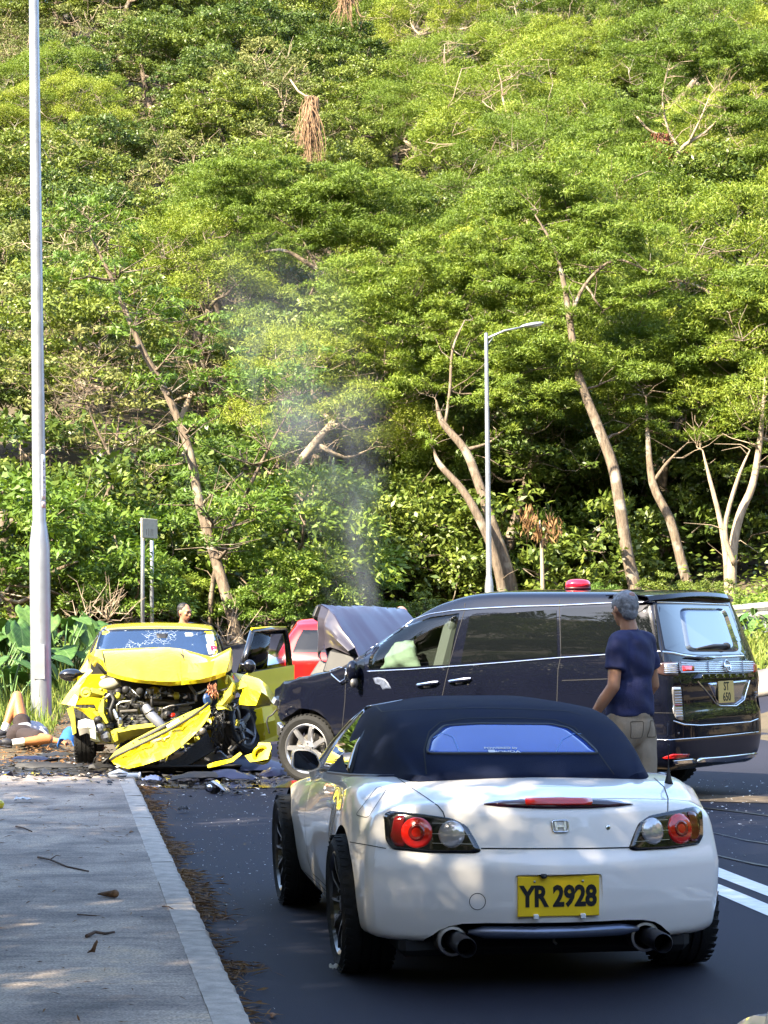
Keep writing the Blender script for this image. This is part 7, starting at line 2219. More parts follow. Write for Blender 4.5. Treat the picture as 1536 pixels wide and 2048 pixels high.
# ------------------------------------------------------------------ debris and litter
def gp(px, py, z=.0):
    "ground point under a photo pixel"
    Y = FPX * (CAMH - z) / (py - HOR)
    return Vector(((px - 768) / FPX * Y, Y, z))
def tar_strips():
    road = bpy.data.objects['road']
    m = mat('tar', (.012, .012, .013), .35, var=.4, scale=16, bump=.5, bscale=60)
    for pts, hw in (([(1380, 1615), (1425, 1619), (1470, 1624), (1560, 1636)], .05), ([(1400, 1662), (1440, 1670), (1490, 1682), (1570, 1694)], .035), ([(1405, 1708), (1440, 1714), (1500, 1728), (1580, 1742)], .045)):
        q = dens(pts, 6, False); b = MB(); rnd = random.Random(int(hw * 1000)); rows = [[], []]
        for p in q:
            g = gp(*p); rows[0].append((g.x, g.y - hw * rnd.uniform(.7, 1.3), .008)); rows[1].append((g.x, g.y + hw * rnd.uniform(.7, 1.3), .008))
        b.sheet(rows); b.f = [f[::-1] for f in b.f]
        b.build('tar_strip', m, road)
    # brown soil washed across the road, and the wet patch under the wreck
    def blot(name, c, rx, ry, ang, mt, seed, z):
        rnd = np.random.default_rng(seed); n = 40; P = []
        ph = rnd.uniform(0, 6.28, 5)
        for i in range(n):
            a = 6.283 * i / n; k = 1 + sum(.16 / (j + 1) * math.sin((j + 2) * a + ph[j]) for j in range(5))
            u, v = rx * k * math.cos(a), ry * k * math.sin(a)
            P.append((c.x + u * math.cos(ang) - v * math.sin(ang), c.y + u * math.sin(ang) + v * math.cos(ang), z))
        b = MB(); b.add(P + [(c.x, c.y, z)], [(i, (i + 1) % n, n) for i in range(n)], 0, False); b.build(name, mt, road)
    blot('soil_smear', gp(1460, 1598), 1.6, .35, -.25, mat('washed_soil', (.10, .075, .05), .85, var=.5, scale=7), 1, .006)
    wet = mat('wet_stain', (.014, .014, .015), .14, var=.5, scale=9, coat=.6)
    blot('wet_stain', gp(350, 1545), 1.3, 1.0, .1, wet, 2, .006)
    blot('wet_stain', gp(500, 1570), .9, .55, -.1, wet, 3, .0075)
    oil = mat('oil_stain', (.022, .020, .019), .5, var=.6, scale=6, bump=.5, bscale=40)
    for (px, py, rx, ry, sd) in ((200, 1535, 1.7, 1.3, 5), (60, 1530, 1.2, .9, 6), (330, 1525, 1.6, 1.6, 7)): blot('oil_stain', gp(px, py), rx, ry, .1, oil, sd, .010 + .001 * (sd - 5))
tar_strips()

def build_debris():
    M_NB = paint('navy_plastic', (.009, .012, .036), var=.2, rough=.45, coat=.35, coatr=.15, spec=.2)
    M_BS = paint('blue_silver', (.10, .13, .26), var=.1, rough=.4, coat=.5, coatr=.1)
    G = 'broken car pieces on the ground'
    def shard(name, label, cat, px, py, w, d, h, rz, mt, seed, curve=.3, z0=.012, th=.006, tilt=0.0, jag=.12, nx=9, ny=5):
        rnd = np.random.default_rng(seed)
        p = gp(px, py)
        rows = []
        for i in range(nx):
            u = i / (nx - 1) * 2 - 1; row = []
            for j in range(ny):
                v = j / (ny - 1) * 2 - 1
                e = 1 + jag * rnd.normal() * (abs(u) == 1 or abs(v) == 1)
                row.append((u * w / 2 * e, v * d / 2 * e * (1 - .4 * abs(u) ** 2), h * (1 - curve * 2 * u * u) * (1 - .8 * v * v) + .006 * rnd.normal() + h * tilt * v + abs(h) * max(0, curve * 2 - 1) * 0))
            rows.append(row)
        zmin = min(q[2] for r_ in rows for q in r_)
        rows = [[(a, b_, c - zmin + .002) for a, b_, c in r_] for r_ in rows]
        zg = float(.125 - .10 * float(sst(20.5, 22.5, p.y))) if p.x < kerb_x(p.y) - .1 else .004
        b = MB(); b.sheet(rows, th)
        o = b.build(name, mt, None, sharp=30); o.location = (p.x, p.y, zg + z0); o.rotation_euler = (0, 0, rz)
        return tag(o, label, cat, G)
    S = [('broken_bumper', 'large dark blue bumper shell lying left of the van\'s front wheel', 'bumper piece', 492, 1545, 1.05, .55, .16, .35, M_NB, 1, .4),
         ('bumper_shard', 'curved navy shard lying in front of the large bumper shell', 'car debris', 455, 1562, .55, .25, .09, -.2, M_NB, 2, .4),
         ('plastic_sheet', 'long black panel lying flat under the yellow car\'s hanging bumper', 'car debris', 345, 1548, 1.1, .22, .03, .08, M_BLACK, 3, .3),
         ('paint_shard', 'blue-silver curved shard on the road beside the end of the kerb', 'car debris', 306, 1566, .19, .13, .05, -.3, M_BS, 4, .4),
         ('trim_strip', 'silver trim strip in the rubble left of the white car\'s mirror', 'car debris', 482, 1563, .32, .04, .03, .35, M_SATIN, 5, .3),
         ('plastic_sheet', 'black plastic sheet lying behind the debris at the left, near the lying man', 'car debris', 112, 1520, .40, .30, .05, .2, M_BLACK, 6, .3),
         ('trim_strip', 'dark panel with bright edge on the ground below the lying man', 'car debris', 62, 1527, .42, .14, .04, -.25, M_NB, 7, .3),
         ('grille_bar', 'long ribbed black grille bar lying left of the yellow car\'s wheel', 'car debris', 80, 1544, .62, .12, .06, -.05, M_BLACK, 8, .2),
         ('plastic_sheet', 'small black cover lying just in front of the yellow car\'s left wheel', 'car debris', 196, 1545, .3, .2, .05, .6, M_BLACK, 9, .3),
         ('bumper_shard', 'navy shard half under the van\'s front tyre', 'car debris', 548, 1556, .4, .2, .08, .8, M_NB, 10, .4),
         ('plastic_chip', 'small black chip alone on the road below the debris', 'car debris', 366, 1626, .085, .05, .035, -.4, M_BLACK, 11, .3),
         ('bumper_shard', 'dark blue shard in the middle of the rubble below the loose fog lamp', 'car debris', 520, 1532, .35, .22, .1, -.5, M_NB, 12, .4),
         ('plastic_sheet', 'black underbody sheet at the front of the rubble, next to the broken headlamp', 'car debris', 402, 1563, .5, .2, .06, .15, M_BLACK, 13, .3),
         ('paint_shard', 'thin white shard on the pavement near its left edge', 'car debris', 46, 1636, .13, .06, .006, .1, M_WHITEP, 14, .1),
         ('paint_shard', 'white sliver on the road left of the white car\'s rear tyre', 'car debris', 672, 1947, .06, .012, .004, .1, M_WHITEP, 15, .1),
         ('trim_strip', 'thin white strip lying across the debris by the kerb end', 'car debris', 262, 1541, .30, .03, .02, .1, M_WHITEP, 16, .2)]
    for a in S: shard(*a)
    # white pipe-like piece on the kerb end
    p = gp(250, 1561, .1)
    t = thing('white_tube', 'white plastic tube lying across the end of the kerb', 'tube', (p.x, p.y, .115), R(4), G)
    b = MB(); b.tube([(-.15, 0, .028), (-.05, .004, .028), (.13, 0, .028)], [.027, .026, .027], n=14); b.build('pipe', M_WHITEP, t)
    b = MB(); b.lathe([(.030, -.01), (.034, -.008), (.034, .008), (.024, .010), (.022, -.01)], (.135, 0, .028), axis='x', n=16, closed=True); b.build('collar', M_WHITEP, t)
    b = MB(); b.sheet([[(-.16, -.02, .04), (-.05, -.03, .06), (.02, -.02, .05)], [(-.15, .03, .05), (-.06, .05, .085), (.03, .03, .05)]], .008); b.build('torn_flange', M_WHITEP, t)
    # broken headlamp
    p = gp(432, 1587)
    t = thing('broken_headlamp', 'broken black headlamp unit lying in front of the rubble on the road', 'headlamp', (p.x, p.y, .004), R(-20), G)
    b = MB(); b.box((-.03, 0, .05), (.13, .10, .09), (.2, .3, 0), ch=.02); b.build('housing', M_BLACK, t)
    b = MB(); b.sheet([[(-.02, -.06, .11), (.05, -.07, .07), (.13, -.06, .012)], [(-.01, .03, .115), (.06, .03, .075), (.14, .02, .012)]], .006); b.build('lens', M_CLEARLENS, t)
    b = MB(); b.lathe([(.03, 0), (.035, .02), (.02, .03)], (-.04, -.06, .05), axis='y', n=14); b.build('reflector', M_CHROME, t)
    # yellow piece at the left edge of the pavement
    p = gp(-2, 1618, .12)
    t = thing('yellow_fragment', 'round yellow fragment at the left edge of the pavement', 'car debris', (p.x, p.y, .125), 0, G)
    b = MB(); b.lathe([(.001, .0), (.032, .004), (.042, .03), (.034, .055), (.015, .064), (.001, .066)], n=20); b.build('shell', MATS['yellow_paint'], t)
    # crumbs of glass and plastic: nobody could count these
    rng = np.random.default_rng(31)
    def crumbs(name, n, fx, mt, smin, smax, kind='stuff'):
        P = [fx() for _ in range(n)]
        b = MB()
        for p in P:
            s = rng.uniform(smin, smax)
            zg = float(.125 - .10 * float(sst(20.5, 22.5, p.y))) if p.x < kerb_x(p.y) - .01 else .004
            A = [Vector((p.x, p.y, zg)) + Vector((rng.normal() * s, rng.normal() * s * 1.2, abs(rng.normal()) * s * .3 + (0 if q else s * .5))) for q in range(4)]
            b.add(A, [(0, 1, 2), (0, 2, 3), (0, 3, 1), (1, 3, 2)], 0, False)
        o = b.build(name, mt); tag(o, kind=kind)
    def heap():
        while True:
            px, py = rng.uniform(-10, 575), 1553 + rng.normal() * 17 + 12 * math.sin(rng.uniform(0, 6))
            if 1500 < py < 1600 and px < 565: return gp(px, py)
    crumbs('broken_plastic', 900, heap, M_BLACK, .008, .038)
    crumbs('metal_crumbs', 160, heap, mat('grey_plastic', (.06, .06, .065), .6), .006, .028)
    crumbs('white_crumbs', 90, heap, M_WHITEP, .005, .02)
    crumbs('blue_crumbs', 130, heap, M_NB, .015, .06)
    crumbs('yellow_crumbs', 40, heap, MATS['yellow_paint'], .008, .03)
    def road_l():
        while True:
            px, py = rng.uniform(290, 560), 1585 + abs(rng.normal()) * 120
            p = gp(px, py)
            if py < 2040 and p.x > kerb_x(p.y) + .02: return p
    glass = mat('glass_crumb', (.75, .78, .80), .15, coat=.5)
    crumbs('glass_crumbs', 420, road_l, glass, .0022, .0055)
    crumbs('glass_crumbs_right', 150, lambda: gp(rng.uniform(1390, 1536), 1560 + abs(rng.normal()) * 70), glass, .003, .009)
    crumbs('grit', 500, lambda: gp(rng.uniform(0, 560), rng.uniform(1590, 2040), .12), mat('grit_pale', (.40, .38, .35), .9), .0015, .0045)
build_debris()

def build_litter():
    rng = np.random.default_rng(12)
    # dry needles and leaves in the gutter
    n = 5200
    y = rng.uniform(7.2, 21, n)
    clump = .25 + .75 * (np.sin(y * 2.1) + np.sin(y * 3.7 + 1) + np.sin(y * .9 + 2) > .15)
    keep = rng.random(n) < clump * .9
    y = y[keep]; n = len(y)
    x = kerb_x(y) + .012 + np.abs(rng.normal(size=n)) * .075 * (.5 + .8 * clump[keep])
    D = rng.normal(size=(n, 3)); D[:, 2] *= .12
    V = leaf_data(rng, np.stack([x, y, .010 + .022 * rng.random(n) * np.exp(-(x - kerb_x(y)) * 8)], 1), D, .05 + .09 * rng.random(n), .004 + .009 * rng.random(n) ** 2, 2)
    me = leaf_mesh('gutter_litter', V, rng.random(n), MATS['dry_leaf'])
    o = bpy.data.objects.new('gutter_litter', me); COL.objects.link(o); tag(o, kind='stuff')
    n = 420
    y = rng.uniform(8, 21, n); x = kerb_x(y) - .2 - rng.random(n) * 2.2
    D = rng.normal(size=(n, 3)); D[:, 2] *= .1
    V = leaf_data(rng, np.stack([x, y, np.full(n, .131)], 1), D, .03 + .05 * rng.random(n), .003 + .006 * rng.random(n), 3)
    me = leaf_mesh('pavement_needles', V, rng.random(n), MATS['dry_leaf'])
    o = bpy.data.objects.new('pavement_needles', me); COL.objects.link(o); tag(o, kind='stuff')
    def twig(label, pts, r, mt='twig_brown', fork=False):
        P = [gp(px, py, .125) for px, py in pts]
        c = P[0].copy()
        m = MATS.get(mt) or mat(mt, (.10, .06, .04), .85, var=.4, scale=30, bump=.4)
        b = MB(); Q = [p - c + Vector((0, 0, r + .002 + .006 * math.sin(i * 2))) for i, p in enumerate(P)]
        b.tube(Q, [r * (1 - .5 * i / len(Q)) for i in range(len(Q))], n=7)
        if fork: b.tube([Q[1], Q[1] + Vector((.03, .05, .02)), Q[1] + Vector((.05, .11, .01))], [r * .6, r * .4, r * .2], n=5)
        o = b.build('twig', m); o.location = c; tag(o, label, 'twig', 'twigs on the pavement')
    twig('longest thin twig on the pavement, upper left', [(76, 1717), (100, 1724), (135, 1735), (177, 1745)], .007, fork=True)
    twig('short curved dark twig in the lower middle of the pavement', [(173, 1877), (190, 1871), (210, 1870), (229, 1868)], .009)
    twig('small twig high on the pavement near its left edge', [(32, 1655), (48, 1660), (64, 1664)], .006)
    twig('thin twig just below the brown seed pod', [(155, 1831), (175, 1835), (194, 1832)], .004)
    twig('tiny twig beside the joint of the kerb', [(325, 1815), (338, 1818), (348, 1820)], .004)
    p = gp(220, 1795, .125)
    t = thing('seed_pod', 'knobbly brown seed pod in the middle of the pavement', 'seed pod', (p.x, p.y, .125), R(-15))
    b = MB(); m = mat('pod_brown', (.20, .10, .04), .7, var=.4, scale=30, bump=.5)
    b.tube([(-.055, .02, .016), (-.02, .005, .018), (.02, -.01, .022), (.045, -.022, .022)], [.010, .015, .020, .012], n=10); b.ell((.035, -.02, .024), (.024, .020, .022), n=12); b.build('pod', m, t)
    b = MB(); b.tube([(-.055, .02, .016), (-.08, .028, .012)], [.008, .004], n=6); b.build('stalk', MATS['twig_brown'], t)
    p = gp(183, 1908, .125)
    t = thing('dried_leaf', 'curled dry brown leaf standing up in the lower middle of the pavement', 'leaf', (p.x, p.y, .127), 0)
    b = MB(); b.sheet([[(-.02, 0, .002), (0, .004, .02), (.012, .002, .045)], [(-.006, .012, .004), (.008, .016, .03), (.024, .008, .062)], [(.014, .012, .004), (.02, .008, .03), (.028, .004, .05)]], .002); b.build('blade', mat('leaf_brown', (.22, .11, .05), .7, var=.3, scale=30), t)
    for (px, py, lab) in ((183, 1592, 'small reddish leaf at the top of the pavement'), (545, 2034, 'dry brown leaf on the road at the bottom, beside the kerb'), (262, 1666, 'small dark pebble-like seed near the kerb')):
        z = .125 if px < 400 else .004
        p = gp(px, py, z); o = bpy.data.objects.new('fallen_leaf', None)
        b = MB(); k = .028
        b.sheet([[(-k, 0, .004), (-k * .3, -k * .5, .012), (k, 0, .003)], [(-k * .9, 0, .006), (0, .0, .018), (k, 0, .006)], [(-k, .002, .004), (-k * .2, k * .6, .010), (k, .002, .003)]], .002)
        o = b.build('fallen_leaf', MATS['leaf_brown']); o.location = (p.x, p.y, z); o.rotation_euler = (0, 0, px); tag(o, lab, 'leaf')
build_litter()
# ------------------------------------------------------------------ people
M_SKIN = mat('skin', (.42, .20, .11), .5, var=.10, scale=9, sss=.08)
M_HAIRG = mat('hair_grey', (.20, .20, .21), .6, var=.6, scale=26, bump=.8, bscale=60)
M_HAIRB = mat('hair_black', (.014, .011, .010), .55, bump=.5, bscale=60)
M_EYE = mat('eye_dark', (.012, .008, .006), .2, coat=1.0)
M_LIP = mat('lips', (.30, .12, .09), .5)
def cap(b, p0, r0, p1, r1, n=14):
    p0, p1 = Vector(p0), Vector(p1)
    b.tube([p0, p0.lerp(p1, .5), p1], [r0, (r0 + r1) / 2, r1], n=n); b.ell(p0, (r0,) * 3, n=n, k=8); b.ell(p1, (r1,) * 3, n=n, k=8)
def add_head(b, M):
    "skull, jaw, nose, ears, neck root; local y is the way the face looks, origin at the middle of the head"
    T = lambda p: M @ Vector(p)
    R3 = M.to_3x3()
    b.ell(T((0, -.012, .018)), (.077, .094, .098), R3, n=20, k=14)
    b.ell(T((0, .022, -.035)), (.062, .066, .078), R3, n=18, k=12)
    b.ell(T((0, .050, -.085)), (.034, .034, .028), R3)
    b.ell(T((0, .078, .022)), (.055, .018, .020), R3)
    for s in (-1, 1):
        b.ell(T((s * .040, .060, -.018)), (.024, .024, .020), R3)
        b.ell(T((s * .079, -.012, -.005)), (.010, .020, .032), R3 @ Matrix.Rotation(.2 * s, 3, 'Z'))
    b.tube([T((0, .085, .015)), T((0, .104, -.020)), T((0, .106, -.032))], [.009, .013, .015], n=10); b.ell(T((0, .100, -.032)), (.020, .014, .012), R3)
    b.ell(T((0, .086, -.058)), (.024, .012, .008), R3); b.ell(T((0, .084, -.070)), (.022, .012, .008), R3)
def face_parts(par, M):
    T = lambda p: M @ Vector(p); R3 = M.to_3x3()
    for s in (-1, 1):
        b = MB(); b.ell(T((s * .031, .078, .002)), (.013, .010, .006), R3, n=10); b.build('eye', M_EYE, par)
        b = MB(); b.tube([T((s * .014, .094, .019)), T((s * .033, .092, .024)), T((s * .050, .080, .018))], [.004, .005, .003], n=6); b.build('eyebrow', M_HAIRB, par)
    b = MB(); b.tube([T((-.024, .086, -.064)), T((0, .096, -.063)), T((.024, .086, -.064))], [.002, .004, .002], n=6); b.build('mouth', M_LIP, par)
def add_hand(b, wrist, d, up, s=1.0, curl=.5):
    "palm and five curled fingers; d = direction of the hand, up = back of the hand"
    d = Vector(d).normalized(); up = Vector(up); up = (up - d * up.dot(d)).normalized(); sd = d.cross(up)
    w = Vector(wrist)
    Mx = Matrix((sd, d, up)).transposed()
    b.ell(w + d * .045 * s, (.040 * s, .055 * s, .018 * s), Mx, n=14)
    for i, (o, L) in enumerate(((-.030, .066), (-.010, .078), (.010, .073), (.029, .056))):
        p = w + d * .082 * s + sd * o * s
        q = p + (d * math.cos(curl * .6) - up * math.sin(curl * .6)) * L * .5 * s
        r_ = q + (d * math.cos(curl * 1.7) - up * math.sin(curl * 1.7)) * L * .5 * s
        b.tube([p - d * .02, p, q, r_], [.010 * s, .0098 * s, .009 * s, .0075 * s], n=8); b.ell(r_, (.0078 * s,) * 3, n=8, k=6)
    p = w + d * .03 * s - sd * .035 * s
    q = p + (d * .8 - sd * .55 - up * .3).normalized() * .04 * s; r_ = q + (d * .95 - sd * .1 - up * .4).normalized() * .032 * s
    b.tube([p, q, r_], [.013 * s, .011 * s, .009 * s], n=8); b.ell(r_, (.009 * s,) * 3, n=8, k=6)
def shoe(par, heel, toe, mt, name='shoe'):
    h, t = Vector(heel), Vector(toe)
    b = MB(); d = (t - h).normalized(); up = Vector((0, 0, 1)); up = (up - d * up.dot(d)).normalized(); M = Matrix((d.cross(up), d, up)).transposed()
    c = h.lerp(t, .5)
    b.ell(h.lerp(t, .25) + up * .02, (.045, .085, .05), M, n=14); b.ell(h.lerp(t, .68), (.048, .10, .038), M, n=14); b.box(c - up * .030, (.082, (t - h).length * 1.05, .024), M, ch=.01)
    o = b.build(name, mt, par); remeshed(o, .008, 3); return o
def folds(o, amp, fx, seed=0):
    "shallow cloth folds pushed along the normals"
    me = o.data; n = len(me.vertices)
    co = np.empty(n * 3, np.float32); me.vertices.foreach_get('co', co); co = co.reshape(-1, 3)
    no = np.empty(n * 3, np.float32); me.vertices.foreach_get('normal', no); no = no.reshape(-1, 3)
    x, y, z = co.T
    h = np.sin(z * fx + 3 * np.sin(x * 9 + seed) + 2 * np.sin(y * 11)) + .7 * np.sin(z * fx * 1.7 + x * 22 + seed * 2) + .5 * np.sin((x + y) * 37 + z * 9)
    co += no * (amp * h)[:, None]
    me.vertices.foreach_set('co', co.ravel()); me.update()

def standing_person(label, loc, rz, H, shirt, trousers, hair, headrot=0.0, skin=None, arms='hang', bald=False, name='person', step=.06, vox=.011):
    s = H / 1.76
    t = thing(name, label, 'person', loc, rz)
    skin = skin or M_SKIN
    S = lambda *p: Vector(p) * s
    HM = Matrix.Translation(S(0, .045, 1.645)) @ Matrix.Rotation(headrot, 4, 'Z') @ Matrix.Rotation(-.12, 4, 'X') @ Matrix.Scale(s, 4)
    b = MB()
    add_head(b, HM)
    cap(b, S(0, -.005, 1.46), .062 * s, S(0, .022, 1.58), .055 * s)
    b.ell(S(0, 0, 1.25), S(.17, .10, .24)); b.ell(S(0, 0, .98), S(.15, .10, .16))
    for q in (-1, 1):
        sh, el, wr = S(q * .180, -.01, 1.415), S(q * .238, -.03, 1.135), S(q * .235, .15, .915)
        cap(b, sh, .052 * s, el, .042 * s); cap(b, el, .043 * s, S(q * .238, .05, 1.04), .042 * s); cap(b, S(q * .238, .05, 1.04), .042 * s, wr, .027 * s)
        add_hand(b, wr, (-.02 * q, .42, -.9), (q, .15, .1), s, .75)
        hp, kn, an = S(q * .09, 0, .92), S(q * .10, .03 + q * step, .50), S(q * .105, -.04 + q * step * 1.6, .09)
        cap(b, hp, .075 * s, kn, .052 * s); cap(b, kn, .05 * s, an, .038 * s)
    body = b.build('body', skin, t); remeshed(body, vox, 3)
    # shirt
    b = MB()
    b.ell(S(0, -.012, 1.30), S(.200, .132, .215), n=24, k=16); b.ell(S(0, .0, 1.10), S(.180, .145, .22), n=24, k=16); b.ell(S(0, -.035, 1.38), S(.185, .095, .11), n=20, k=12); b.lathe([(.188, .93), (.192, 1.0), (.186, 1.1)], n=28, M=Matrix.Diagonal((s, s * .76, s)))
    cap(b, S(0, -.01, 1.44), .078 * s, S(0, 0, 1.485), .064 * s)
    for q in (-1, 1):
        sh, el = S(q * .168, -.015, 1.415), S(q * .238, -.03, 1.135)
        cap(b, S(q * .09, -.015, 1.43), .080 * s, sh, .077 * s)
        m_ = sh.lerp(el, .62)
        b.tube([sh, sh.lerp(el, .3), m_], [.076 * s, .074 * s, .073 * s], n=16)
    sh_ = b.build('t_shirt', shirt, t); remeshed(sh_, vox, 5); folds(sh_, .0045, 26, 1)
    # trousers
    b = MB()
    b.ell(S(0, 0, .965), S(.180, .138, .14), n=22, k=14); b.ell(S(0, -.012, .86), S(.172, .128, .14), n=20, k=12)
    for q in (-1, 1):
        hp, kn, an = S(q * .09, -.005, .90), S(q * .105, .03 + q * step, .50), S(q * .108, -.04 + q * step * 1.6, .10)
        cap(b, hp, .112 * s, kn, .096 * s); cap(b, kn, .096 * s, an, .086 * s)
    tr = b.build('trousers', trousers, t); remeshed(tr, vox, 3); folds(tr, .0065, 17, 3)
    for q in (-1, 1):
        b = MB(); w_ = []
        for (x, z) in round_poly([(q * .045, .90), (q * .135, .90), (q * .13, .79), (q * .05, .79)], .012, 3): w_.append((x, z))
        bv = BVHTree.FromPolygons([v.co.copy() for v in tr.data.vertices], [list(p_.vertices) for p_ in tr.data.polygons])
        pts = []
        for x, z in dens(w_, .015):
            h_, n_, i_, d_ = bv.ray_cast(Vector((x * s, -1, z * s)), Vector((0, 1, 0)))
            if h_ is not None: pts.append(h_ + Vector((0, -.001, 0)))
        if len(pts) > 3: b.tube(pts + pts[:1], .0035, n=5, caps=False); b.build('pocket', mat('pocket_seam', (.16, .12, .08), .9), tr)
    b = MB(); b.lathe([(.176 * s, .985 * s), (.182 * s, .99 * s), (.182 * s, 1.02 * s), (.176 * s, 1.025 * s)], n=28, M=Matrix.Diagonal((1, .77, 1))); b.build('belt', M_BLACK, tr)
    for q in (-1, 1):
        an = S(q * .108, -.04 + q * step * 1.6, .04); shoe(t, an + S(0, -.06, 0), an + S(q * .02, .19, -.0), M_BLACK)
    # hair: cap over the back and top of the head
    b = MB(); T = lambda p: HM @ Vector(p); R3 = HM.to_3x3()
    b.ell(T((0, -.030, .034)), (.083, .090, .094), R3, n=22, k=14)
    if not bald:
        b.ell(T((0, .028, .088)), (.062, .050, .032), R3, n=18, k=10)
        for q in (-1, 1): b.ell(T((q * .064, .006, .036)), (.020, .046, .048), R3)
    b.ell(T((0, -.062, -.025)), (.064, .045, .058), R3, n=18, k=10)
    hr = b.build('hair', hair, t); remeshed(hr, .0075, 6); folds(hr, .0012, 90, 5)
    face_parts(t, HM)
    return t, HM

navy = mat('navy_cotton', (.018, .022, .075), .9, var=.25, scale=12, bump=.3, bscale=160)
khaki = mat('khaki_cotton', (.33, .25, .17), .9, var=.18, scale=9, bump=.3, bscale=140)
pm, HM = standing_person('grey-haired man in navy T-shirt and khaki trousers, walking away between the two cars', (1.66, 15.15, 0), R(50), 1.77, navy, khaki, M_HAIRG, R(-24), step=-.07)
b = MB(); b.ell(HM @ Vector((.006, -.096, .085)), (.024, .014, .022), HM.to_3x3(), n=14); b.build('bald_spot', mat('scalp', (.42, .24, .19), .5), pm)
grey = mat('grey_cotton', (.20, .20, .22), .9, var=.2)
standing_person('man with receding black hair looking right over the yellow car\'s roof, only head showing', (at(367, 30, 0).x, 30.0, .02), R(205), 1.745, grey, khaki, M_HAIRB, R(28), mat('skin_sunlit', (.36, .17, .10), .5, var=.1, scale=9), bald=True)
standing_person('person hidden behind the van, only the crown of the head above the bent bonnet', (at(804, 26.5, 0).x, 26.5, .0), R(150), 1.70, grey, khaki, mat('reddish_scalp', (.42, .20, .14), .55), 0, bald=True)

def lying_man():
    o = at(40, 27.5, .03)
    t = thing('person', 'man lying on his back by the lamp post, one knee raised, dark shorts, white socks', 'person', o)
    L = lambda px, Y, z: at(px, Y, z) - o
    pel, chest, headc = L(40, 27.55, .15), L(64, 28.15, .15), L(69, 28.62, .15)
    hipN, kneeN, ankN = L(50, 27.3, .13), L(97, 27.0, .12), L(27, 26.85, .085)
    hipF, kneeF, ankF = L(47, 27.8, .15), L(34, 27.95, .60), L(9, 27.8, .20)
    shN, elN, wrN = L(80, 28.05, .13), L(100, 27.55, .085), L(124, 27.25, .075)
    b = MB()
    d = (headc - chest).normalized()
    up = Vector((-.1, -.25, 1)); up = (up - d * up.dot(d)).normalized()
    HM = Matrix((d.cross(up) * -1, up, d)).transposed().to_4x4(); HM.translation = headc
    if HM.to_3x3().determinant() < 0: HM = Matrix((d.cross(up), up, d)).transposed().to_4x4(); HM.translation = headc
    HM = HM @ Matrix.Rotation(R(25), 4, 'Z')
    add_head(b, HM)
    cap(b, chest + d * .22, .06, headc - d * .06, .055)
    b.ell(chest, (.17, .17, .10)); cap(b, pel, .12, chest, .12)
    cap(b, hipN, .088, kneeN, .058); cap(b, kneeN, .056, kneeN.lerp(ankN, .35), .060); cap(b, kneeN.lerp(ankN, .35), .060, ankN, .036)
    cap(b, hipF, .09, kneeF, .070); cap(b, kneeF, .068, kneeF.lerp(ankF, .35), .068); cap(b, kneeF.lerp(ankF, .35), .068, ankF, .042)
    cap(b, shN, .05, elN, .042); cap(b, elN, .042, wrN, .028); add_hand(b, wrN, wrN - elN, (0, -.2, 1), 1, .4)
    shF = L(52, 28.3, .13); cap(b, shF, .05, L(40, 28.4, .06), .042); cap(b, L(40, 28.4, .06), .042, L(34, 28.1, .06), .028); add_hand(b, L(34, 28.1, .06), (-.4, -.8, 0), (0, 0, 1), 1, .5)
    body = b.build('body', mat('skin_warm', (.36, .15, .06), .5, var=.1, scale=9, sss=.08), t); remeshed(body, .011, 3)
    b = MB(); b.ell(chest - d * .02, (.20, .22, .135), n=20); cap(b, pel.lerp(chest, .25), .135, chest, .14); cap(b, shN.lerp(chest, .3), .08, shN.lerp(elN, .45), .066); cap(b, shF.lerp(chest, .3), .08, shF, .066)
    sh = b.build('shirt', mat('pale_shirt', (.30, .31, .37), .9, var=.15), t); remeshed(sh, .012, 4); folds(sh, .005, 24, 2)
    b = MB(); b.ell(pel, (.17, .17, .135), n=20); cap(b, hipN, .12, hipN.lerp(kneeN, .50), .105); cap(b, hipF, .12, hipF.lerp(kneeF, .34), .105); cap(b, pel, .13, pel.lerp(chest, .3), .125)
    sh = b.build('shorts', mat('dark_shorts', (.022, .014, .016), .9, var=.25, scale=12), t); remeshed(sh, .012, 4); folds(sh, .006, 22, 4)
    for kn, an, toe in ((kneeN, ankN, L(2, 26.8, .09)), (kneeF, ankF, L(2, 27.75, .10))):
        b = MB(); a2 = an.lerp(kn, .26); cap(b, a2, .050, an, .046); so = b.build('sock', mat('white_sock', (.74, .72, .74), .9, bump=.4, bscale=90), t); remeshed(so, .01, 3)
        heel = an + (an - kn).normalized() * .045
        shoe(t, heel + Vector((.03, 0, -.02)), heel + Vector((-.22, -.04, .02 if an is ankN else -.06)), mat('dark_shoe', (.012, .013, .022), .6))
    b = MB(); T = lambda p: HM @ Vector(p); b.ell(T((0, -.030, .034)), (.083, .090, .094), HM.to_3x3(), n=18); hr = b.build('hair', M_HAIRB, t); remeshed(hr, .009, 2)
    face_parts(t, HM)
    # blue cloth by the hand
    p = at(138, 27.05, .03)
    rows = []
    rnd = np.random.default_rng(3)
    for i in range(9):
        u = i / 8 * 2 - 1
        rows.append([(u * .10 + .03 * v, .10 * v, .17 * (1 - u * u) ** .5 * (1 - .4 * v * v) + .10 * v * .5 + .05 + .008 * rnd.normal()) for v in np.linspace(-1, 1, 9)])
    b = MB(); b.sheet(rows, .012); c = b.build('blue_cloth', mat('blue_fabric', (.015, .11, .42), .8, var=.25, scale=14), None, sharp=60); c.location = p
    tag(c, 'crumpled bright blue cloth on the ground by the lying man\'s hand', 'cloth')
lying_man()
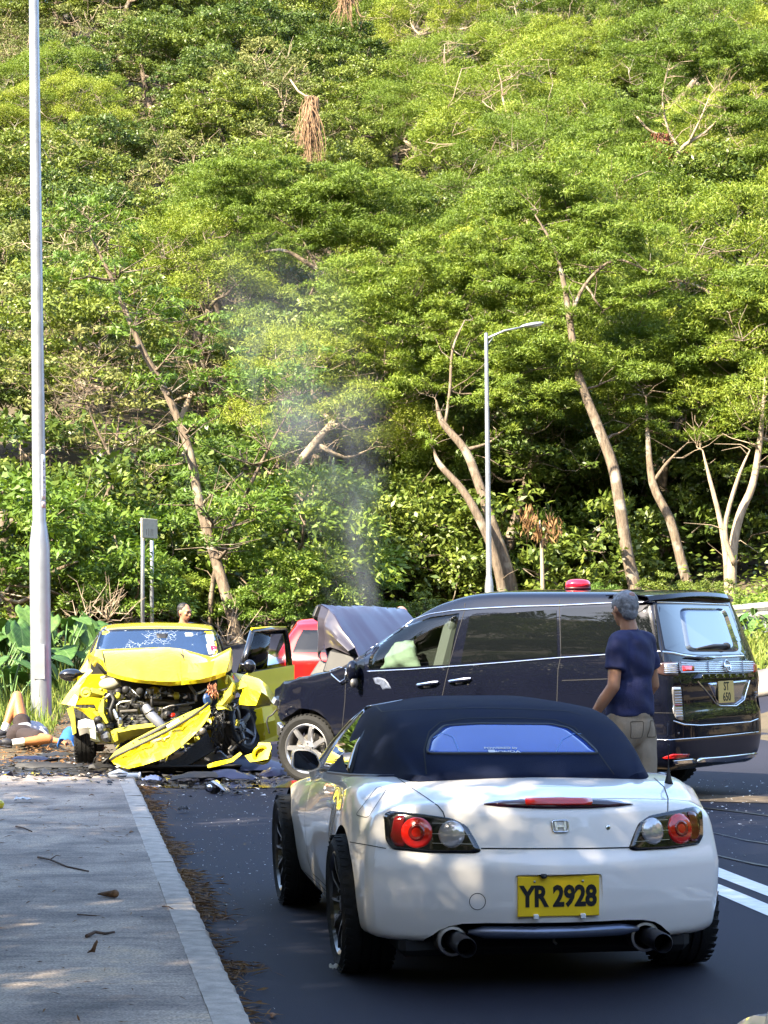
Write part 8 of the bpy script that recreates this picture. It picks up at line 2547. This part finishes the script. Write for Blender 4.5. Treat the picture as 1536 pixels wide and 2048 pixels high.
# ------------------------------------------------------------------ smoke from the van's engine
def build_smoke():
    m = bpy.data.materials.new('smoke'); m.use_nodes = True
    nt = m.node_tree; nt.nodes.clear(); N, L = nt.nodes, nt.links
    out = N.new('ShaderNodeOutputMaterial'); pv = N.new('ShaderNodeVolumePrincipled')
    pv.inputs['Color'].default_value = (.30, .32, .37, 1); pv.inputs['Anisotropy'].default_value = .15
    L.new(pv.outputs[0], out.inputs['Volume'])
    tc = N.new('ShaderNodeTexCoord'); sp = N.new('ShaderNodeSeparateXYZ'); L.new(tc.outputs['Object'], sp.inputs[0])
    def M(op, a, b=None, c=None, clamp=False):
        n = N.new('ShaderNodeMath'); n.operation = op; n.use_clamp = clamp
        for i, v in enumerate((a, b, c)):
            if v is None: continue
            if isinstance(v, (int, float)): n.inputs[i].default_value = v
            else: L.new(v, n.inputs[i])
        return n.outputs[0]
    x, y, z = sp.outputs
    nz = N.new('ShaderNodeTexNoise'); nz.inputs['Scale'].default_value = 1.5; nz.inputs['Detail'].default_value = 6; nz.inputs['Roughness'].default_value = .6; nz.inputs['Distortion'].default_value = 1.1
    mp = N.new('ShaderNodeMapping'); mp.inputs['Scale'].default_value = (1.0, 1.0, .62); L.new(tc.outputs['Object'], mp.inputs[0]); L.new(mp.outputs[0], nz.inputs['Vector'])
    w1 = N.new('ShaderNodeTexNoise'); w1.inputs['Scale'].default_value = .8; w1.inputs['Detail'].default_value = 2; L.new(tc.outputs['Object'], w1.inputs['Vector'])
    wob = M('MULTIPLY', M('SUBTRACT', w1.outputs['Fac'], .5), .9)
    # axis leans left with height, the plume widens
    cx = M('MULTIPLY_ADD', M('MULTIPLY', z, z), -.075, .05)
    rad = M('MULTIPLY_ADD', z, .20, .27)
    dx = M('DIVIDE', M('ADD', M('SUBTRACT', x, cx), M('MULTIPLY', wob, M('MULTIPLY', z, .5, None))), rad)
    dy = M('DIVIDE', y, rad)
    d2 = M('ADD', M('MULTIPLY', dx, dx), M('MULTIPLY', dy, dy))
    fall = M('SUBTRACT', 1.0, d2, None, True)
    n0 = M('MULTIPLY', M('SUBTRACT', nz.outputs['Fac'], .45), 5.5, None, True)
    up = M('SUBTRACT', 1.0, M('DIVIDE', z, 4.0), None, True)
    den = M('MULTIPLY', M('MULTIPLY', fall, n0), M('MULTIPLY', M('POWER', up, 1.2), 2.1))
    L.new(den, pv.inputs['Density'])
    b = MB(); b.box((-.3, 0, 2.0), (2.9, 1.9, 4.2))
    o = b.build('smoke', m); o.location = (at(700, 22.6, 0).x, 22.6, 1.45); tag(o, kind='stuff')
build_smoke()
